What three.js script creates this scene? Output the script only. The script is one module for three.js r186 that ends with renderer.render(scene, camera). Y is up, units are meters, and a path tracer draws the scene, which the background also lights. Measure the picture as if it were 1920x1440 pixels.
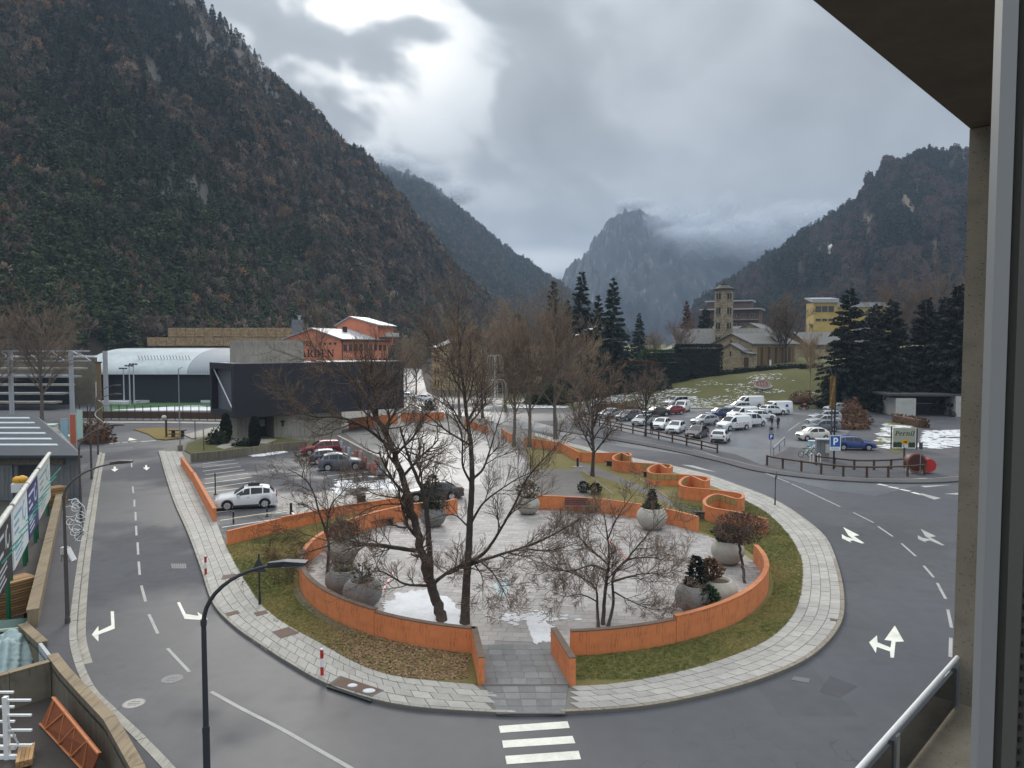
import * as THREE from 'three';
import { mergeGeometries, toCreasedNormals, mergeVertices } from 'three/addons/utils/BufferGeometryUtils.js';
import { MarchingCubes } from 'three/addons/objects/MarchingCubes.js';

// ---------------------------------------------------------------- camera, sky, sun, exposure
const scene = new THREE.Scene();
const camera = new THREE.PerspectiveCamera(54.43, 4 / 3, 0.05, 9000);
camera.position.set(0, 12, 0);
camera.rotation.x = -3 * Math.PI / 180;
const renderer = new THREE.WebGLRenderer();
renderer.toneMapping = THREE.LinearToneMapping;
renderer.toneMappingExposure = 2.02;
renderer.shadowMap.enabled = true;

let seed0 = 12345;
function rngOf(s) { let a = s >>> 0; return () => { a = (a + 0x6d2b79f5) | 0; let t = Math.imul(a ^ (a >>> 15), 1 | a); t = (t + Math.imul(t ^ (t >>> 7), 61 | t)) ^ t; return ((t ^ (t >>> 14)) >>> 0) / 4294967296; }; }
const R0 = rngOf(77);
const lerp = (a, b, t) => a + (b - a) * t, clamp = (x, a = 0, b = 1) => Math.min(b, Math.max(a, x)), sstep = (a, b, x) => { const t = clamp((x - a) / (b - a)); return t * t * (3 - 2 * t); };
function hash3(x, y, z) { let h = Math.imul(x, 374761393) ^ Math.imul(y, 668265263) ^ Math.imul(z, 2147483647 ^ 0x5bd1e995); h = Math.imul(h ^ (h >>> 13), 1274126177); return ((h ^ (h >>> 16)) >>> 0) / 4294967296; }
function vnoise(x, y, per = 0, s = 0) {   // value noise, optionally with a period
  const xi = Math.floor(x), yi = Math.floor(y), fx = x - xi, fy = y - yi, u = fx * fx * (3 - 2 * fx), v = fy * fy * (3 - 2 * fy);
  const w = per ? (k) => ((k % per) + per) % per : (k) => k;
  const a = hash3(w(xi), w(yi), s), b = hash3(w(xi + 1), w(yi), s), c = hash3(w(xi), w(yi + 1), s), d = hash3(w(xi + 1), w(yi + 1), s);
  return lerp(lerp(a, b, u), lerp(c, d, u), v);
}
function fbm(x, y, oct = 5, per = 0, s = 0) { let a = 0, w = 0.5, t = 0; for (let o = 0; o < oct; o++) { a += w * vnoise(x, y, per, s + o * 17); t += w; w *= 0.5; x *= 2; y *= 2; if (per) per *= 2; } return a / t; }

{ // overcast sky with a bright break in the clouds to the upper left of the view
  const W = 2048, Hh = 1024, d = new Float32Array(W * Hh * 4);
  const az0 = -11.2 * Math.PI / 180, el0 = 22.5 * Math.PI / 180;
  for (let j = 0; j < Hh; j++) {
    const el = ((j + 0.5) / Hh - 0.5) * Math.PI, y = Math.sin(el), c = Math.cos(el);
    if (y < -0.01) { for (let i = 0; i < W; i++) d.set([0.2, 0.22, 0.25, 1], (j * W + i) * 4); continue; }
    for (let i = 0; i < W; i++) {
      const th = ((i + 0.5) / W - 0.5) * 2 * Math.PI, x = c * Math.cos(th), z = c * Math.sin(th), o = (j * W + i) * 4;
      const k = 1 / (Math.max(y, 0) + 0.55), px = x * k * 2.1 + y * 0.9, pz = z * k * 2.1;
      const wx = fbm(px * 1.6 + 5, pz * 1.6 + 9, 4), wz = fbm(px * 1.6 + 31, pz * 1.6 + 2, 4);
      const f = fbm(px * 2.6 + wx * 1.7 + 3, pz * 2.6 + wz * 1.7 + 11, 6), f2 = fbm(px * 0.9 + wz * 1.2 + 40, pz * 0.9 + wx * 1.2 + 7, 5), f3 = fbm(px * 6.5 + wz * 2.4 + 17, pz * 6.5 + wx * 2.4 + 5, 5);
      const up = Math.max(y, 0), g = 0.204 * (1 + 3.6 * sstep(0.42, 1.0, up) + 0.5 * up);
      let L = g * (0.42 + 0.56 * f + 0.56 * f2 + 0.2 * f3);
      const az = Math.atan2(x, -z), daz = az - az0, de = el - el0;
      const cen = Math.exp(-(daz * daz) / 0.019 - (de * de) / 0.011), wide = Math.exp(-(daz * daz) / 0.10 - (de * de) / 0.07);
      const open = 0.5 * f + 0.42 * f3 + 0.08 * f2, hole = sstep(0.45, 0.60, open + cen * 0.095 + wide * 0.005 - 0.02);
      const br = cen * hole * 1.0 + wide * (0.03 + 0.26 * hole) + cen * 0.06;
      L += br * 0.43;
      const gapAz = az - 2.4 * Math.PI / 180, gap = Math.exp(-(gapAz * gapAz) / 0.02) * sstep(0.085, 0.105, el) * (1 - sstep(0.112, 0.138, el + 0.03 * (f3 - 0.5)));
      L += 0.2 * gap;
      const white = clamp(br * 1.1 + gap * 0.7 + sstep(0.4, 0.9, up) * 0.6);
      d[o] = L * lerp(0.91, 1.0, white); d[o + 1] = L * lerp(0.985, 1.0, white); d[o + 2] = L * lerp(1.06, 0.965, white); d[o + 3] = 1;
    }
  }
  const t = new THREE.DataTexture(d, W, Hh, THREE.RGBAFormat, THREE.FloatType);
  t.mapping = THREE.EquirectangularReflectionMapping; t.magFilter = THREE.LinearFilter; t.needsUpdate = true;
  scene.background = t; scene.environment = t;
}
const sun = new THREE.DirectionalLight(0xfff8ee, 1.2);   // behind thin cloud
sun.position.set(-62, 145, -360); sun.target.position.set(0, 0, -60);
sun.castShadow = true; sun.shadow.radius = 42;
sun.shadow.camera.left = -200; sun.shadow.camera.right = 200; sun.shadow.camera.top = 200; sun.shadow.camera.bottom = -200; sun.shadow.camera.far = 1200;
sun.shadow.mapSize.set(4096, 4096);
scene.add(sun, sun.target);
scene.fog = new THREE.FogExp2(new THREE.Color(0.56, 0.74, 1.0), 0.0002);

// ---------------------------------------------------------------- naming
const used = new Map();
function numbered(n) { const k = used.get(n) ?? 0; used.set(n, k + 1); return k ? n + '_' + String(k).padStart(3, '0') : n; }
function tag(o, label, category, group, kind) { if (label) o.userData.label = label; if (category) o.userData.category = category; if (group) o.userData.group = group; if (kind) o.userData.kind = kind; return o; }
function T(name, label, category, [x, y, z] = [0, 0, 0], ry = 0, group) { const o = new THREE.Group(); o.name = numbered(name); o.position.set(x, y, z); o.rotation.y = ry; scene.add(o); return tag(o, label, category, group); }
function geoOf(g) { return g.isBufferGeometry ? g : g.build(); }
function M(name, g, mat, parent) { const m = new THREE.Mesh(geoOf(g), mat); m.name = parent ? name : numbered(name); m.castShadow = m.receiveShadow = true; (parent ?? scene).add(m); return m; }
function struct(name, g, mat) { return tag(M(name, g, mat), null, null, null, 'structure'); }
function dup(root, [x, y, z], ry, label, group, sc) { const r = root.clone(); r.name = numbered(root.name.replace(/_\d{3}$/, '')); r.userData = { ...root.userData }; r.position.set(x, y, z); r.rotation.y = ry; if (sc) r.scale.multiplyScalar(sc); if (label) r.userData.label = label; if (group) r.userData.group = group; scene.add(r); return r; }

// ---------------------------------------------------------------- mesh building: flat-shaded pieces with uv in metres
const V = (x, y, z) => new THREE.Vector3(x, y, z), va = (a) => new THREE.Vector3(a[0], a[1], a[2]);
class MB {
  constructor() { this.p = []; this.uvs = []; this.n = null; }
  tri(a, b, c) { this.p.push(a.x, a.y, a.z, b.x, b.y, b.z, c.x, c.y, c.z); return this; }
  quad(a, b, c, d) { this.tri(a, b, c); return this.tri(a, c, d); }
  poly(pts) { for (let i = 1; i + 1 < pts.length; i++) this.tri(pts[0], pts[i], pts[i + 1]); return this; }
  hexa(v) { const q = (a, b, c, d) => this.quad(v[a], v[b], v[c], v[d]); q(0, 3, 2, 1); q(4, 5, 6, 7); q(0, 1, 5, 4); q(1, 2, 6, 5); q(2, 3, 7, 6); q(3, 0, 4, 7); return this; }   // 0-3 below, 4-7 above
  box(cx, cy, cz, sx, sy, sz, ry = 0, rz = 0, rx = 0) {
    const e = new THREE.Euler(rx, ry, rz, 'YXZ'), m = new THREE.Matrix4().makeRotationFromEuler(e), v = [];
    for (const y of [-1, 1]) for (const [x, z] of [[-1, 1], [1, 1], [1, -1], [-1, -1]]) v.push(V(x * sx / 2, y * sy / 2, z * sz / 2).applyMatrix4(m).add(V(cx, cy, cz)));
    return this.hexa([v[0], v[1], v[2], v[3], v[4], v[5], v[6], v[7]]);
  }
  prism(pts, y0, y1, bottom = false) {   // pts: [x, z] ring
    let area = 0; for (let i = 0; i < pts.length; i++) { const a = pts[i], b = pts[(i + 1) % pts.length]; area += a[0] * b[1] - b[0] * a[1]; }
    const r = area > 0 ? pts.slice().reverse() : pts;     // top faces up
    const tris = THREE.ShapeUtils.triangulateShape(r.map((q) => new THREE.Vector2(q[0], q[1])), []);
    for (const [a, b, c] of tris) { let A = r[a], B = r[b], C = r[c]; const up = (B[1] - A[1]) * (C[0] - A[0]) - (B[0] - A[0]) * (C[1] - A[1]); if (up < 0) [B, C] = [C, B]; this.tri(V(A[0], y1, A[1]), V(B[0], y1, B[1]), V(C[0], y1, C[1])); if (bottom) this.tri(V(A[0], y0, A[1]), V(C[0], y0, C[1]), V(B[0], y0, B[1])); }
    if (y1 > y0) for (let i = 0; i < r.length; i++) { const a = r[i], b = r[(i + 1) % r.length]; this.quad(V(a[0], y0, a[1]), V(b[0], y0, b[1]), V(b[0], y1, b[1]), V(a[0], y1, a[1])); }
    return this;
  }
  tube(path, rad, n = 6, cap = true) {   // path: Vector3 list, rad(i) or list
    const rings = []; let ref = Math.abs(path[1].y - path[0].y) > 0.9 * path[1].distanceTo(path[0]) ? V(1, 0, 0) : V(0, 1, 0);
    for (let i = 0; i < path.length; i++) {
      const t = path[Math.min(i + 1, path.length - 1)].clone().sub(path[Math.max(i - 1, 0)]).normalize();
      const s = t.clone().cross(ref); if (s.lengthSq() < 1e-6) s.set(0, 0, 1).cross(t); s.normalize(); const u = s.clone().cross(t).normalize(); ref = u.clone();
      const r = typeof rad === 'number' ? rad : rad[i], ring = [];
      for (let k = 0; k < n; k++) { const a = k / n * Math.PI * 2; ring.push(path[i].clone().addScaledVector(s, Math.cos(a) * r).addScaledVector(u, Math.sin(a) * r)); }
      rings.push(ring);
    }
    for (let i = 0; i + 1 < rings.length; i++) for (let k = 0; k < n; k++) { const l = (k + 1) % n; this.quad(rings[i][k], rings[i][l], rings[i + 1][l], rings[i + 1][k]); }
    if (cap) { const e = rings[rings.length - 1]; this.poly(e); this.poly(rings[0].slice().reverse()); }
    return this;
  }
  cyl(a, b, r0, r1 = r0, n = 8) { return this.tube([a, b], [r0, r1], n); }
  geo(g, m) { g = g.index ? g.toNonIndexed() : g; const q = g.attributes.position, v = V(); for (let i = 0; i < q.count; i++) { v.fromBufferAttribute(q, i); if (m) v.applyMatrix4(m); this.p.push(v.x, v.y, v.z); } return this; }
  get empty() { return !this.p.length; }
  build(smooth = 0) {
    let g = new THREE.BufferGeometry(); g.setAttribute('position', new THREE.BufferAttribute(new Float32Array(this.p), 3));
    if (smooth) { g = toCreasedNormals(g, smooth); if (g.index) g = g.toNonIndexed(); } else g.computeVertexNormals();
    const p = g.attributes.position, uv = new Float32Array(p.count * 2), a = V(), b = V(), c = V();
    for (let i = 0; i + 2 < p.count; i += 3) {
      a.fromBufferAttribute(p, i); b.fromBufferAttribute(p, i + 1); c.fromBufferAttribute(p, i + 2);
      const n = b.clone().sub(a).cross(c.clone().sub(a)), ax = Math.abs(n.x), ay = Math.abs(n.y), az = Math.abs(n.z);
      [a, b, c].forEach((q, k) => { const s = (i + k) * 2; if (ay >= ax && ay >= az) { uv[s] = q.x; uv[s + 1] = -q.z; } else if (ax >= az) { uv[s] = q.z; uv[s + 1] = q.y; } else { uv[s] = q.x; uv[s + 1] = q.y; } });
    }
    g.setAttribute('uv', new THREE.BufferAttribute(uv, 2));
    return g;
  }
}
function spline(pts, n, closed = false) { const c = new THREE.CatmullRomCurve3(pts.map((q) => V(q[0], 0, q[1])), closed, 'centripetal'); return c.getSpacedPoints(n).map((q) => [q.x, q.z]); }
function lenOf(p) { let l = 0; for (let i = 1; i < p.length; i++) l += Math.hypot(p[i][0] - p[i - 1][0], p[i][1] - p[i - 1][1]); return l; }
function offset(p, d) { return p.map((q, i) => { const a = p[Math.max(0, i - 1)], b = p[Math.min(p.length - 1, i + 1)], l = Math.hypot(b[0] - a[0], b[1] - a[1]) || 1; return [q[0] - (b[1] - a[1]) / l * d, q[1] + (b[0] - a[0]) / l * d]; }); }
function strip(mb, L, Rr, y0, y1) {   // a solid band between two lines
  const n = L.length, yy = typeof y1 === 'function' ? y1 : () => y1;
  for (let i = 0; i + 1 < n; i++) {
    const q = (p, y) => V(p[0], y, p[1]);
    const A = L[i], B = L[i + 1], C = Rr[i + 1], D = Rr[i], ya = yy(i), yb = yy(i + 1);
    const up = (B[1] - A[1]) * (D[0] - A[0]) - (B[0] - A[0]) * (D[1] - A[1]) > 0;
    const Q = (a, b, c, d) => up ? mb.quad(a, b, c, d) : mb.quad(d, c, b, a);
    Q(q(A, ya), q(B, yb), q(C, yb), q(D, ya));
    if (y0 !== null) { Q(q(A, y0), q(B, y0), q(B, yb), q(A, ya)); Q(q(D, ya), q(C, yb), q(C, y0), q(D, y0)); if (i === 0) Q(q(D, y0), q(A, y0), q(A, ya), q(D, ya)); if (i === n - 2) Q(q(B, y0), q(C, y0), q(C, yb), q(B, yb)); }
  }
  return mb;
}

// ---------------------------------------------------------------- textures and materials
function tex(n, fn, srgb = false) {   // fn(u, v) -> [r, g, b] or a number, 0..1
  const d = new Uint8Array(n * n * 4);
  for (let j = 0; j < n; j++) for (let i = 0; i < n; i++) { let c = fn(i / n, j / n); if (typeof c === 'number') c = [c, c, c]; const o = (j * n + i) * 4; d[o] = clamp(c[0]) * 255; d[o + 1] = clamp(c[1]) * 255; d[o + 2] = clamp(c[2]) * 255; d[o + 3] = 255; }
  const t = new THREE.DataTexture(d, n, n, THREE.RGBAFormat); t.wrapS = t.wrapT = THREE.RepeatWrapping; t.magFilter = THREE.LinearFilter; if (srgb) t.colorSpace = THREE.SRGBColorSpace; t.needsUpdate = true; return t;
}
function rep(t, sx, sy = sx) { const c = t.clone(); c.repeat.set(sx, sy); c.needsUpdate = true; return c; }
const C = (r, g, b) => new THREE.Color().setRGB(r, g, b);
function mat(c, rough = 0.8, o = {}) { return new THREE.MeshStandardMaterial({ color: Array.isArray(c) ? C(...c) : c, roughness: rough, side: THREE.DoubleSide, ...o }); }
function matP(c, rough, o) { return new THREE.MeshPhysicalMaterial({ color: C(...c), roughness: rough, side: THREE.DoubleSide, ...o }); }
const tFine = tex(512, (u, v) => 0.62 + 0.38 * (0.55 * hash3(u * 512 | 0, v * 512 | 0, 3) + 0.45 * fbm(u * 32, v * 32, 4, 32, 5)));
const tBlotch = tex(512, (u, v) => { const a = fbm(u * 4, v * 4, 6, 4, 8), b = fbm(u * 24, v * 24, 4, 24, 21); return 0.52 + 0.48 * (0.62 * a + 0.38 * b) + 0.06 * (hash3(u * 512 | 0, v * 512 | 0, 9) - 0.5); });
const tRoad = tex(2048, (u, v) => {
  const a = fbm(u * 4, v * 4, 5, 4, 141), b = vnoise(u * 90, v * 90, 90, 142), h = hash3(u * 2048 | 0, v * 2048 | 0, 143);
  let s = 0.78 + 0.34 * (a - 0.5) + 0.1 * (b - 0.5) + 0.16 * (h - 0.5);
  const w = 0.03 * vnoise(u * 9, v * 9, 9, 144), c1 = Math.abs(vnoise(u * 6 + w * 5, v * 6 - w * 5, 6, 145) + 0.25 * vnoise(u * 48, v * 48, 48, 146) - 0.62);
  if (c1 < 0.0028) s -= 0.2;
  for (const [x, y, dx, dy, k] of [[0.1, 0.2, 0.09, 0.05, -0.09], [0.55, 0.66, 0.05, 0.16, 0.06], [0.76, 0.13, 0.12, 0.03, -0.07], [0.32, 0.83, 0.04, 0.07, -0.1], [0.86, 0.5, 0.05, 0.05, 0.05]]) { const ex = Math.max(Math.abs(u - x) - dx, Math.abs(v - y) - dy); if (ex < 0) s += k; else if (ex < 0.0012) s -= 0.1; }
  const st = vnoise(u * 34, v * 34, 34, 147); if (st > 0.86) s -= (st - 0.86) * 0.9;
  return [s, s, s * 1.01];
});
const tWet = tex(512, (u, v) => { const a = fbm(u * 3, v * 3, 5, 3, 61), b = fbm(u * 20, v * 20, 3, 20, 62); const k = sstep(0.4, 0.62, a * 0.85 + b * 0.15); const r = lerp(0.5, 0.9, k); return [r, r, r]; });
const tPuddle = tex(512, (u, v) => { const a = fbm(u * 5, v * 5, 5, 5, 161); const r = lerp(0.3, 0.7, sstep(0.36, 0.66, a)); return [r, r, r]; });
const tStreak = tex(512, (u, v) => { const a = fbm(u * 60, v * 3, 4, 60, 12) , b = fbm(u * 5, v * 5, 5, 5, 19), top = sstep(0.72, 1, v) * fbm(u * 90, v * 1.5, 3, 90, 33); const s = 0.93 + 0.24 * (b - 0.5) - 0.36 * sstep(0.52, 0.75, a) * fbm(u * 8, v * 8, 3, 8, 2) - 0.4 * sstep(0.3, 0.7, top); const low = sstep(0.3, 0.02, v) * fbm(u * 14, v * 4, 4, 14, 66); const q = s - 0.3 * low; return [q * (1 - 0.12 * low), q * (0.985 - 0.02 * top + 0.04 * low), q * 0.97]; });
const tWood = tex(256, (u, v) => { const a = fbm(u * 6, v * 60, 4, 60, 15), b = fbm(u * 3, v * 12, 3, 12, 16); return 0.62 + 0.38 * (0.6 * a + 0.4 * b); });
const tBark = tex(512, (u, v) => { const r = Math.abs(fbm(u * 40, v * 9, 4, 40, 91) - 0.5) * 2; return 0.4 + 0.6 * (0.7 * sstep(0, 0.5, r) + 0.3 * fbm(u * 12, v * 12, 3, 12, 92)); });
const tStone = tex(1024, (u, v) => {   // far rubble masonry: the grain of walls seen at two hundred metres
  const rows = 32, r = Math.floor(v * rows), off = hash3(r, 1, 5) * 0.7, cols = 18 + Math.floor(hash3(r, 4, 5) * 7), cx = (u + off) * cols, c = Math.floor(cx), fx = cx - c, fy = v * rows - r, m = Math.min(fx * 1.6, (1 - fx) * 1.6, fy, 1 - fy), k = hash3(((c % cols) + cols) % cols, r, 8), j = sstep(0.03, 0.16, m + 0.08 * (fbm(u * 60, v * 60, 2, 60, 7) - 0.5));
  const s = lerp(0.36, 0.6 + 0.4 * k, j) * (0.85 + 0.3 * fbm(u * 40, v * 40, 3, 40, 1)); return [s, s * (0.93 + 0.06 * hash3(c, r, 2)), s * (0.8 + 0.14 * hash3(c, r, 3))];
});
const tSeam = tex(256, (u) => { const f = (u * 8) % 1; return f < 0.1 ? 0.25 : f < 0.2 ? 1 : 0.7; });
const tConc = tex(512, (u, v) => { const a = fbm(u * 5, v * 5, 6, 5, 3), s = fbm(u * 40, v * 2.5, 4, 40, 44), pit = hash3(u * 256 | 0, v * 256 | 0, 31) > 0.992 ? 0.25 : 0; const c = 0.72 + 0.3 * (a - 0.5) - 0.3 * sstep(0.5, 0.85, s) * sstep(0.25, 0.7, fbm(u * 4, v * 4, 3, 4, 55)) - pit; return [c, c * 0.985, c * 0.95]; });
const tPit = tex(512, (u, v) => { const a = fbm(u * 6, v * 6, 5, 6, 3), pit = vnoise(u * 90, v * 90, 90, 4) > 0.87 ? 0.35 : 0, g = hash3(u * 512 | 0, v * 512 | 0, 13); const c = 0.72 + 0.35 * (a - 0.5) - pit * 0.7 + 0.16 * (g - 0.5); return [c, c * 0.97, c * 0.91]; });
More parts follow.
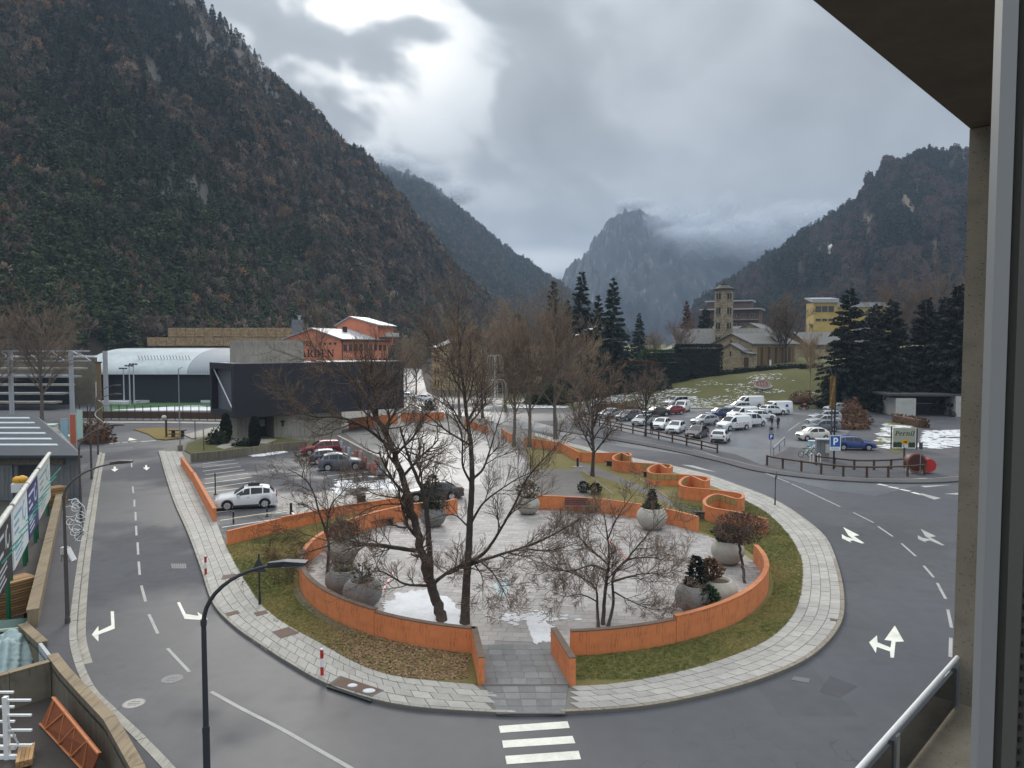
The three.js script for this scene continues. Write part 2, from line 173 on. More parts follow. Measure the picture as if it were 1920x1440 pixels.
const K = {
  asphalt: matP([0.09, 0.093, 0.103], 1.0, { specularIntensity: 0.6, map: rep(tRoad, 1 / 31), roughnessMap: rep(tWet, 1 / 34), bumpMap: rep(tFine, 1 / 1.7), bumpScale: 0.006 }),
  asphaltWet: matP([0.15, 0.153, 0.163], 1.0, { map: rep(tRoad, 1 / 27), roughnessMap: rep(tPuddle, 1 / 46) }),
  asphaltNew: matP([0.08, 0.082, 0.093], 1.0, { specularIntensity: 0.6, map: rep(tRoad, 1 / 23), roughnessMap: rep(tWet, 1 / 21), bumpMap: rep(tFine, 1 / 1.7), bumpScale: 0.006 }),
  asphaltWalk: mat([0.092, 0.09, 0.098], 0.9, { map: rep(tBlotch, 1 / 6), bumpMap: rep(tFine, 1 / 1.3), bumpScale: 0.006 }),
  earth: mat([0.075, 0.06, 0.042], 1, { map: rep(tBlotch, 1 / 12) }),
  yardFloor: mat([0.06, 0.052, 0.046], 0.85, { map: rep(tBlotch, 1 / 4), bumpMap: rep(tBlotch, 1 / 1.5), bumpScale: 0.03 }),
  grass: mat([0.2, 0.17, 0.055], 1, { map: rep(tBlotch, 1 / 5), bumpMap: rep(tFine, 1 / 0.8), bumpScale: 0.03 }),
  grassFar: mat([0.115, 0.112, 0.034], 1, { map: rep(tBlotch, 1 / 9), bumpMap: rep(tFine, 1 / 1.5), bumpScale: 0.05 }),
  grassGold: mat([0.21, 0.15, 0.032], 1, { map: rep(tBlotch, 1 / 7) }),
  turf: mat([0.06, 0.15, 0.055], 0.9, { map: rep(tBlotch, 1 / 14) }),
  gravel: mat([0.2, 0.185, 0.17], 1, { map: rep(tBlotch, 1 / 5), bumpMap: rep(tFine, 1 / 0.7), bumpScale: 0.02 }),
  snow: mat([0.78, 0.8, 0.84], 0.7, { map: rep(tBlotch, 1 / 3.3), bumpMap: rep(tBlotch, 1 / 1.1), bumpScale: 0.05 }),
  slush: mat([0.42, 0.41, 0.41], 0.6, { map: rep(tBlotch, 1 / 6) }),
  tile: [0.92, 1, 1.07, 0.98].map((k, i) => mat([0.43 * k, 0.415 * k, 0.385 * k], 0.75, { map: rep(tBlotch, 1 / (2.1 + i)), bumpMap: rep(tFine, 1 / 0.9), bumpScale: 0.003 })),
  joint: mat([0.16, 0.15, 0.135], 1),
  kerb: mat([0.42, 0.405, 0.37], 0.8, { map: rep(tConc, 1 / 2) }),
  kerbTan: mat([0.33, 0.29, 0.235], 0.85, { map: rep(tConc, 1 / 2.3) }),
  slab: [0.86, 1, 1.1, 0.95].map((k, i) => mat([0.385 * k, 0.362 * k, 0.352 * k], 0.72, { map: rep(tBlotch, 1 / (3 + i)) })),
  slabJoint: mat([0.31, 0.295, 0.28], 1, { map: rep(tBlotch, 1 / 5) }),
  wetStone: [0.85, 0.95, 1.15, 1].map((k, i) => mat([0.2 * k, 0.205 * k, 0.21 * k], 0.75, { map: rep(tBlotch, 1 / (1.3 + i * 0.4)) })),
  orange: mat([0.74, 0.25, 0.095], 0.85, { map: rep(tStreak, 1 / 3.1, 1 / 1.25), bumpMap: rep(tFine, 1 / 0.7), bumpScale: 0.004 }),
  orangeCap: mat([0.6, 0.22, 0.09], 0.85, { map: rep(tBlotch, 1 / 1.2) }),
  capDark: mat([0.17, 0.12, 0.09], 0.9, { map: rep(tBlotch, 1 / 0.9) }),
  lattice: mat([0.5, 0.33, 0.12], 0.85, { map: rep(tBlotch, 1 / 0.8) }),
  concrete: mat([0.44, 0.42, 0.375], 0.9, { map: rep(tConc, 1 / 4), bumpMap: rep(tFine, 1 / 2), bumpScale: 0.006 }),
  concreteDark: mat([0.24, 0.215, 0.165], 0.9, { map: rep(tConc, 1 / 3), bumpMap: rep(tFine, 1 / 2), bumpScale: 0.006 }),
  concreteTan: mat([0.36, 0.285, 0.19], 0.9, { map: rep(tConc, 1 / 3.4), bumpMap: rep(tFine, 1 / 1.4), bumpScale: 0.008 }),
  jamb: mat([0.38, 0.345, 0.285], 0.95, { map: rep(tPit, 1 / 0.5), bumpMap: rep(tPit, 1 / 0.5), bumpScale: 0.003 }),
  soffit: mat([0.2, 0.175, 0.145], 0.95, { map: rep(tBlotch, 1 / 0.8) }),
  paint: mat([0.83, 0.83, 0.74], 0.6, { map: rep(tBlotch, 1 / 2.2) }),
  paintWorn: mat([0.42, 0.42, 0.4], 0.7, { map: rep(tBlotch, 1 / 1.6) }),
  navy: mat([0.022, 0.024, 0.033], 0.6, { map: rep(tBlotch, 1 / 6) }),
  navyFrame: mat([0.05, 0.052, 0.064], 0.6),
  hallWall: mat([0.02, 0.026, 0.036], 0.6, { map: rep(tBlotch, 1 / 9) }),
  hallRoof: mat([0.56, 0.63, 0.66], 0.5, { map: rep(tBlotch, 1 / 15) }),
  hallRoofGrey: mat([0.36, 0.4, 0.45], 0.45, { map: rep(tSeam, 1 / 4, 1) }),
  hotel: mat([0.9, 0.32, 0.18], 0.9, { map: rep(tBlotch, 1 / 9) }),
  black: mat([0.02, 0.02, 0.022], 0.6), ink: mat([0.05, 0.018, 0.012], 0.7),
  steel: mat([0.3, 0.32, 0.34], 0.45, { metalness: 0.5 }), steelLight: mat([0.55, 0.57, 0.6], 0.4, { metalness: 0.4 }),
  lampGrey: mat([0.055, 0.062, 0.072], 0.6, { metalness: 0.4 }), lampBrown: mat([0.1, 0.09, 0.085], 0.5, { metalness: 0.3 }),
  lampLens: mat([0.3, 0.32, 0.34], 0.3),
  whitePaint: mat([0.78, 0.8, 0.8], 0.5), offWhite: mat([0.62, 0.62, 0.58], 0.6, { map: rep(tBlotch, 1 / 3) }),
  red: mat([0.5, 0.03, 0.025], 0.45), rust: mat([0.36, 0.1, 0.035], 0.9, { map: rep(tBlotch, 1 / 1.3) }),
  hatch: mat([0.15, 0.095, 0.065], 0.8, { map: rep(tBlotch, 1 / 0.7) }), castIron: mat([0.2, 0.2, 0.205], 0.6, { map: rep(tBlotch, 1 / 0.5) }), castLight: mat([0.42, 0.4, 0.36], 0.7, { map: rep(tBlotch, 1 / 0.5) }), drain: mat([0.1, 0.1, 0.105], 0.7),
  wood: mat([0.32, 0.2, 0.1], 0.8, { map: rep(tWood, 1 / 1.5) }), woodDark: mat([0.095, 0.052, 0.032], 0.75, { map: rep(tWood, 1 / 1.3) }), woodPole: mat([0.22, 0.15, 0.08], 0.85, { map: rep(tWood, 1 / 1.2) }),
  plank: [0.8, 1, 1.2].map((k) => mat([0.42 * k, 0.25 * k, 0.11 * k], 0.8, { map: rep(tWood, 1 / 1.1) })),
  bench: mat([0.16, 0.06, 0.055], 0.6, { map: rep(tWood, 1 / 0.9) }),
  pot: mat([0.5, 0.47, 0.41], 0.85, { map: rep(tBlotch, 1 / 1.7), bumpMap: rep(tFine, 1 / 0.6), bumpScale: 0.006 }), potGrey: mat([0.27, 0.265, 0.255], 0.8, { map: rep(tBlotch, 1 / 1.9), bumpMap: rep(tFine, 1 / 0.6), bumpScale: 0.006 }), soil: mat([0.09, 0.055, 0.03], 1, { map: rep(tBlotch, 1 / 0.6) }),
  bark: mat([0.105, 0.083, 0.068], 0.95, { map: rep(tBark, 1 / 0.9), bumpMap: rep(tBark, 1 / 0.9), bumpScale: 0.02 }), twig: mat([0.2, 0.14, 0.1], 0.95), twigTan: mat([0.31, 0.225, 0.135], 0.95), twigBrown: mat([0.23, 0.163, 0.11], 0.95), barkFar: mat([0.14, 0.115, 0.095], 0.95),
  needle: mat([0.02, 0.034, 0.022], 0.9), needleBlue: mat([0.022, 0.037, 0.034], 0.9), needleDark: mat([0.014, 0.02, 0.014], 0.95), shrub: mat([0.035, 0.05, 0.02], 0.9), shrubOlive: mat([0.075, 0.085, 0.03], 0.9), shrubRed: mat([0.16, 0.07, 0.045], 0.9), shrubBrown: mat([0.12, 0.065, 0.035], 0.95), leafGreen: mat([0.05, 0.1, 0.025], 0.85),
  glass: mat([0.015, 0.018, 0.022], 0.08, { metalness: 0.0 }), pane: mat([0.05, 0.058, 0.07], 0.12), rubber: mat([0.015, 0.015, 0.016], 0.8), chrome: mat([0.6, 0.6, 0.62], 0.25, { metalness: 0.9 }), lampClear: mat([0.7, 0.72, 0.74], 0.15), lampRed: mat([0.35, 0.015, 0.015], 0.25), plastic: mat([0.03, 0.03, 0.032], 0.6),
  plate: mat([0.75, 0.75, 0.72], 0.5),
  stone: mat([0.42, 0.37, 0.29], 0.95, { map: rep(tStone, 1 / 13), bumpMap: rep(tStone, 1 / 13), bumpScale: 0.1 }), stonePlaster: mat([0.5, 0.42, 0.3], 0.95, { map: rep(tStone, 1 / 9), bumpMap: rep(tStone, 1 / 9), bumpScale: 0.04 }), terraceStone: mat([0.5, 0.37, 0.23], 0.95, { map: rep(tStone, 1 / 14) }),
  slate: mat([0.2, 0.205, 0.215], 0.7, { map: rep(tStone, 1 / 5) }), slateDark: mat([0.1, 0.1, 0.1], 0.8, { map: rep(tStone, 1 / 5) }),
  ochre: mat([0.66, 0.53, 0.31], 0.95, { map: rep(tBlotch, 1 / 5) }),
  yellow: mat([0.66, 0.48, 0.16], 0.9, { map: rep(tBlotch, 1 / 7) }), roofMetal: mat([0.36, 0.38, 0.41], 0.5), cream: mat([0.55, 0.47, 0.32], 0.9, { map: rep(tConc, 1 / 6) }), brickRed: mat([0.17, 0.105, 0.09], 0.9, { map: rep(tBlotch, 1 / 6) }), greyWall: mat([0.36, 0.36, 0.36], 0.9, { map: rep(tBlotch, 1 / 5) }),
  roofDark: mat([0.05, 0.062, 0.082], 0.5, { map: rep(tBlotch, 1 / 6) }), sheetGrey: mat([0.25, 0.27, 0.29], 0.5, { map: rep(tConc, 1 / 5), metalness: 0.15 }), teal: mat([0.1, 0.5, 0.38], 0.5), green: mat([0.01, 0.13, 0.06], 0.6), blue: mat([0.05, 0.06, 0.28], 0.5), blueSign: mat([0.02, 0.1, 0.42], 0.4), skyBlue: mat([0.3, 0.5, 0.62], 0.5), signYellow: mat([0.7, 0.42, 0.02], 0.5),
  fruitYellow: mat([0.6, 0.33, 0.03], 0.6),
};

// ---------------------------------------------------------------- the lie of the land
const hillY = (x, z) => { const f = lerp(140, 141, clamp(x / 60)); const d = -z, c = 7.0 * sstep(-2, 72, x); return c * sstep(f, f + 27, d) * 1.0 + (d > f + 26 ? Math.min(5, 0.035 * (d - f - 26)) * sstep(2, 40, x) : 0); };
struct('ground', new MB().prism([[-2600, 900], [2600, 900], [2600, -4200], [-2600, -4200]], -1.9, -1.9), K.earth);
const yardEdge = [[-34.79,-56.62],[-20.33,-30.76]], lowWall = [[-20.56,-30.52],[-18.49,-28.58],[-16.13,-26.05],[-14.62,-24.54],[-12.69,-22.64],[-11.90,-21.69],[-10.51,-20.00],[-9.05,-17.90],[-7.75,-15.85]];
{ // the town's level ground, cut away along the sunken yard
  const edge = [[-66, -112], ...yardEdge, ...lowWall, [-4, 6]];
  struct('road', new MB().prism([...edge, [330, 6], [330, -172], [-330, -172], [-330, -112]], 0, 0), K.asphalt);
  struct('yard_floor', new MB().prism([[-70, -46], ...[[-30.35,-46.65],[-21.00,-31.17]], ...lowWall.slice(0), [-12, 2], [-70, 2]], -1.0, -1.0), K.yardFloor);
  struct('yard_terrace', new MB().prism([[-330, -112], [-66, -112], yardEdge[0], [yardEdge[1][0] - 3, yardEdge[1][1] - 5.5], [-60, -34], [-330, -34]], -1.9, -0.05), K.yardFloor);
  struct('valley_floor', new MB().prism([[-700, -171.9], [700, -171.9], [900, -1500], [-900, -1500]], 0.004, 0.004), K.earth);
}
{ // the grassy rise on the right with the church on top
  const mb = new MB(), nx = 110, nz = 60, P = (i, j) => { const x = lerp(-2, 420, Math.pow(i / nx, 1.35)), z = lerp(-139.5, -420, Math.pow(j / nz, 1.6)); return V(x, hillY(x, z) + 0.012 + 0.12 * (fbm(x / 5, z / 5, 3) - 0.5) * sstep(0.3, 2, hillY(x, z)), z); };
  for (let i = 0; i < nx; i++) for (let j = 0; j < nz; j++) mb.quad(P(i, j), P(i + 1, j), P(i + 1, j + 1), P(i, j + 1));
  struct('grass_slope', mb.build(1.2), K.grassFar);
  const sn = new MB(), r = rngOf(5);   // patches of old snow lying on the slope
  for (let k = 0; k < 5200; k++) {
    const x = lerp(-1, 62, r()), z = -lerp(140.3, 163, Math.pow(r(), 1.2)), q = fbm(x / 6, z / 3.4, 4, 0, 7), left = 1 - sstep(6, 50, x);
    if (q + left * 0.2 + 0.07 * Math.exp(-((x - 36) ** 2) / 60) - 0.1 * sstep(152, 163, -z) < 0.545) continue;
    const a = 0.1 + 0.36 * r() * r() + left * 0.25, b = a * (0.25 + 0.3 * r()), pts = [];
    for (let m = 0; m < 7; m++) { const t = m / 7 * 6.283, s = 0.7 + 0.5 * r(), X = x + Math.cos(t) * a * s, Z = z + Math.sin(t) * b * s; pts.push(V(X, hillY(X, Z) + 0.12 + 0.12 * (fbm(X / 5, Z / 5, 3) - 0.5), Z)); }
    sn.poly(pts.reverse());
  }
  tag(M('snow_patches', sn, K.snow), 'thin scattered snow patches lying on the green slope below the church', 'snow', null, 'stuff');
}

function inPoly(P, x, z) { let k = false; for (let i = 0, j = P.length - 1; i < P.length; j = i++) if ((P[i][1] > z) !== (P[j][1] > z) && x < (P[j][0] - P[i][0]) * (z - P[i][1]) / (P[j][1] - P[i][1]) + P[i][0]) k = !k; return k; }
function scatterSnow(label, P, y, n, size, seed, cover = 0.5) {   // half melted snow: many small ragged sheets inside an outline
  const mb = new MB(), r = rngOf(seed), xs = P.map((p) => p[0]), zs = P.map((p) => p[1]), x0 = Math.min(...xs), x1 = Math.max(...xs), z0 = Math.min(...zs), z1 = Math.max(...zs);
  for (let k = 0; k < n; k++) {
    const x = lerp(x0, x1, r()), z = lerp(z0, z1, r()); if (!inPoly(P, x, z) || fbm(x / (size * 5), z / (size * 5), 4, 0, seed) < 1 - cover) continue;
    const a = size * (0.4 + r()), pts = []; for (let m = 0; m < 8; m++) { const t = m / 8 * 6.283, q = 0.6 + 0.6 * r(); pts.push(V(x + Math.cos(t) * a * q, y + 0.012 * r(), z + Math.sin(t) * a * 0.7 * q)); } mb.poly(pts.reverse());
  }
  return tag(M('snow_patches', mb, K.snow), label, 'snow', null, 'stuff');
}

// ---------------------------------------------------------------- mountains
function curve3(pts) { return new THREE.CatmullRomCurve3(pts.map(va), false, 'centripetal'); }
function mountain(name, base, crest, o) {
  const B = curve3(base), Cr = curve3(crest), nb = base.length - 1;
  const surf = (u, v) => {
    const b = B.getPoint(u), c = Cr.getPoint(u), p = b.clone().lerp(c, Math.min(v, 1));
    const s = Math.sin(Math.PI * clamp(v)), w = clamp(v * 6) * (v > 1 ? Math.max(0, 1 - (v - 1) * 3) : 1);
    const gu = u * o.gu, rid = 1 - Math.abs(fbm(gu + v * 1.3, v * o.gv, 4, 0, o.seed) - 0.5) * 2;
    p.y += o.amp * (rid - 0.72) * w * (0.35 + 0.65 * s) + o.rough * (fbm(gu * 6, v * o.gv * 7, 3, 0, o.seed + 3) - 0.5) * w;
    const back = c.clone().sub(b).setY(0).normalize();
    p.addScaledVector(back, -o.amp * 1.1 * (fbm(gu * 1.7 + 9, v * o.gv * 1.2, 4, 0, o.seed + 7) - 0.5) * s);
    if (v > 1) { p.addScaledVector(back, (v - 1) * o.back); p.y -= (v - 1) * o.back * 0.7; }
    return p;
  };
  const nu = o.nu, nv = o.nv, pos = [], col = [], idx = [];
  for (let i = 0; i <= nu; i++) for (let j = 0; j <= nv; j++) { const u = i / nu, v = j / nv * 1.35, p = surf(u, v), c = o.color(u, v, p); pos.push(p.x, p.y, p.z); col.push(...c); }
  for (let i = 0; i < nu; i++) for (let j = 0; j < nv; j++) { const a = i * (nv + 1) + j; idx.push(a, a + nv + 1, a + nv + 2, a, a + nv + 2, a + 1); }
  const g = new THREE.BufferGeometry(); g.setAttribute('position', new THREE.Float32BufferAttribute(pos, 3)); g.setAttribute('color', new THREE.Float32BufferAttribute(col, 3)); g.setIndex(idx);
  const uv = []; for (let i = 0; i < pos.length; i += 3) uv.push(pos[i], pos[i + 2] * 0.7 + pos[i + 1]); g.setAttribute('uv', new THREE.Float32BufferAttribute(uv, 2)); g.computeVertexNormals();
  struct(name, g, mat([1, 1, 1], 1, { vertexColors: true, map: rep(tBlotch, 1 / (o.tile ?? 60)), bumpMap: rep(tBlotch, 1 / ((o.tile ?? 60) * 0.6)), bumpScale: o.bump ?? 4 }));
  return surf;
}
function leafTri(mb, c, dir, size, r, droop = 0) {   // a ragged spray: one triangle pair turned along dir
  const t = dir.clone(), s = V(r() - 0.5, r() - 0.5, r() - 0.5).cross(t).normalize();
  const a = c.clone().addScaledVector(s, -size * 0.4), b = c.clone().addScaledVector(s, size * 0.4), e = c.clone().addScaledVector(t, size); e.y -= droop * size; mb.tri(a, b, e);
}
function farConifer(r, fat) { // unit height
  const mb = new MB();
  for (let k = 0; k < 150; k++) { const h = 0.1 + 0.88 * Math.pow(r(), 0.85), a = r() * 6.283, rad = fat * Math.pow(1 - h, fat > 0.24 ? 0.5 : 0.85) * (0.35 + 0.65 * r()); leafTri(mb, V(Math.cos(a) * rad * 0.55, h, Math.sin(a) * rad * 0.55), V(Math.cos(a), 0.35 * (r() - 0.6), Math.sin(a)).normalize(), 0.06 + fat * 0.27 * (1.15 - h), r, 0.25); }
  leafTri(mb, V(0, 0.9, 0), V(0, 1, 0), 0.12, r); leafTri(mb, V(0.01, 0.88, 0), V(0, 1, 0), 0.12, r);
  mb.cyl(V(0, -0.1, 0), V(0, 0.6, 0), 0.016, 0.008, 3);
  return mb.build();
}
function farBare(r) {
  const mb = new MB();
  for (let k = 0; k < 120; k++) { const t = Math.acos(1 - 1.5 * r()), a = r() * 6.283, q = 0.55 + 0.45 * r(), p = V(Math.sin(t) * Math.cos(a) * 0.33 * q, 0.6 + Math.cos(t) * 0.38 * q, Math.sin(t) * Math.sin(a) * 0.33 * q); leafTri(mb, p, p.clone().sub(V(0, 0.35, 0)).normalize(), 0.07 + 0.06 * r(), r); }
  for (let k = 0; k < 5; k++) { const a = k * 1.26 + r(); mb.cyl(V(0, -0.1, 0), V(Math.cos(a) * 0.2, 0.8, Math.sin(a) * 0.2), 0.018, 0.005, 3); }
  return mb.build();
}
const farTreeMat = mat([1, 1, 1], 1);
const farGeo = (() => { const r = rngOf(31); return { fir: [farConifer(r, 0.2), farConifer(r, 0.23)], pine: [farConifer(r, 0.34), farConifer(r, 0.3)], bare: [farBare(r), farBare(r)] }; })();
function forest(surf, n, seed, pick, labels) {   // pick(u, v, r) -> null or {kind, h, c}
  const r = rngOf(seed), lots = {};
  for (let k = 0; k < n; k++) { const u = r(), v = r() * 1.06, t = pick(u, v, r); if (!t) continue; const key = t.kind + (r() < 0.5 ? 0 : 1); (lots[key] ??= []).push({ p: surf(u, v), ...t, a: r() * 6.28, w: 0.8 + 0.5 * r() }); }
  for (const [key, list] of Object.entries(lots)) {
    const kind = key.slice(0, -1), im = new THREE.InstancedMesh(farGeo[kind][+key.slice(-1)], farTreeMat, list.length), m = new THREE.Matrix4(), q = new THREE.Quaternion();
    list.forEach((t, i) => { q.setFromEuler(new THREE.Euler((hash3(i, 1, seed) - 0.5) * 0.16, t.a, (hash3(i, 2, seed) - 0.5) * 0.16)); im.setMatrixAt(i, m.compose(t.p, q, V(t.h * t.w, t.h, t.h * t.w))); im.setColorAt(i, C(...t.c)); });
    im.name = numbered(kind === 'bare' ? 'bare_woods' : kind === 'fir' ? 'fir_forest' : 'pine_forest'); im.castShadow = im.receiveShadow = true; scene.add(im);
    tag(im, labels[kind], 'forest', null, 'stuff');
  }
}
{
  const base = [[-200.98,4.76,-190.00],[-165.76,5.81,-200.00],[-145.41,5.44,-212.00],[-128.47,5.13,-222.00],[-113.17,4.57,-240.00],[-97.65,3.71,-268.00],[-78.45,2.56,-305.00],[-65.02,1.17,-350.00],[-46.87,-0.69,-410.00],[-27.44,-2.85,-480.00],[4.22,-6.26,-590.00]];
  base.forEach((b) => (b[1] = -1));
  const crest = [[-730.99,538.10,-720.00],[-549.07,516.18,-690.00],[-429.45,448.29,-650.00],[-347.37,370.30,-620.00],[-263.06,290.81,-600.00],[-217.59,249.23,-588.00],[-162.15,196.86,-578.00],[-108.11,146.80,-590.00],[-69.31,101.39,-612.00],[-36.66,61.71,-645.00],[4.91,31.94,-690.00]];
  const rockAt = (u, v) => sstep(0.60, 0.70, fbm(u * 22, v * 9, 4, 0, 71) + 0.33 * sstep(0.62, 1, v) * sstep(0.3, 0.4, u) * (1 - sstep(0.5, 0.62, u)));
  const surf = mountain('left_hillside', base, crest, { nu: 190, nv: 110, amp: 42, rough: 12, gu: 9, gv: 3, seed: 4, back: 220, color: (u, v) => { const k = rockAt(u, v), n = fbm(u * 40, v * 20, 3); return [lerp(0.055, 0.13 + 0.08 * n, k), lerp(0.045, 0.12 + 0.07 * n, k), lerp(0.033, 0.11 + 0.06 * n, k)]; } });
  forest(surf, 34000, 9, (u, v, r) => {
    if (v < 0.03 || rockAt(u, v) * 0.85 > r()) return null;
    const n = fbm(u * 13, v * 7, 4, 0, 15), warm = 0.07 + 0.7 * sstep(0.45, 0.68, n + 0.28 * sstep(0.42, 0.62, u) - 0.16 * sstep(0.45, 0.75, v) * (1 - sstep(0.45, 0.6, u)));
    const t = 0.55 + 0.9 * r(), sz = lerp(0.86, 0.66, v);
    if (r() < warm * 0.85) { const rust = r() < 0.05 + 0.24 * sstep(0.5, 0.7, fbm(u * 30, v * 16, 3, 0, 3)); return { kind: 'bare', h: (6.5 + 5 * r()) * sz, c: rust ? [0.27 * t, 0.155 * t, 0.075 * t] : r() < 0.1 ? [0.3 * t, 0.23 * t, 0.17 * t] : [0.16 * t, 0.125 * t, 0.098 * t] }; }
    const low = 1 - sstep(0.1, 0.5, v);
    return { kind: r() < 0.35 ? 'fir' : 'pine', h: (8 + 6.5 * r()) * sz, c: [lerp(0.055, 0.066, low) * t, lerp(0.066, 0.086, low) * t, lerp(0.046, 0.038, low) * t] };
  }, { fir: 'dark green firs covering the big hillside on the left', pine: 'dark green pines covering the big hillside on the left', bare: 'brown leafless woods on the big hillside on the left' });
}
{
  const base = [[-257.21,-15.85,-900.00],[-154.18,-13.68,-830.00],[-91.45,-12.76,-800.00],[-33.87,-12.45,-790.00],[22.86,-12.76,-800.00],[96.02,-13.99,-840.00],[180.04,-15.85,-900.00]]; base.forEach((b) => (b[1] = -2));
  const crest = [[-411.02,383.08,-1460.00],[-275.83,351.35,-1450.00],[-180.23,322.60,-1420.00],[-96.97,255.71,-1400.00],[-14.77,187.70,-1390.00],[68.59,132.00,-1380.00],[169.50,54.44,-1400.00]];
  const surf = mountain('far_left_hillside', base, crest, { nu: 120, nv: 70, amp: 40, rough: 14, gu: 8, gv: 3, seed: 14, back: 400, color: (u, v) => { const k = sstep(0.55, 0.7, fbm(u * 16, v * 9, 4, 0, 6)); return [lerp(0.045, 0.1, k), lerp(0.05, 0.085, k), lerp(0.045, 0.07, k)]; } });
  forest(surf, 13000, 19, (u, v, r) => { if (v < 0.06) return null; const t = 0.75 + 0.5 * r(); return fbm(u * 16, v * 9, 4, 0, 6) * 0.6 > r() ? { kind: 'bare', h: 8 + 4 * r(), c: [0.15 * t, 0.12 * t, 0.1 * t] } : { kind: 'pine', h: 8 + 6 * r(), c: [0.05 * t, 0.075 * t, 0.06 * t] }; },
    { fir: '', pine: 'bluish pines on the hillside beyond the first ridge', bare: 'pale leafless woods on the hillside beyond the first ridge' });
}
{
  const base = [[0.00,-40.61,-1700.00],[117.89,-39.06,-1650.00],[251.49,-37.51,-1600.00],[388.67,-37.51,-1600.00],[542.28,-39.06,-1650.00],[750.19,-42.15,-1750.00],[951.67,-43.70,-1800.00]]; base.forEach((b) => (b[1] = -5));
  const crest = [[71.23,77.14,-2500.00],[182.46,245.35,-2520.00],[255.57,333.06,-2540.00],[336.72,432.56,-2560.00],[422.79,450.05,-2600.00],[694.35,376.75,-2650.00],[994.63,364.66,-2700.00]];
  mountain('rocky_peak', base, crest, { nu: 190, nv: 150, amp: 190, rough: 60, gu: 6, gv: 3, seed: 24, back: 500, tile: 160, bump: 22, color: (u, v) => { const n = fbm(u * 40, v * 26, 5, 0, 2), k = sstep(0.42, 0.62, n + 0.25 * (v - 0.5)), s = 0.45 * sstep(0.7, 0.76, fbm(u * 70, v * 40, 4, 0, 12) + 0.12 * (v - 0.6)); return [lerp(lerp(0.022, 0.06, k), 0.4, s), lerp(lerp(0.027, 0.062, k), 0.42, s), lerp(lerp(0.028, 0.066, k), 0.46, s)]; } });
}
{
  const base = [[109.74,-2.85,-480.00],[129.03,-1.31,-430.00],[148.61,-0.38,-400.00],[173.76,0.24,-380.00],[200.91,0.55,-370.00],[226.34,0.86,-360.00],[255.06,1.17,-350.00],[289.07,1.48,-340.00]]; base.forEach((b) => (b[1] = 2));
  const crest = [[232.30,53.37,-960.00],[263.39,83.90,-900.00],[328.80,133.99,-860.00],[377.50,166.11,-835.00],[389.26,193.00,-812.00],[421.36,208.12,-800.00],[483.71,213.34,-790.00],[632.91,286.40,-760.00]];
  const cliff = (u, v) => Math.max(sstep(0.35, 0.75, 1 - Math.hypot((u - 0.49) / 0.095, (v - 0.64) / 0.36) + 0.8 * (fbm(u * 60, v * 22, 4, 0, 5) - 0.5)), sstep(0.40, 0.75, 1 - Math.hypot((u - 0.67) / 0.07, (v - 0.62) / 0.3) + 0.9 * (fbm(u * 60, v * 22, 4, 0, 9) - 0.5)) * 0.8, sstep(0.63, 0.72, fbm(u * 40, v * 16, 4, 0, 55)) * 0.7);
  const snowy = (u, v) => sstep(0.42, 0.5, 0.86 - Math.hypot((u - 0.352) / 0.05, (v - 0.56 + (u - 0.352) * 2.2) / 0.16) + 0.9 * (fbm(u * 90, v * 40, 3, 0, 8) - 0.5));
  const surf = mountain('right_hillside', base, crest, { nu: 160, nv: 100, amp: 46, rough: 12, gu: 10, gv: 3, seed: 34, back: 300, tile: 40, bump: 5, color: (u, v) => { const k = cliff(u, v), s = snowy(u, v), n = fbm(u * 60, v * 30, 3); return [lerp(lerp(0.05, 0.3 + 0.1 * n, k), 0.75, s), lerp(lerp(0.045, 0.235 + 0.09 * n, k), 0.78, s), lerp(lerp(0.042, 0.165 + 0.08 * n, k), 0.82, s)]; } });
  forest(surf, 17000, 29, (u, v, r) => { if (v < 0.03 || cliff(u, v) > r() * 0.9 || snowy(u, v) > 0.3) return null; const t = 0.75 + 0.5 * r(), n = fbm(u * 14, v * 8, 4, 0, 66); return sstep(0.4, 0.66, n + 0.25 * sstep(0.6, 0.9, u) * (1 - v)) * 0.8 > r() ? { kind: 'bare', h: 5 + 4 * r(), c: [0.14 * t, 0.105 * t, 0.1 * t] } : { kind: 'pine', h: 6 + 5 * r(), c: [0.045 * t, 0.062 * t, 0.056 * t] }; },
    { fir: '', pine: 'dark pines covering the cliffed hillside on the right', bare: 'leafless brush covering the cliffed hillside on the right' });
}
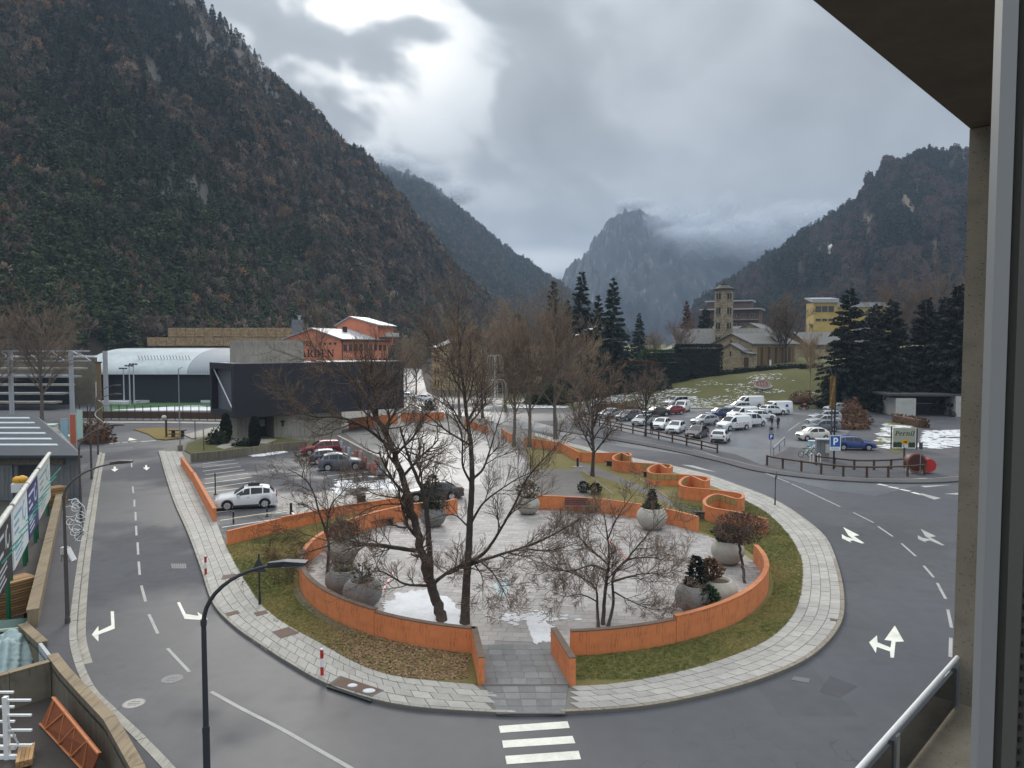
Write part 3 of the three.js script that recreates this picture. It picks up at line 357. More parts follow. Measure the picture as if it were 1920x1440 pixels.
{ // low cloud round the rocky peak and on the second ridge: many soft layers one behind the other
  const tCloud = (s) => tex(256, (u, v) => { const e = sstep(0, 0.4, u) * sstep(0, 0.4, 1 - u) * sstep(0, 0.34, v) * sstep(0, 0.4, 1 - v); return e * sstep(0.3, 0.78, fbm(u * 5 + s, v * 3.2 + s, 5, 0, s)); });
  const cm = [1, 2, 3].map((s) => new THREE.MeshStandardMaterial({ color: C(0.6, 0.64, 0.72), roughness: 1, side: THREE.DoubleSide, transparent: true, opacity: s === 3 ? 0.35 : 0.66, alphaMap: tCloud(s * 11), depthWrite: false }));
  function bank(name, label, puffs, seed) {
    const r = rngOf(seed), grp = T(name, label, 'cloud', [0, 0, 0]); grp.userData.kind = 'stuff';
    for (const [c, w, h, deep, n] of puffs) for (let k = 0; k < n; k++) {
      const g = new THREE.SphereGeometry(1, 20, 12, Math.PI * 0.2, Math.PI * 0.6, 0.5, 2.1), m = new THREE.Mesh(g, seed === 18 ? cm[2] : cm[k % 3]); m.name = 'cloud_layer';
      m.position.set(c[0] + (r() - 0.5) * w * 0.5, c[1] + (r() - 0.5) * h * 0.5, c[2] + (k / n - 0.5) * deep); m.scale.set(w * (0.6 + 0.5 * r()), h * (0.6 + 0.5 * r()), deep * 0.4); grp.add(m);
    }
  }
  bank('cloud', 'grey cloud wrapped round the top of the rocky peak', [[[508.36,396.32,-2380.00], 140, 80, 200, 6], [[602.38,347.94,-2300.00], 210, 95, 260, 7], [[729.69,320.31,-2240.00], 230, 100, 300, 7], [[840.92,333.33,-2200.00], 230, 110, 300, 6], [[393.29,446.81,-2420.00], 120, 42, 160, 3], [[645.80,288.91,-2120.00], 230, 90, 260, 6], [[520.07,309.30,-2160.00], 170, 80, 240, 5]], 8);
  bank('cloud', 'thin mist clinging to the second ridge on the left', [[[-231.35,340.72,-1380.00], 70, 34, 120, 3], [[-182.63,318.23,-1400.00], 90, 34, 160, 3], [[-120.60,283.10,-1400.00], 80, 30, 160, 3]], 18);
}

// ---------------------------------------------------------------- the island: pavements, plaza, walls
const kerbLine = spline([[-39.76,-83.45],[-26.01,-56.79],[-20.56,-46.78],[-16.80,-39.64],[-13.59,-33.52],[-11.65,-30.90],[-10.27,-29.38],[-8.41,-27.43],[-6.53,-25.68],[-4.72,-24.54],[-3.39,-24.02],[-1.74,-23.74],[0.35,-23.56],[2.08,-23.67],[4.21,-23.99],[6.37,-24.73],[8.84,-26.01],[11.38,-27.91],[13.93,-31.13],[15.65,-34.59],[18.08,-41.13],[19.49,-45.99],[20.05,-50.67],[20.23,-56.79],[19.24,-62.85],[17.87,-68.59],[15.79,-73.14],[12.67,-78.32],[8.70,-86.49],[2.91,-101.24]], 232);
const innerLine = spline([[-36.96,-82.96],[-27.14,-63.87],[-20.09,-50.12],[-16.81,-43.42],[-13.29,-36.79],[-11.39,-33.50],[-9.84,-31.46],[-7.81,-29.38],[-5.85,-27.37],[-4.42,-26.33],[-1.88,-25.69],[0.37,-25.48],[2.08,-25.44],[3.65,-25.65],[5.79,-26.46],[6.95,-27.04],[9.86,-29.11],[11.83,-31.46],[13.65,-34.80],[16.00,-40.69],[16.44,-42.28],[17.33,-46.27],[18.02,-52.55],[17.72,-57.16],[16.86,-62.41],[15.02,-69.58],[12.19,-75.34],[8.39,-83.38],[2.81,-97.76]], 232);
{
  const far = [[-5.17,-120.24],[-12.17,-130.60],[-19.80,-138.17],[-31.17,-135.92],[-38.02,-115.25],[-40.72,-105.08],[-40.52,-95.98],[-39.66,-88.33]];
  struct('island_base', new MB().prism([...kerbLine, ...far], -0.3, 0.1), K.joint);
  // pavement of concrete flags with kerb stones
  const g = new THREE.Group(); g.name = 'pavement'; g.userData.kind = 'structure'; scene.add(g);
  const kerbIn = offset(kerbLine, 0.15).map((p, i) => { const q = innerLine[i], l = Math.hypot(q[0] - kerbLine[i][0], q[1] - kerbLine[i][1]); return [lerp(kerbLine[i][0], q[0], 0.17 / l), lerp(kerbLine[i][1], q[1], 0.17 / l)]; });
  const ramp = (p) => { const t = clamp((p[1] + 25.4) / 2.05); return p[1] > -30 && p[0] > lerp(-0.95, -0.5, t) && p[0] < lerp(1.95, 1.72, t); };
  const tiles = [], kerbs = [], r = rngOf(2), at = (line, f) => { const i = Math.min(line.length - 2, Math.floor(f)), t = f - i; return [lerp(line[i][0], line[i + 1][0], t), lerp(line[i][1], line[i + 1][1], t)]; };
  const total = lenOf(kerbLine), n = 231;
  for (let k = 0; k < n; k++) {   // about 0.6 m of kerb each
    const a0 = kerbLine[k], b0 = kerbLine[k + 1], a1 = kerbIn[k], b1 = kerbIn[k + 1], mid = [(a0[0] + b0[0]) / 2, (a0[1] + b0[1]) / 2];
    const lo = ramp(mid) ? 0.108 : 0.125 + 0.006 * r(), e = 0.012;
    const K1 = (p, q, t) => [lerp(p[0], q[0], t), lerp(p[1], q[1], t)];
    if (k % 2 === 0 && k + 2 <= n) { const c0 = kerbLine[k + 2], c1 = kerbIn[k + 2], A = K1(a0, c0, e), B = K1(c0, a0, e), Cc = K1(c1, a1, e), Dd = K1(a1, c1, e); kerbs.push({ d: Math.hypot(...mid), v: [A, b0, B, Cc, b1, Dd], y: lo }); }
    const rows = 4;
    for (let j = 0; j < rows; j++) {
      if (k % 1) continue;
      const off = j % 2 ? 0.5 : 0, f0 = k + off, f1 = Math.min(k + 1 + off, n);
      const P = (f, t) => { const p = at(kerbIn, f), q = at(innerLine, f); return [lerp(p[0], q[0], t), lerp(p[1], q[1], t)]; };
      const g1 = 0.011 / 0.55, g2 = 0.012 / 0.45, t0 = j / rows + g2 / rows, t1 = (j + 1) / rows - g2 / rows;
      const v = [P(f0 + g1, t0), P(f1 - g1, t0), P(f1 - g1, t1), P(f0 + g1, t1)], m = P((f0 + f1) / 2, (t0 + t1) / 2);
      if (ramp(m)) continue;
      tiles.push({ d: Math.hypot(...m), v, y: 0.13 + 0.007 * (r() - 0.5) });
    }
  }
  const block = (mb, v, y, y0) => { const c = v.map((p) => V(p[0], y, p[1])), l = v.map((p) => V(p[0], y0, p[1])); mb.poly(c.slice().reverse()); for (let i = 0; i < v.length; i++) { const q = (i + 1) % v.length; mb.quad(l[q], l[i], c[i], c[q]); } return mb; };
  tiles.sort((a, b) => a.d - b.d);
  const rest = [new MB(), new MB(), new MB(), new MB()];
  tiles.forEach((t, i) => { const m = Math.floor(r() * 4); if (i < 300) M('paving_slab', block(new MB(), t.v, t.y, 0.09), K.tile[m], g); else block(rest[m], t.v, t.y, 0.09); });
  rest.forEach((mb, i) => tag(M('distant_paving', mb, K.tile[i], g), null, null, null, 'stuff'));
  kerbs.forEach((t) => M('kerb_stone', block(new MB(), t.v, t.y, -0.1), t.v[0][0] > -1 && t.d < 44 ? K.kerbTan : K.kerb, g));
  // dropped ramp of dark flags
  const rm = [new MB(), new MB(), new MB(), new MB()];
  const rp = (u, v, y) => V(lerp(lerp(-0.95, 1.95, u), lerp(-0.5, 1.72, u), v), y, lerp(-25.42, -23.53, v));
  for (let i = 0; i < 5; i++) for (let j = 0; j < 4; j++) { const e = 0.012, h = (v) => lerp(0.14, 0.112, v), u0 = i / 5 + e / 2, u1 = (i + 1) / 5 - e / 2, v0 = j / 4 + e, v1 = (j + 1) / 4 - e; M('ramp_slab', new MB().hexa([rp(u0, v1, 0.05), rp(u1, v1, 0.05), rp(u1, v0, 0.05), rp(u0, v0, 0.05), rp(u0, v1, h(v1)), rp(u1, v1, h(v1)), rp(u1, v0, h(v0)), rp(u0, v0, h(v0))]), K.wetStone[(i * 2 + j * 3 + (i * j) % 2) % 4], g); }
  M('ramp_bed', new MB().quad(rp(0, 1, 0.104), rp(1, 1, 0.104), rp(1, 0, 0.13), rp(0, 0, 0.13)), K.joint, g);
}
struct('grass_verge', new MB().prism([...innerLine.slice(45), ...[[1.57,-87.37],[1.88,-65.15],[1.93,-53.42],[-3.77,-52.22],[-7.29,-56.18],[-11.91,-51.55],[-14.77,-47.21],[-16.85,-43.54]]], 0, 0.134), K.grass);
const CX = 1.09, CZ = -40.63, RR = 12.45, ring = (deg, r = RR) => [CX + Math.cos(deg * Math.PI / 180) * r * 0.98, CZ + Math.sin(deg * Math.PI / 180) * r * 1.018];
{ // plaza paving
  const g = new THREE.Group(); g.name = 'plaza'; g.userData.kind = 'structure'; scene.add(g);
  const disc = []; for (let a = 0; a < 360; a += 4) disc.push(ring(a, RR - 0.1));
  M('plaza_bed', new MB().prism(disc, 0, 0.148), K.slabJoint, g);
  const slabs = [], r = rngOf(12), S = 0.62, th = 0.1, c = Math.cos(th), s = Math.sin(th);
  const prom = [[-4.06,-52.13],[1.96,-52.13],[2.07,-63.77],[1.38,-76.62],[-0.32,-89.12],[-4.47,-103.76],[-9.96,-113.81],[-24.07,-110.01],[-23.53,-102.47],[-15.17,-81.18],[-10.74,-67.18],[-6.47,-56.08]];
  M('promenade_bed', new MB().prism(prom, 0, 0.147), K.slabJoint, g);
  const inP = (x, z) => { let k = false; for (let i = 0, j = prom.length - 1; i < prom.length; j = i++) if ((prom[i][1] > z) !== (prom[j][1] > z) && x < (prom[j][0] - prom[i][0]) * (z - prom[i][1]) / (prom[j][1] - prom[i][1]) + prom[i][0]) k = !k; return k; };
  for (let i = -90; i < 90; i++) for (let j = -40; j < 170; j++) {
    const lx = (i + (j % 2 ? 0.5 : 0)) * S, lz = -j * S * 0.75, x = CX + lx * c - lz * s, z = CZ + lx * s + lz * c;
    const inC = Math.hypot((x - CX) / 0.98, (z - CZ) / 1.018) < RR - 0.3, inE = Math.abs(x - 0.15) < 0.9 && z > -30 && z < -28.4;
    if ((z > -29.1 && Math.abs(x - 0.2) < 1.7) || (!inC && !(inP(x, z) && z > -84))) continue;
    slabs.push({ x, z, d: Math.hypot(x, z), h: 0.163 + 0.006 * (r() - 0.5), m: Math.floor(r() * 4) });
  }
  slabs.sort((a, b) => a.d - b.d);
  const proto = new MB().box(0, 0, 0, S - 0.014, 0.03, S * 0.75 - 0.014).build(), rest = [new MB(), new MB(), new MB(), new MB()];
  slabs.forEach((q, i) => { if (i < 300) { const m = M('plaza_slab', proto, K.slab[q.m], g); m.position.set(q.x, q.h - 0.015, q.z); m.rotation.y = -th; } else rest[q.m].box(q.x, q.h - 0.015, q.z, S - 0.014, 0.03, S * 0.75 - 0.014, -th); });
  rest.forEach((mb, i) => tag(M('plaza_paving', mb, K.slab[i], g), null, null, null, 'stuff'));
  // entrance path between the wing walls: large wet flags
  for (let i = 0; i < 6; i++) for (let j = 0; j < 7; j++) { const z = -25.72 - j * 0.5, x = -0.77 + i * 0.515 - 0.075 * j; M('entrance_slab', new MB().box(x, 0.142 + 0.004 * ((i * 7 + j * 3) % 3), z, 0.5, 0.04, 0.485), K.wetStone[(i * 3 + j * 5 + (i * j) % 3) % 4], g); }
  M('entrance_bed', new MB().prism([[-1.04, -25.44], [2.1, -25.4], [1.6, -29.2], [-1.55, -29.2]], 0.1, 0.142), K.joint, g);
}
function blobMesh(pts, y, th, seed, rag = 0.25) {   // a thin ragged sheet (snow, chalk)
  const p = spline([...pts, pts[0]], 90).slice(0, 90), c = p.reduce((a, q) => [a[0] + q[0] / 90, a[1] + q[1] / 90], [0, 0]);
  return new MB().prism(p.map((q, i) => { const k = 1 + rag * (fbm(q[0] * 1.6, q[1] * 1.6, 3, 0, seed) - 0.5) * 2 + rag * 0.5 * (hash3(i, seed, 2) - 0.5); return [c[0] + (q[0] - c[0]) * k, c[1] + (q[1] - c[1]) * k]; }), y, y + th);
}
const snowThing = (label, pts, y, th, seed, rag) => tag(M('snow_patch', blobMesh(pts, y, th, seed, rag), K.snow), label, 'snow', null, 'stuff');
snowThing('white snow lying behind the front wall by the two big trees', [[-6.08,-33.74],[-4.65,-35.61],[-2.71,-33.88],[-2.24,-31.42],[-3.61,-30.99],[-5.19,-31.73]], 0.165, 0.02, 3);
snowThing('small snow patch trodden at the plaza entrance', [[0.58,-31.98],[1.16,-31.86],[1.58,-30.99],[1.61,-29.94],[1.40,-29.07],[0.93,-29.07],[0.66,-30.40]], 0.168, 0.01, 5, 0.3);
scatterSnow('thin snow scraps trodden over the front of the plaza', [[-1.65,-32.37],[0.00,-33.04],[2.35,-32.37],[3.62,-31.11],[1.69,-30.63],[0.00,-30.99]], 0.172, 500, 0.16, 15, 0.46);
snowThing('snow strip along the back wall of the small car park', [[-28.85,-80.59],[-27.18,-82.20],[-25.06,-83.03],[-25.15,-81.38],[-27.27,-79.03]], 0.12, 0.03, 6);
scatterSnow('snow left beside the dark car in the small car park', [[-15.19,-63.93],[-12.71,-67.91],[-8.75,-63.93],[-8.40,-58.23],[-11.43,-56.62],[-14.10,-59.29]], 0.127, 700, 0.5, 7, 0.5);
snowThing('big slushy snow sheet over the far end of the promenade', [[-14.32,-73.73],[-14.07,-98.02],[-8.08,-102.30],[-3.65,-92.49],[-1.67,-77.21],[-2.70,-62.44],[-5.11,-59.04],[-8.71,-63.66]], 0.166, 0.012, 8, 0.3).material = K.slush;
struct('snowy_street', new MB().prism([[-19.94,-133.74],[-16.56,-135.92],[-13.00,-129.59],[-9.91,-125.68],[-15.11,-162.34],[-21.76,-190.00],[-29.00,-245.76],[-45.02,-370.67],[-52.64,-387.79],[-56.94,-370.67],[-34.07,-228.97]], 0.006, 0.006), K.slush);
tag(M('chalk_mark', blobMesh([[-0.92,-36.17],[-0.40,-37.01],[-0.21,-35.53],[-0.56,-34.76]], 0.168, 0.002, 9, 0.4), mat([0.36, 0.44, 0.46], 0.8)), 'faded pale blue paint mark on the plaza paving', 'paint mark');
for (const [a, label] of [[[[-6.18,-38.61],[-6.24,-34.39]], 'thin red line across the plaza beside the grey pots'], [[[5.87,-44.83],[6.37,-40.35]], 'thin red line across the plaza behind the bushy small tree']]) {
  const L = Math.hypot(a[1][0] - a[0][0], a[1][1] - a[0][1]);
  tag(M('red_line', new MB().box((a[0][0] + a[1][0]) / 2, 0.17, (a[0][1] + a[1][1]) / 2, L, 0.006, 0.07, -Math.atan2(a[1][1] - a[0][1], a[1][0] - a[0][0])), K.red), label, 'painted line');
}
// orange rendered walls: each a thing of joined panels under a coping
function wallThing(label, panels, group) {   // panels: {pts, h, t, y}
  const o = T('orange_wall', label, 'wall', [0, 0, 0], 0, group);
  for (const q of panels) {
    const t = q.t ?? 0.22, y0 = q.y ?? 0.05, A = offset(q.pts, t / 2), B = offset(q.pts, -t / 2), hh = q.h2 !== undefined ? (i) => lerp(q.h, q.h2, i / (q.pts.length - 1)) : () => q.h;
    M('wall_panel', strip(new MB(), A, B, y0, hh).build(0.5), K.orange, o);
    M('coping', strip(new MB(), offset(q.pts, t / 2 + 0.012), offset(q.pts, -t / 2 - 0.012), null, (i) => hh(i) + 0.032), q.cap ?? K.orangeCap, o);
    M('coping_edge', strip(new MB(), offset(q.pts, t / 2 + 0.01), offset(q.pts, -t / 2 - 0.01), q.h2 === undefined ? q.h - 0.004 : Math.min(q.h, q.h2), (i) => hh(i) + 0.03), q.cap ?? K.orangeCap, o);
  }
  return o;
}
const arc = (a, b, n = 24) => Array.from({ length: n + 1 }, (_, i) => ring(lerp(a, b, i / n)));
const wallFL = wallThing('orange curved plaza wall left of the front entrance', [{ pts: arc(101.8, 123), h: 1.1, cap: K.capDark }, { pts: arc(123.1, 172, 36), h: 1.2, cap: K.capDark }, { pts: arc(172.1, 203), h: 1.14 }]);
M('drain_channel', strip(new MB(), arc(128, 158).map((p, i) => ring(128 + i * 1.25, RR + 0.16)), arc(128, 158).map((p, i) => ring(128 + i * 1.25, RR + 0.5)), 0.1, 0.15), K.concreteDark, wallFL);
wallThing('orange curved plaza wall right of the front entrance', [{ pts: arc(63.8, 84.6), h: 1.08, cap: K.capDark }, { pts: arc(22, 63.7, 36), h: 1.2 }, { pts: arc(2, 21.9), h: 1.1 }]);
wallThing('orange wall behind the bench on the left of the plaza', [{ pts: arc(203.2, 234), h: 1.16 }]);
wallThing('orange wall behind the bench at the back of the plaza', [{ pts: arc(273, 300), h: 1.14 }, { pts: arc(300.1, 331), h: 1.12 }]);
wallThing('low orange stub wall between two pots at the promenade mouth', [{ pts: [[-4.59,-51.30],[-3.91,-52.13]], h: 1.15 }]);
wallThing('orange wing wall left of the entrance path', [{ pts: [[-1.46, -28.3], [-1.06, -25.5]], h: 1.1, cap: K.capDark }]);
wallThing('orange wing wall right of the entrance path', [{ pts: [[1.6, -28.2], [2.11, -25.42]], h: 1.12, cap: K.capDark }]);
wallThing('orange wall dividing the small car park from the grass', [{ pts: [[-16.88,-43.77],[-14.73,-47.07]], h: 0.95 }, { pts: [[-14.73,-47.09],[-11.84,-51.23],[-7.94,-55.04]], h: 1.0, h2: 0.7 }]);
wallThing('short orange wall between pavement and small car park, far piece', [{ pts: [[-32.65,-73.32],[-27.73,-64.38]], h: 0.95 }]);
wallThing('orange wall between pavement and small car park beside the white SUV', [{ pts: [[-27.42,-63.87],[-19.98,-49.66]], h: 1.0 }]);
wallThing('orange wall at the far left end of the promenade', [{ pts: [[-23.15,-105.76],[-20.52,-110.01],[-17.31,-112.26]], h: 1.5 }]);
wallThing('orange wall at the far end of the promenade beside the black building', [{ pts: [[-17.34,-116.23],[-14.17,-116.23],[-10.82,-117.89]], h: 1.35 }]);
wallThing('straight orange walls stepping along the far right of the promenade', [{ pts: [[-6.90,-109.28],[-3.21,-99.37]], h: 1.05 }, { pts: [[-1.25,-96.45],[0.00,-90.60]], h: 1.1 }, { pts: [[1.57,-87.23],[5.36,-82.82]], h: 1.1 }, { pts: [[5.46,-82.61],[6.92,-75.21]], h: 1.1 }]);
{ // the snaking wall
  const S = [[15.98,-46.19],[14.76,-48.13],[13.28,-49.73],[13.62,-52.16],[15.00,-54.05],[16.04,-52.35],[16.79,-54.05],[15.24,-55.66],[13.25,-56.93],[13.52,-59.42],[14.86,-61.62],[15.43,-59.19],[16.08,-60.87],[14.76,-62.13],[11.95,-62.91],[12.04,-65.38],[13.40,-67.75],[13.74,-65.38],[14.36,-67.44],[12.05,-68.36],[9.91,-69.63],[9.88,-72.31],[11.08,-74.84],[11.49,-72.66],[11.73,-74.84],[9.14,-74.84],[7.03,-75.21]];
  const p = spline(S, 230), cut = [0, 46, 92, 138, 184, 230];
  const o = wallThing('snaking orange wall of U bends on the right of the plaza', cut.slice(0, -1).map((a, i) => ({ pts: p.slice(a, cut[i + 1] + 1), h: 1.1, t: 0.2 })));
  for (const [a, b] of [[26, 42], [70, 84], [112, 126], [152, 166], [192, 204]]) { const q = p.slice(a, b + 1); M('tan_panel', strip(new MB(), offset(q, 0.112), offset(q, -0.112), 0.62, 1.08), K.lattice, o); for (let i = a; i < b; i += 2) { const c = p[i], d = p[i + 1], an = -Math.atan2(d[1] - c[1], d[0] - c[0]); M('panel_slat', new MB().box(c[0], 0.85, c[1], 0.06, 0.44, 0.25, an), K.wood, o); } }
  struct('gravel_bed', new MB().prism([...[[6.77,-75.28],[9.35,-68.36],[11.16,-60.73],[12.74,-55.18],[13.81,-52.85],[13.18,-49.32],[14.17,-56.13],[11.95,-59.19],[9.19,-63.82],[5.85,-70.72]]], 0, 0.139), K.gravel);
  struct('gravel_path', new MB().prism([[1.97,-54.62],[6.18,-57.12],[6.44,-63.82],[6.36,-70.72],[2.54,-70.72],[1.84,-63.82]], 0, 0.138), K.gravel);
  for (const [a, b, w] of [[[6.68,-70.34], [8.06,-58.82], 0.14], [[11.11,-68.59], [12.17,-57.19], 0.14]]) struct('path_edging', strip(new MB(), offset([a, b], w / 2), offset([a, b], -w / 2), 0.1, 0.16), K.kerbTan);
}
{ // grass tufts and fallen leaves on the verge
  const r = rngOf(41), tuft = new MB();
  for (let k = 0; k < 7; k++) { const a = r() * 6.28, x = (r() - 0.5) * 0.14, z = (r() - 0.5) * 0.14, h = 0.035 + 0.05 * r(), w = 0.007, l = 0.03; tuft.tri(V(x - w * Math.cos(a), 0, z - w * Math.sin(a)), V(x + w * Math.cos(a), 0, z + w * Math.sin(a)), V(x + l * Math.sin(a), h, z - l * Math.cos(a))); }
  const poly = [...innerLine.slice(18, 210)], inn = (x, z) => { let k = false; for (let i = 0, j = poly.length - 1; i < poly.length; j = i++) if ((poly[i][1] > z) !== (poly[j][1] > z) && x < (poly[j][0] - poly[i][0]) * (z - poly[i][1]) / (poly[j][1] - poly[i][1]) + poly[i][0]) k = !k; return k; };
  const spots = [], leaves = [], wA = [-17.04,-44.01], wB = [-7.37,-56.79];
  for (let k = 0; k < 520000 && spots.length < 52000; k++) { const x = lerp(-18, 20, r()), z = lerp(-58, -25.9, Math.pow(r(), 0.9)); if (Math.hypot(x - CX, z - CZ) < RR + 0.15 || !inn(x, z)) continue; if (x > -1.6 && x < 2.2 && z > -30) continue; if (z < -50 && x > -12 && x < 12) continue; if (x < wB[0] && z < lerp(wA[1], wB[1], (x - wA[0]) / (wB[0] - wA[0])) + 0.3) continue; const lit = sstep(-10, -5, x) * (1 - sstep(-0.5, 0.2, x)) * sstep(-33, -29, z); if (r() < lit * 0.9) { if (leaves.length < 15000) leaves.push([x, z]); continue; } spots.push([x, z]); }
  const im = new THREE.InstancedMesh(tuft.build(), mat([1, 1, 1], 1), spots.length), m = new THREE.Matrix4(), q = new THREE.Quaternion();
  spots.forEach(([x, z], i) => { const g = sstep(0.38, 0.62, fbm(x / 3, z / 3, 4, 0, 3) + (x > 2 ? 0.1 : -0.06)), t = 0.7 + 0.6 * r(); im.setMatrixAt(i, m.compose(V(x, 0.13, z), q.setFromAxisAngle(V(0, 1, 0), r() * 6.28), V(1, 0.7 + 0.7 * r(), 1))); im.setColorAt(i, C(lerp(0.3, 0.14, g) * t, lerp(0.25, 0.165, g) * t, lerp(0.09, 0.045, g) * t)); });
  im.name = 'grass'; scene.add(im); tag(im, 'short winter grass, olive and straw, round the plaza wall', 'grass', null, 'stuff');
  const leaf = new MB().quad(V(-0.04, 0, 0.02), V(0, 0.012, 0.045), V(0.045, 0.004, 0), V(0, 0.0, -0.04)).build(), il = new THREE.InstancedMesh(leaf, mat([1, 1, 1], 0.95), leaves.length);
  leaves.forEach(([x, z], i) => { const t = 0.6 + 0.8 * r(); il.setMatrixAt(i, m.compose(V(x, 0.14 + 0.02 * r(), z), q.setFromEuler(new THREE.Euler((r() - 0.5) * 0.8, r() * 6.28, (r() - 0.5) * 0.8)), V(1, 1, 1))); il.setColorAt(i, C(0.24 * t, 0.15 * t, 0.085 * t)); });
  il.name = 'fallen_leaves'; scene.add(il); tag(il, 'brown fallen leaves under the front wall left of the entrance', 'leaves', null, 'stuff');
}
// ---------------------------------------------------------------- other pavements, kerbs and road markings
{
  const a = spline([[-45.44,-82.21],[-36.28,-64.57],[-29.82,-52.28],[-25.08,-43.31],[-21.90,-37.37],[-19.43,-32.84],[-17.88,-30.09],[-16.68,-28.25],[-15.49,-26.61],[-14.31,-25.15],[-12.97,-23.84],[-11.31,-22.25],[-9.66,-20.60],[-7.62,-18.44]], 90);
  const w = new THREE.Group(); w.name = 'left_pavement'; w.userData.kind = 'structure'; scene.add(w);
  const wallSide = [...yardEdge.map((p) => p), ...lowWall.slice(0)];
  M('walkway', new MB().prism([...offset(a, 0.25), ...wallSide.slice().reverse().filter((p, i) => true)], 0.0, 0.118), K.asphaltWalk, w);
  for (let i = 0; i < 90; i++) { const A = [a[i], [lerp(a[i][0], a[i + 1][0], 0.985), lerp(a[i][1], a[i + 1][1], 0.985)]]; M('kerb_stone', strip(new MB(), A, offset(A, 0.27), -0.1, 0.13 + 0.005 * ((i * 7) % 3)), K.kerb, w); }
  const gut = a.slice(0, 76); M('gutter', strip(new MB(), offset(gut, -0.02), offset(gut, -0.33), null, 0.006), K.concrete, w);
  // the pavement along the fence on the far side of the road
  const b = spline([[7.54,-105.08],[14.74,-93.29],[19.89,-83.87],[23.01,-76.16],[24.61,-71.25],[27.42,-68.03],[31.43,-66.12],[36.04,-65.86],[40.64,-67.20],[47.19,-69.75]], 70), g = new THREE.Group(); g.name = 'fence_pavement'; g.userData.kind = 'structure'; scene.add(g);
  M('walkway', strip(new MB(), offset(b, 0.18), offset(b, 1.75), 0, 0.118), K.asphaltWalk, g);
  for (let i = 0; i < 70; i++) { const A = [b[i], [lerp(b[i][0], b[i + 1][0], 0.985), lerp(b[i][1], b[i + 1][1], 0.985)]]; M('kerb_stone', strip(new MB(), A, offset(A, 0.18), -0.1, 0.126), K.kerbTan, g); }
  struct('wet_road', new MB().prism([...offset(b, -0.05).slice(0, 62), ...[[28.84,-58.82],[26.37,-60.99],[24.66,-65.86],[23.29,-70.34],[21.20,-77.59],[17.31,-83.03],[13.19,-87.40],[9.38,-93.29],[5.09,-101.24],[0.00,-109.21],[-5.17,-120.24],[-10.22,-129.59],[-5.84,-135.92],[3.35,-116.87]]], 0.003, 0.003), K.asphaltWet);
  struct('wet_car_park', new MB().prism([[10.65,-123.82],[18.51,-135.92],[33.04,-144.13],[54.16,-145.39],[61.43,-142.90],[50.14,-109.21],[36.35,-84.29],[32.65,-87.40],[25.06,-74.12],[24.57,-81.40],[21.16,-89.28],[15.99,-101.24]], 0.003, 0.003), K.asphaltWet);
  struct('car_park_floor', new MB().prism([[24.88,-72.82],[29.31,-75.47],[37.94,-77.59],[47.75,-79.07],[53.58,-88.80],[43.15,-88.33],[32.31,-86.49],[27.03,-78.32]], 0.004, 0.004), K.asphaltWalk);
  struct('small_car_park', new MB().prism([[-32.46,-73.38],[-19.72,-49.11],[-18.45,-46.57],[-17.13,-44.53],[-15.00,-47.95],[-12.07,-52.26],[-7.43,-57.21],[-10.72,-67.07],[-14.77,-80.59],[-19.49,-84.74],[-24.23,-84.31],[-28.66,-81.38],[-32.18,-76.10]], 0, 0.12), K.asphaltNew);
}
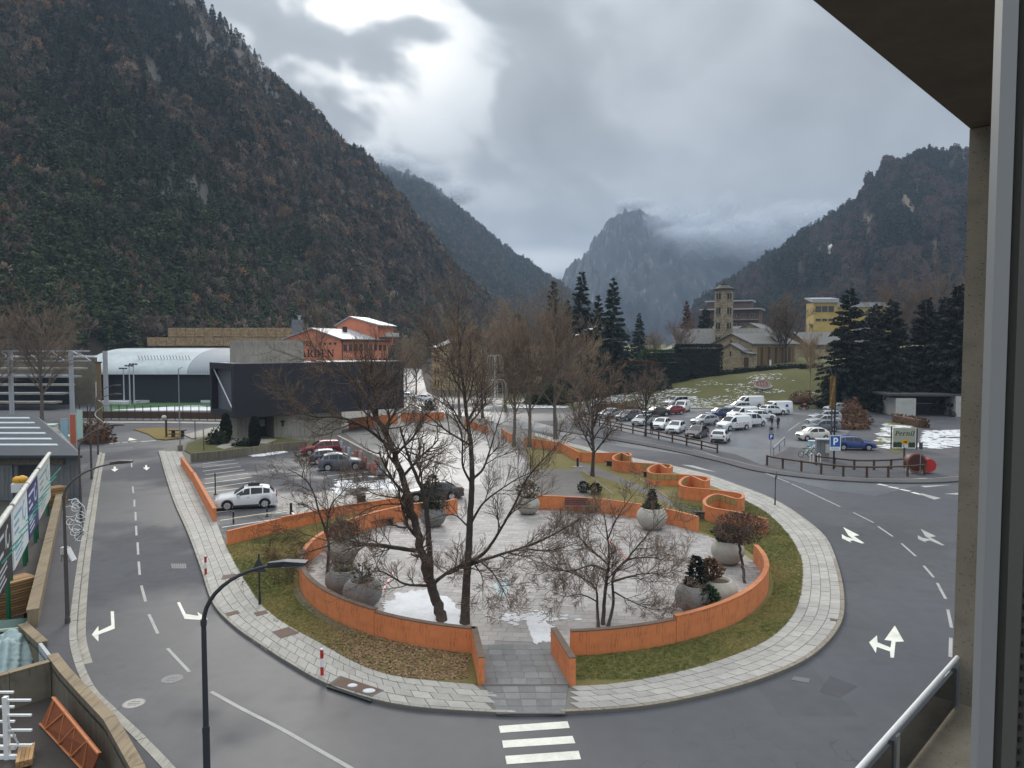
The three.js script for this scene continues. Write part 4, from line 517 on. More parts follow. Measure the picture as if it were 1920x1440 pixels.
{
  const mark = (name, list, label, m = K.paint, y = 0.006) => { const o = T(name, label, 'road marking'); o.userData.kind = 'thing'; for (const p of list) M('stripe', new MB().prism(p, y, y), m, o); return o; };
  const bar = (a, b, w) => strip2([a, b], w), strip2 = (l, w) => [...offset(l, w / 2), ...offset(l, -w / 2).reverse()];
  mark('zebra_crossing', [[[-0.42,-22.94],[1.77,-23.24],[1.81,-22.82],[-0.36,-22.52]], [[-0.30,-22.07],[1.86,-22.34],[1.91,-21.92],[-0.26,-21.66]], [[-0.20,-21.22],[1.97,-21.50],[2.00,-21.05],[-0.15,-20.79]]], 'three cream zebra bars on the road before the entrance ramp');
  mark('road_arrow', [[[-18.10,-33.09],[-17.95,-33.09],[-16.82,-31.03],[-17.14,-30.37],[-16.75,-29.65],[-17.42,-30.37],[-17.68,-31.33],[-17.34,-30.73],[-17.17,-31.41]]], 'white left turn arrow painted on the left road');
  mark('road_arrow', [[[-15.61,-34.22],[-15.52,-34.31],[-14.56,-32.75],[-13.89,-32.51],[-14.15,-33.00],[-13.37,-32.19],[-13.16,-31.47],[-13.45,-32.00],[-14.35,-32.15]]], 'white right turn arrow on the left road beside the pavement');
  mark('road_arrow', [[[-39.29,-73.14],[-39.10,-73.14],[-38.44,-71.95],[-38.08,-71.71],[-37.63,-70.19],[-38.72,-71.56],[-38.56,-71.71]]], 'small white ahead arrow far up the left road, left lane');
  mark('road_arrow', [[[-36.67,-74.12],[-36.50,-74.12],[-35.79,-72.74],[-35.48,-72.66],[-34.97,-70.94],[-36.10,-72.50],[-35.99,-72.74]]], 'small white ahead arrow far up the left road, right lane');
  mark('road_arrow', [[[14.54,-28.10],[14.66,-28.07],[15.51,-29.61],[15.87,-29.65],[16.39,-31.38],[15.16,-29.81],[15.40,-29.71],[15.02,-29.05],[14.76,-29.57],[15.10,-30.30],[14.42,-29.57],[14.19,-28.53],[14.51,-29.11],[14.81,-28.66]]], 'white ahead and left arrow on the right road before the window');
  mark('road_arrow', [[[21.83,-48.66],[21.91,-46.53],[21.48,-46.35],[21.34,-44.64],[21.15,-44.61],[20.94,-45.31],[20.65,-45.11],[20.62,-44.71],[20.49,-45.79],[20.94,-46.85],[20.90,-46.10],[21.13,-45.75],[21.22,-46.56]]], 'white forked arrow near the kerb on the right road');
  mark('road_arrow', [[[26.68,-48.19],[26.61,-46.28],[26.13,-46.07],[25.94,-44.18],[25.75,-44.18],[25.69,-45.31],[25.24,-45.11],[25.18,-44.71],[25.13,-45.65],[25.61,-46.56],[25.55,-45.93],[25.82,-45.58],[25.96,-46.35]]], 'worn white forked arrow in the outer lane of the right road', K.paintWorn);
  mark('road_arrow', [[[16.99,-74.37],[18.05,-73.79],[18.28,-73.14],[19.30,-69.90],[18.06,-71.71],[17.59,-72.98]]], 'stretched white arrow on the wet road by the snaking wall', K.paintWorn);
  const dash = (list, w) => list.map(([a, b]) => bar(a, b, w));
  mark('lane_dashes', dash([[[-39.84,-77.59],[-37.35,-72.82]], [[-32.20,-62.85],[-30.65,-59.89]], [[-29.30,-57.39],[-28.04,-54.90]], [[-27.07,-53.13],[-25.74,-50.52]], [[-24.96,-49.01],[-23.67,-46.51]], [[-22.78,-44.86],[-21.41,-42.20]], [[-20.70,-40.83],[-19.44,-38.42]], [[-18.50,-36.69],[-17.15,-34.37]], [[-16.19,-32.71],[-14.74,-30.49]], [[-13.63,-28.96],[-11.85,-26.84]]], 0.12), 'worn centre dashes along the left road', K.paintWorn);
  mark('lane_line', [[...offset(spline([[-10.42,-25.27],[-9.01,-24.13],[-7.38,-22.89],[-5.89,-21.67],[-4.53,-20.55],[-2.82,-19.11]], 30), 0.07), ...offset(spline([[-10.42,-25.27],[-9.01,-24.13],[-7.38,-22.89],[-5.89,-21.67],[-4.53,-20.55],[-2.82,-19.11]], 30), -0.07).reverse()]], 'long pale line sweeping down the front road to the bottom edge', K.paintWorn);
  mark('lane_dashes', dash([[[20.91,-85.60],[22.78,-76.87]], [[23.36,-73.79],[24.18,-64.57]], [[24.18,-64.07],[24.36,-54.90]], [[24.46,-52.96],[24.44,-49.90]], [[24.22,-48.86],[23.87,-46.25]], [[23.56,-44.61],[22.95,-41.87]], [[22.39,-40.03],[21.78,-37.98]], [[21.46,-37.11],[20.51,-34.73]], [[19.78,-33.31],[18.67,-31.13]], [[18.00,-30.04],[16.87,-28.15]], [[16.08,-26.93],[15.13,-25.56]]], 0.13), 'pale dashes curving round the right road', K.paintWorn);
  mark('give_way_dashes', dash([[[31.34,-65.34],[31.86,-64.57]], [[31.60,-63.95],[32.00,-63.09]], [[31.91,-62.73],[32.34,-61.91]], [[32.30,-61.56],[32.67,-60.77]], [[32.61,-60.33],[32.88,-59.24]]], 0.4), 'white give way dashes at the side street before the red tank');
  mark('hatched_triangle', [[[33.15,-59.89],[33.62,-57.99],[32.78,-57.39],[32.78,-59.67]], [[34.66,-66.12],[37.35,-66.93],[38.09,-66.12],[34.96,-65.60]], [[34.77,-63.09],[37.74,-63.58],[34.83,-62.38]], [[38.40,-66.66],[40.64,-67.20],[40.16,-66.39]], [[34.84,-59.67],[36.39,-60.11],[35.87,-59.24]]], 'worn white hatching in the side street mouth', K.paintWorn);
  mark('lane_dashes', dash([[[-48.94,-90.25],[-48.75,-90.74]], [[-48.60,-90.94],[-48.23,-91.24]], [[-48.01,-91.44],[-47.44,-91.74]], [[-47.19,-91.90],[-46.64,-92.25]], [[-46.11,-92.25],[-44.75,-93.29]]], 0.35), 'give way dashes across the far end of the left road', K.paint);
  mark('give_way_triangle', [[[-48.13,-93.16],[-47.49,-94.08],[-49.59,-96.26]]], 'white painted triangle beyond the give way dashes on the left road');
  mark('parking_lines', [...[[0,1238,240,1209],[0,1264,265,1232],[0,1292,285,1258],[30,1314,310,1283],[15,1344,340,1309],[10,1376,368,1338],[0,1410,400,1368]].map(() => null).filter(Boolean), ...[[[-30.96,-74.21],[-28.66,-76.72]], [[-30.02,-71.93],[-27.60,-74.72]], [[-29.13,-69.79],[-26.55,-72.57]], [[-28.11,-67.91],[-25.48,-70.54]], [[-27.27,-65.72],[-24.42,-68.62]], [[-26.33,-63.43],[-23.40,-66.66]], [[-25.39,-61.29],[-22.34,-64.69]], [[-24.80,-59.83],[-22.39,-61.52]], [[-21.56,-52.18],[-17.28,-54.90]], [[-19.79,-50.05],[-16.10,-52.81]], [[-18.91,-48.13],[-15.23,-51.15]], [[-15.65,-52.51],[-14.31,-50.17]], [[-23.49,-80.19],[-22.58,-81.59]], [[-22.05,-77.72],[-20.98,-79.42]], [[-21.03,-75.58],[-19.79,-77.54]], [[-18.85,-71.30],[-15.08,-74.89]], [[-17.85,-69.20],[-13.82,-72.17]], [[-16.81,-67.21],[-12.71,-70.08]], [[-15.70,-65.33],[-11.79,-68.26]], [[-14.64,-63.00],[-10.67,-65.86]], [[-13.61,-60.95],[-9.67,-63.93]], [[-12.58,-58.91],[-8.87,-61.52]], [[-11.54,-56.91],[-8.08,-59.02]]].map((l) => strip2(l, 0.12))], 'white bay lines painted in the small car park', K.paint, 0.126);
  const bay = (p, q, label) => mark('bay_line', [strip2([p, q], 0.12)], label, K.paintWorn);
  bay([23.01,-90.25], [27.39,-91.24], 'pale bay line before the white hatchback nearest the road'); bay([38.57,-103.77], [44.64,-115.25], 'pale line beside the metal rail in the big car park');
}

// ---------------------------------------------------------------- buildings
function windowPart(parent, x, y, z, w, h, ry = 0, frame = K.navyFrame, pane = K.pane) {   // a framed opening on a wall that faces local +z before ry
  const f = M('window', new MB().box(0, h / 2 + 0.04, 0.03, w + 0.16, 0.08, 0.1).box(0, -h / 2 - 0.04, 0.04, w + 0.2, 0.08, 0.14).box(-w / 2 - 0.04, 0, 0.03, 0.08, h, 0.1).box(w / 2 + 0.04, 0, 0.03, 0.08, h, 0.1).box(0, 0, 0.02, 0.05, h, 0.06), frame, parent);
  f.position.set(x, y, z); f.rotation.y = ry; M('pane', new MB().box(0, 0, 0.005, w, h, 0.02), pane, f); return f;
}
function gable(o, w, d, h, rh, wm, rm, over = 0.5, th = 0.22, z0 = 0) {   // ridge along z, front at z = z0, going back
  M('wall', new MB().prism([[-w / 2, z0], [w / 2, z0], [w / 2, z0 - d], [-w / 2, z0 - d]], -2, h).tri(V(-w / 2, h, z0), V(w / 2, h, z0), V(0, h + rh, z0)).tri(V(w / 2, h, z0 - d), V(-w / 2, h, z0 - d), V(0, h + rh, z0 - d)), wm, o);
  const k = (w / 2 + over) / (w / 2), e = h - rh * (k - 1), mb = [];
  for (const s of [-1, 1]) { const A = [V(s * w / 2 * k, e, z0 + over), V(0, h + rh, z0 + over), V(0, h + rh, z0 - d - over), V(s * w / 2 * k, e, z0 - d - over)], B = A.map((p) => p.clone().setY(p.y + th)); mb.push(M('roof', new MB().hexa([...(s < 0 ? A : A.slice().reverse()), ...(s < 0 ? B : B.slice().reverse())]), rm, o)); }
  return mb;
}
{ // black box museum on its concrete foot
  const o = T('museum', 'long black box building raised on a rough concrete base beside the small car park', 'building', [-33.6, 0, -90], 0.684);
  M('black_volume', new MB().prism([[0.9, 0], [23.7, 0], [23.7, -9], [0.9, -9]], 3.1, 9.7, true), K.navy, o);
  M('end_frame', new MB().box(0.45, 3.42, -4.5, 0.9, 0.64, 9).box(0.45, 9.34, -4.5, 0.9, 0.72, 9).box(0.45, 6.39, -0.45, 0.9, 5.3, 0.9).box(0.45, 6.39, -8.7, 0.9, 5.3, 0.6), K.navy, o);
  M('recessed_window', new MB().box(0.86, 6.39, -4.65, 0.06, 5.3, 7.5), mat([0.12, 0.125, 0.15], 0.5), o);
  M('strut', new MB().cyl(V(0.3, 8.95, -8.3), V(0.3, 3.8, -0.95), 0.09), K.steelLight, o);
  M('roof_edge', new MB().box(11.85, 9.74, -0.15, 23.7, 0.08, 0.3).box(11.85, 9.74, -8.85, 23.7, 0.08, 0.3).box(0.15, 9.74, -4.5, 0.3, 0.08, 8.4), K.steel, o);
  M('roof_gravel', new MB().box(11.85, 9.71, -4.5, 23, 0.04, 8.4), K.slush, o);
  M('roof_tower', new MB().box(6.2, 11.15, -5.2, 8.2, 2.9, 4.4), K.concrete, o);
  M('concrete_pier', new MB().box(2.6, 1.5, -4.2, 2.6, 3.2, 3), K.concrete, o);
  const base = M('concrete_base', new MB().prism([[5.6, -1.6], [7.7, -0.7], [14.6, -1.0], [16.6, -5], [14, -8], [6, -7]], -0.3, 3.14), K.concrete, o);
  M('entrance_wall', new MB().prism([[5.55, -1.57], [7.68, -0.66], [7.7, -0.72], [5.6, -1.62]], 0, 3.1), K.concrete, base);
  M('entrance', new MB().box(4.75, 1.5, -4.6, 1.9, 3.1, 0.2), K.black, o);
  const d = M('glass_door', new MB().box(4.9, 1.2, -4.4, 1.3, 2.4, 0.08), K.pane, o); M('notice', new MB().box(4.95, 1.9, -4.34, 0.9, 0.9, 0.02), K.offWhite, d);
  M('wall_emblem', new MB().box(6.5, 2.0, -1.16, 0.3, 0.8, 0.05, -0.4).box(6.5, 2.2, -1.14, 0.62, 0.16, 0.05, -0.4), K.black, o);
}
{ // orange hotel
  const o = T('hotel', 'orange hotel with its name on the gable behind the black museum', 'building', [-48.6, 0, -182], -0.26);
  gable(o, 15.5, 27, 13.4, 2.5, K.hotel, K.roofMetal, 0.5, 0.25);
  const c = document.createElement('canvas'); c.width = 512; c.height = 192; const x = c.getContext('2d'); x.fillStyle = '#000'; x.fillRect(0, 0, 512, 192); x.fillStyle = '#fff'; x.textAlign = 'left';
  x.font = 'bold 62px serif'; x.fillText('HOTEL', 14, 62); x.font = 'bold 98px serif'; x.fillText('GARDEN', 12, 168, 440);
  const st = (cx, cy, r) => { x.beginPath(); for (let k = 0; k < 10; k++) { const a = -Math.PI / 2 + k * Math.PI / 5, q = k % 2 ? r * 0.42 : r; x.lineTo(cx + Math.cos(a) * q, cy + Math.sin(a) * q); } x.fill(); }; for (let k = 0; k < 4; k++) st(300 + k * 52, 42, 20);
  const am = new THREE.CanvasTexture(c); const sg = new THREE.PlaneGeometry(13.4, 5.0); const s = new THREE.Mesh(sg, new THREE.MeshStandardMaterial({ color: C(0.02, 0.008, 0.008), roughness: 0.8, alphaMap: am, transparent: true })); s.name = 'painted_name'; s.position.set(0.9, 10.9, 0.02); o.add(s);
  for (const [y, hh] of [[11.3, 1.5], [7.4, 1.9], [3.6, 1.9]]) for (let k = 0; k < 9; k++) windowPart(o, 7.77, y, -1.9 - k * 2.85, 1.5, hh, Math.PI / 2, K.ink);
  for (let k = 0; k < 3; k++) M('downpipe', new MB().cyl(V(7.85, 0, -0.4 - k * 12), V(7.85, 13.2, -0.4 - k * 12), 0.09), K.black, o);
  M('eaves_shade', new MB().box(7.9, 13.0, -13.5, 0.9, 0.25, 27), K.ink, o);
  M('chimney', new MB().box(2.5, 15.6, -12, 0.9, 2.2, 0.9), K.black, o);
  const u = new MB(); u.prism([[-4, -20], [8, -20], [8, -30], [-4, -30]], 12, 17.2).tri(V(-4, 17.2, -20), V(8, 17.2, -20), V(0, 19.4, -20)); M('upper_volume', u, K.hotel, o);
  M('upper_roof', new MB().hexa([V(-0.1, 19.4, -19.5), V(8.9, 17.0, -19.5), V(8.9, 17.0, -30.5), V(-0.1, 19.4, -30.5), V(-0.1, 19.7, -19.5), V(8.9, 17.3, -19.5), V(8.9, 17.3, -30.5), V(-0.1, 19.7, -30.5)]).hexa([V(-4.5, 17.0, -19.5), V(-0.1, 19.4, -19.5), V(-0.1, 19.4, -30.5), V(-4.5, 17.0, -30.5), V(-4.5, 17.3, -19.5), V(-0.1, 19.7, -19.5), V(-0.1, 19.7, -30.5), V(-4.5, 17.3, -30.5)]), K.roofMetal, o);
  const b = M('balcony', new MB().box(9, 14.2, -25, 2, 0.2, 9), K.greyWall, o); M('railing', new MB().box(9.9, 14.8, -25, 0.06, 1.0, 9), K.offWhite, b);
  const v = T('chimney_block', 'dark grey roof box with a small vent left of the orange hotel', 'chimney', [-61.64,13.02,-215.00]); M('shaft', new MB().box(0, 2.7, 0, 2.6, 7, 2.6), K.sheetGrey, v); M('cowl', new MB().cyl(V(0.6, 6.2, 0), V(0.6, 7.2, 0), 0.35).cyl(V(0.6, 7.2, 0), V(0.6, 7.35, 0), 0.7), K.steelLight, v);
}
{ // sports hall with its barrel roof
  const o = T('sports_hall', 'long sports hall with pale barrel roof and dark walls below the hillside', 'building', [0, 0, 0]);
  M('wall', new MB().prism([[-88.6, -155], [-52, -155], [-52, -186], [-88.6, -186]], -1, 6.1), K.hallWall, o);
  const prof = (t) => [lerp(-154.3, -172, Math.sin(t * Math.PI / 2)), 5.9 + 5.3 * (1 - Math.cos(t * Math.PI / 2)) ** 0.75 * 1.0], barrel = (x0, x1) => { const mb = new MB(); for (let k = 0; k < 14; k++) { const f = (t) => { const a = t * Math.PI / 2; return [-154.3 - 17.7 * (1 - Math.cos(a)), 5.9 + 5.3 * Math.sin(a)]; }; const [z0, y0] = f(k / 14), [z1, y1] = f((k + 1) / 14); mb.quad(V(x0, y0, z0), V(x1, y0, z0), V(x1, y1, z1), V(x0, y1, z1)); } return mb; };
  M('pale_roof', barrel(-88.9, -67.2).build(0.5), K.hallRoof, o); M('grey_roof', barrel(-67.15, -57).build(0.5), K.hallRoofGrey, o); M('roof_flat', new MB().box(-73, 11.1, -179, 32, 0.3, 14), K.hallRoofGrey, o);
  M('roof_end', new MB().prism([[-88.95, -154.4], [-88.8, -154.4], [-88.8, -171], [-88.95, -171]], 5.8, 6.2), K.steelLight, o);
  for (let k = 0; k < 17; k++) M('skylight', new MB().box(-78.6 + k * 0.66, 9.33, -157.4, 0.22, 0.05, 1.2, 0, 0, -0.9), K.lampClear, o);
  M('gutter', new MB().box(-72.8, 5.95, -154.2, 32, 0.16, 0.2), K.steelLight, o);
  const o2 = T('low_hall', 'low hall with a grey snow streaked roof left of the barrel roofed hall', 'building', [0, 0, 0]);
  M('wall', new MB().prism([[-112, -150], [-89.4, -150], [-89.4, -170], [-112, -170]], -1, 5.6), K.hallWall, o2); M('roof', new MB().hexa([V(-113, 5.6, -149.2), V(-89.3, 5.6, -149.2), V(-89.3, 9.4, -168), V(-113, 9.4, -168), V(-113, 5.85, -149.2), V(-89.3, 5.85, -149.2), V(-89.3, 9.65, -168), V(-113, 9.65, -168)]), K.hallRoofGrey, o2);
  const o3 = T('long_shed', 'long flat grey roofed shed behind the barrel roofed hall', 'building', [0, 0, 0]); M('wall', new MB().prism([[-96, -196], [-44, -196], [-44, -216], [-96, -216]], -1, 10.6), K.sheetGrey, o3); M('roof', new MB().box(-70, 10.9, -206, 53, 0.5, 21), K.hallRoofGrey, o3); M('dark_opening', new MB().box(-64.5, 9.0, -195.8, 4, 1.6, 0.3), K.black, o3);
}
{ // terraces of stone on the slope
  const terr = (label, px0, x0, x1, y0, y1, z, n) => { const o = T('stone_terrace', label, 'retaining wall', [0, 0, 0]); M('fill', new MB().box((x0 + x1) / 2, (y0 + y1) / 2 - 2, z - 4, x1 - x0, y1 - y0 + 3.9, 7.4), K.earth, o); const r = rngOf(n); for (let k = 0; k < n; k++) { const w = (x1 - x0) / n; M('stone_block', new MB().box(x0 + (k + 0.5) * w, (y0 + y1) / 2, z - 0.1 * r(), w - 0.12, (y1 - y0) * (0.94 + 0.06 * r()), 0.7), K.terraceStone, o); } };
  terr('lower tan stone terrace wall above the sports hall', 0, -114.97, -69.86, 11.6, 14.4, -236, 15);
  terr('upper tan stone terrace wall above the sports hall', 0, -112.08, -71.01, 14.6, 17.6, -244, 14);
}
{ // ochre stone house
  const o = T('ochre_house', 'ochre rubble stone house with snow strips on its roof among bare trees', 'house', [-12.6, 0, -199], 0.32);
  const [l] = gable(o, 13.2, 11, 11.2, 2.7, K.ochre, K.slateDark, 0.5);
  for (let k = 0; k < 3; k++) M('snow_strip', new MB().hexa([V(-6.6, 11.3, -1.2 - k * 3.4), V(-0.6, 13.83, -1.2 - k * 3.4), V(-0.6, 13.83, -3.2 - k * 3.4), V(-6.6, 11.3, -3.2 - k * 3.4), V(-6.6, 11.45, -1.2 - k * 3.4), V(-0.6, 13.98, -1.2 - k * 3.4), V(-0.6, 13.98, -3.2 - k * 3.4), V(-6.6, 11.45, -3.2 - k * 3.4)]).build(), K.snow, l);
  for (const y of [8.2, 5, 1.8]) for (const z of [-2.6, -6.2]) windowPart(o, -6.62, y, z, 0.9, 1.5, -Math.PI / 2, K.woodDark);
  windowPart(o, 2.8, 8.5, 0.02, 0.9, 1.3, 0, K.woodDark); windowPart(o, -2.8, 5, 0.02, 0.9, 1.4, 0, K.woodDark);
}
{ // church with round bell tower
  const o = T('bell_tower', 'round stone bell tower with twin arched windows above the car park hill', 'tower', [55.8, 7.6, -197.5]);
  M('tower_wall', new MB().geo(new THREE.CylinderGeometry(2.34, 2.42, 19, 32, 1, true).translate(0, 9.3, 0)).build(0.6), K.stone, o);
  for (const y of [17.1, 13.3, 9.4, 5.7]) for (const a of [-0.62, 0.62, 2.2, -2.2]) {
    const w = M('twin_window', (() => { const mb = new MB(); for (const s of [-1, 1]) { const sh = new THREE.Shape(); sh.moveTo(-0.24, -0.8); sh.lineTo(0.24, -0.8); sh.lineTo(0.24, 0.45); sh.absarc(0, 0.45, 0.24, 0, Math.PI); mb.geo(new THREE.ExtrudeGeometry(sh, { depth: 0.16, bevelEnabled: false, curveSegments: 6 }), new THREE.Matrix4().makeTranslation(s * 0.34, 0, -0.02)); } return mb; })(), K.black, o);
    w.position.set(Math.sin(a - 0.27) * 2.3, y, Math.cos(a - 0.27) * 2.3); w.rotation.y = a - 0.27; M('column', new MB().cyl(V(0, -0.8, 0.14), V(0, 0.5, 0.14), 0.09), K.stone, w); M('arch_stones', new MB().box(0, 0.82, 0.08, 1.4, 0.12, 0.2).box(0, -0.86, 0.1, 1.3, 0.12, 0.24), K.stone, w);
  }
  M('cornice', new MB().geo(new THREE.CylinderGeometry(2.62, 2.62, 0.4, 28).translate(0, 18.9, 0)), K.slateDark, o);
  M('cap', new MB().geo(new THREE.ConeGeometry(2.75, 1.6, 28).translate(0, 19.9, 0)), K.slateDark, o); M('finial', new MB().geo(new THREE.CylinderGeometry(0.9, 1.1, 0.5, 12).translate(0, 20.5, 0)).geo(new THREE.SphereGeometry(0.35, 8, 6).translate(0, 20.95, 0)), K.slateDark, o);
  const ch = T('stone_chapel', 'pale stone chapel with slate roof in front of the bell tower', 'chapel', [53.6, 7.1, -182.2], -0.9);
  gable(ch, 11, 20, 5.2, 2.3, K.stonePlaster, K.slate, 0.5);
  M('timber_side', new MB().box(5.56, 2.2, -10.4, 0.12, 4.4, 16), K.woodPole, ch); for (let k = 0; k < 16; k++) M('plank', new MB().box(5.66, 2.2, -3 - k, 0.1, 4.3, 0.82), k % 3 === 1 ? K.woodDark : K.woodPole, ch);
  M('slit_window', new MB().box(-0.3, 5.4, 0.01, 0.34, 1.2, 0.1), K.black, ch);
  const ap = T('chapel_apse', 'small gabled stone annexe at the front of the chapel', 'annexe', [51.6, 6.9, -176.5], -0.72); gable(ap, 5.4, 5, 3.8, 1.5, K.stonePlaster, K.slate, 0.35); M('slit_window', new MB().box(0, 3, 0.01, 0.3, 1.1, 0.1), K.black, ap); 
  M('lean_to', new MB().box(3.8, 1.4, -1.6, 2.3, 3.4, 3), K.stone, ap); M('lean_to_roof', new MB().box(3.9, 3.3, -1.6, 2.9, 0.2, 3.6, 0, -0.2), K.slate, ap); M('door', new MB().box(3.9, 1.1, -0.06, 1.1, 2.2, 0.12), K.woodDark, ap);
  const nv = T('church_nave', 'church nave with broad slate roofs stretching behind the bell tower', 'church', [58.6, 8, -203], -0.25 - Math.PI / 2); gable(nv, 11, 27, 3.6, 4.6, K.greyWall, K.slate, 0.6, 0.25, 14);
  const h1 = T('slate_house', 'low house with slate roof right behind the chapel', 'house', [67, 8.2, -211], -0.6); gable(h1, 9, 12, 7.6, 2.2, K.stonePlaster, K.slate, 0.5);
  windowPart(h1, 0, 7.6, 0.02, 1.1, 0.9, 0, K.woodDark);
  const h2 = T('brown_gable_house', 'brown house with a long grey roof right of the two bare hill trees', 'house', [87.5, 8.6, -232], -1.1); gable(h2, 11, 17, 3.6, 3.6, K.woodPole, K.slate, 0.5);
  const h3 = T('white_low_house', 'pale low house left of the bell tower', 'house', [48.4, 7.4, -211], 0.1); gable(h3, 12, 8, 2.8, 1.4, K.greyWall, K.slate, 0.4); for (let k = 0; k < 4; k++) windowPart(h3, -4.4 + k * 2.8, 1.7, 0.02, 1, 1, 0, K.woodDark);
}
{ // apartment block behind the tower
  const o = T('apartment_block', 'reddish apartment block with snowy stepped roofs behind the bell tower', 'building', [91.5, 10, -300], -0.42);
  M('wall', new MB().prism([[-15, 0], [7, 0], [7, -14], [-15, -14]], -4, 16), K.brickRed, o);
  M('roof', new MB().box(-4, 16.3, -6.2, 24, 0.5, 17), K.roofMetal, o); M('attic', new MB().box(-5, 18, -8, 17, 3, 9), K.brickRed, o); M('attic_roof', new MB().box(-5, 19.8, -8, 19, 0.5, 11), K.roofMetal, o);
  for (let f = 0; f < 4; f++) { for (let k = 0; k < 6; k++) windowPart(o, -13 + k * 3.5, 2.2 + f * 3.7, 0.03, 1.7, 2.1, 0, K.offWhite); const b = M('balcony', new MB().box(-4, 0.9 + f * 3.7, 0.7, 22, 0.25, 1.4), K.greyWall, o); M('railing', new MB().box(-4, 1.6 + f * 3.7, 1.35, 22, 0.9, 0.06), f % 2 ? K.brickRed : K.offWhite, b); }
  const y = T('yellow_building', 'yellow building with rows of dark windows behind the big firs', 'building', [113.05, 11, -270], -0.12);
  M('wall', new MB().prism([[-4.2, 0], [4, 0], [4, -10], [-4.2, -10]], -4, 16.2), K.yellow, y); M('roof', new MB().hexa([V(-4.9, 16.2, 0.7), V(4.3, 16.2, 0.7), V(4.3, 18.2, -10.5), V(-4.9, 18.2, -10.5), V(-4.9, 17.6, 0.7), V(4.3, 17.6, 0.7), V(4.3, 18.6, -10.5), V(-4.9, 18.6, -10.5)]), K.roofMetal, y);
  for (let k = 0; k < 3; k++) { windowPart(y, -2.6 + k * 2.2, 13.9, 0.03, 1.75, 1.9, 0, K.woodDark); windowPart(y, -2.6 + k * 2.2, 10, 0.03, 1.6, 0.7, 0, K.brickRed); }
  M('pilaster', new MB().box(3.7, 8, 0.06, 0.5, 16, 0.3), K.yellow, y); M('side_balcony', new MB().box(-4.9, 8.5, -3, 1.2, 0.3, 5).box(-4.9, 5, -3, 1.2, 0.3, 5).box(-4.9, 1.8, -3, 1.2, 0.3, 5).box(-5.4, 5, -0.6, 0.15, 9, 0.15).box(-5.4, 5, -5.3, 0.15, 9, 0.15), K.greyWall, y);
  M('wing', new MB().prism([[4, -3], [24, -3], [24, -12], [4, -12]], -4, 14.6), K.yellow, y); M('wing_roof', new MB().box(14, 15.5, -7.5, 21, 1.7, 10.5), K.roofMetal, y); for (let k = 0; k < 8; k++) windowPart(y, 6.2 + k * 2.3, 12.4, -2.97, 1.5, 1.6, 0, K.woodDark);
  const gh = T('grey_gable_house', 'grey gabled house half hidden between the big firs', 'house', [113.40, 8, -238], -0.4); gable(gh, 9, 9, 10, 3, K.greyWall, K.slateDark, 0.5);
  const w = T('garden_wall', 'long tan stone wall on the hill right of the chapel', 'wall', [0, 0, 0]); M('wall_body', new MB().box(86.95, 9.3, -212, 24, 3, 0.6), K.stonePlaster, w); M('coping', new MB().box(86.95, 10.9, -212, 24.3, 0.16, 0.8), K.slateDark, w);
  const sh = T('snowy_house', 'house with snow covered roofs behind the tall spruces', 'house', [26.00, 0, -225], 0.25); gable(sh, 17, 11, 13, 4.5, K.greyWall, K.snow, 0.6); for (let f = 0; f < 3; f++) for (let k = 0; k < 4; k++) windowPart(sh, -5.6 + k * 3.7, 4 + f * 3.4, 0.03, 1.1, 1.5, 0, K.woodDark);
  const hut = T('small_hut', 'small pale hut with a white roof between the dark evergreens', 'hut', [29.27, 3, -190], 0.2); gable(hut, 4.4, 4, 5.5, 1.4, K.stonePlaster, K.slate, 0.4);
}
{ // garage on the far right
  const o = T('garage_row', 'low garage with white wall and dark gates on the far right', 'garage', [71.67, 0, -128], -0.12);
  M('wall', new MB().box(-4.9, 1.5, 0, 3.2, 3, 6), K.offWhite, o); M('wall', new MB().box(5.9, 1.7, 0.3, 6, 3.4, 6), K.offWhite, o); M('dark_gate', new MB().box(-0.4, 1.6, -1, 6.6, 3.2, 0.3), K.black, o); M('gate_rail', new MB().box(-0.4, 1.9, -0.7, 6.6, 0.14, 0.1), K.greyWall, o); M('roof', new MB().box(0.6, 3.55, -1, 17, 0.35, 8), K.slateDark, o);
  const w = T('low_white_wall', 'low white wall behind the shrubs left of the garage', 'wall', [70.08, 0, -138], 0); M('wall_body', new MB().box(0, 1, 0, 10, 2.4, 0.4), K.offWhite, w); M('coping', new MB().box(0, 2.25, 0, 10.2, 0.12, 0.55), K.greyWall, w);
}
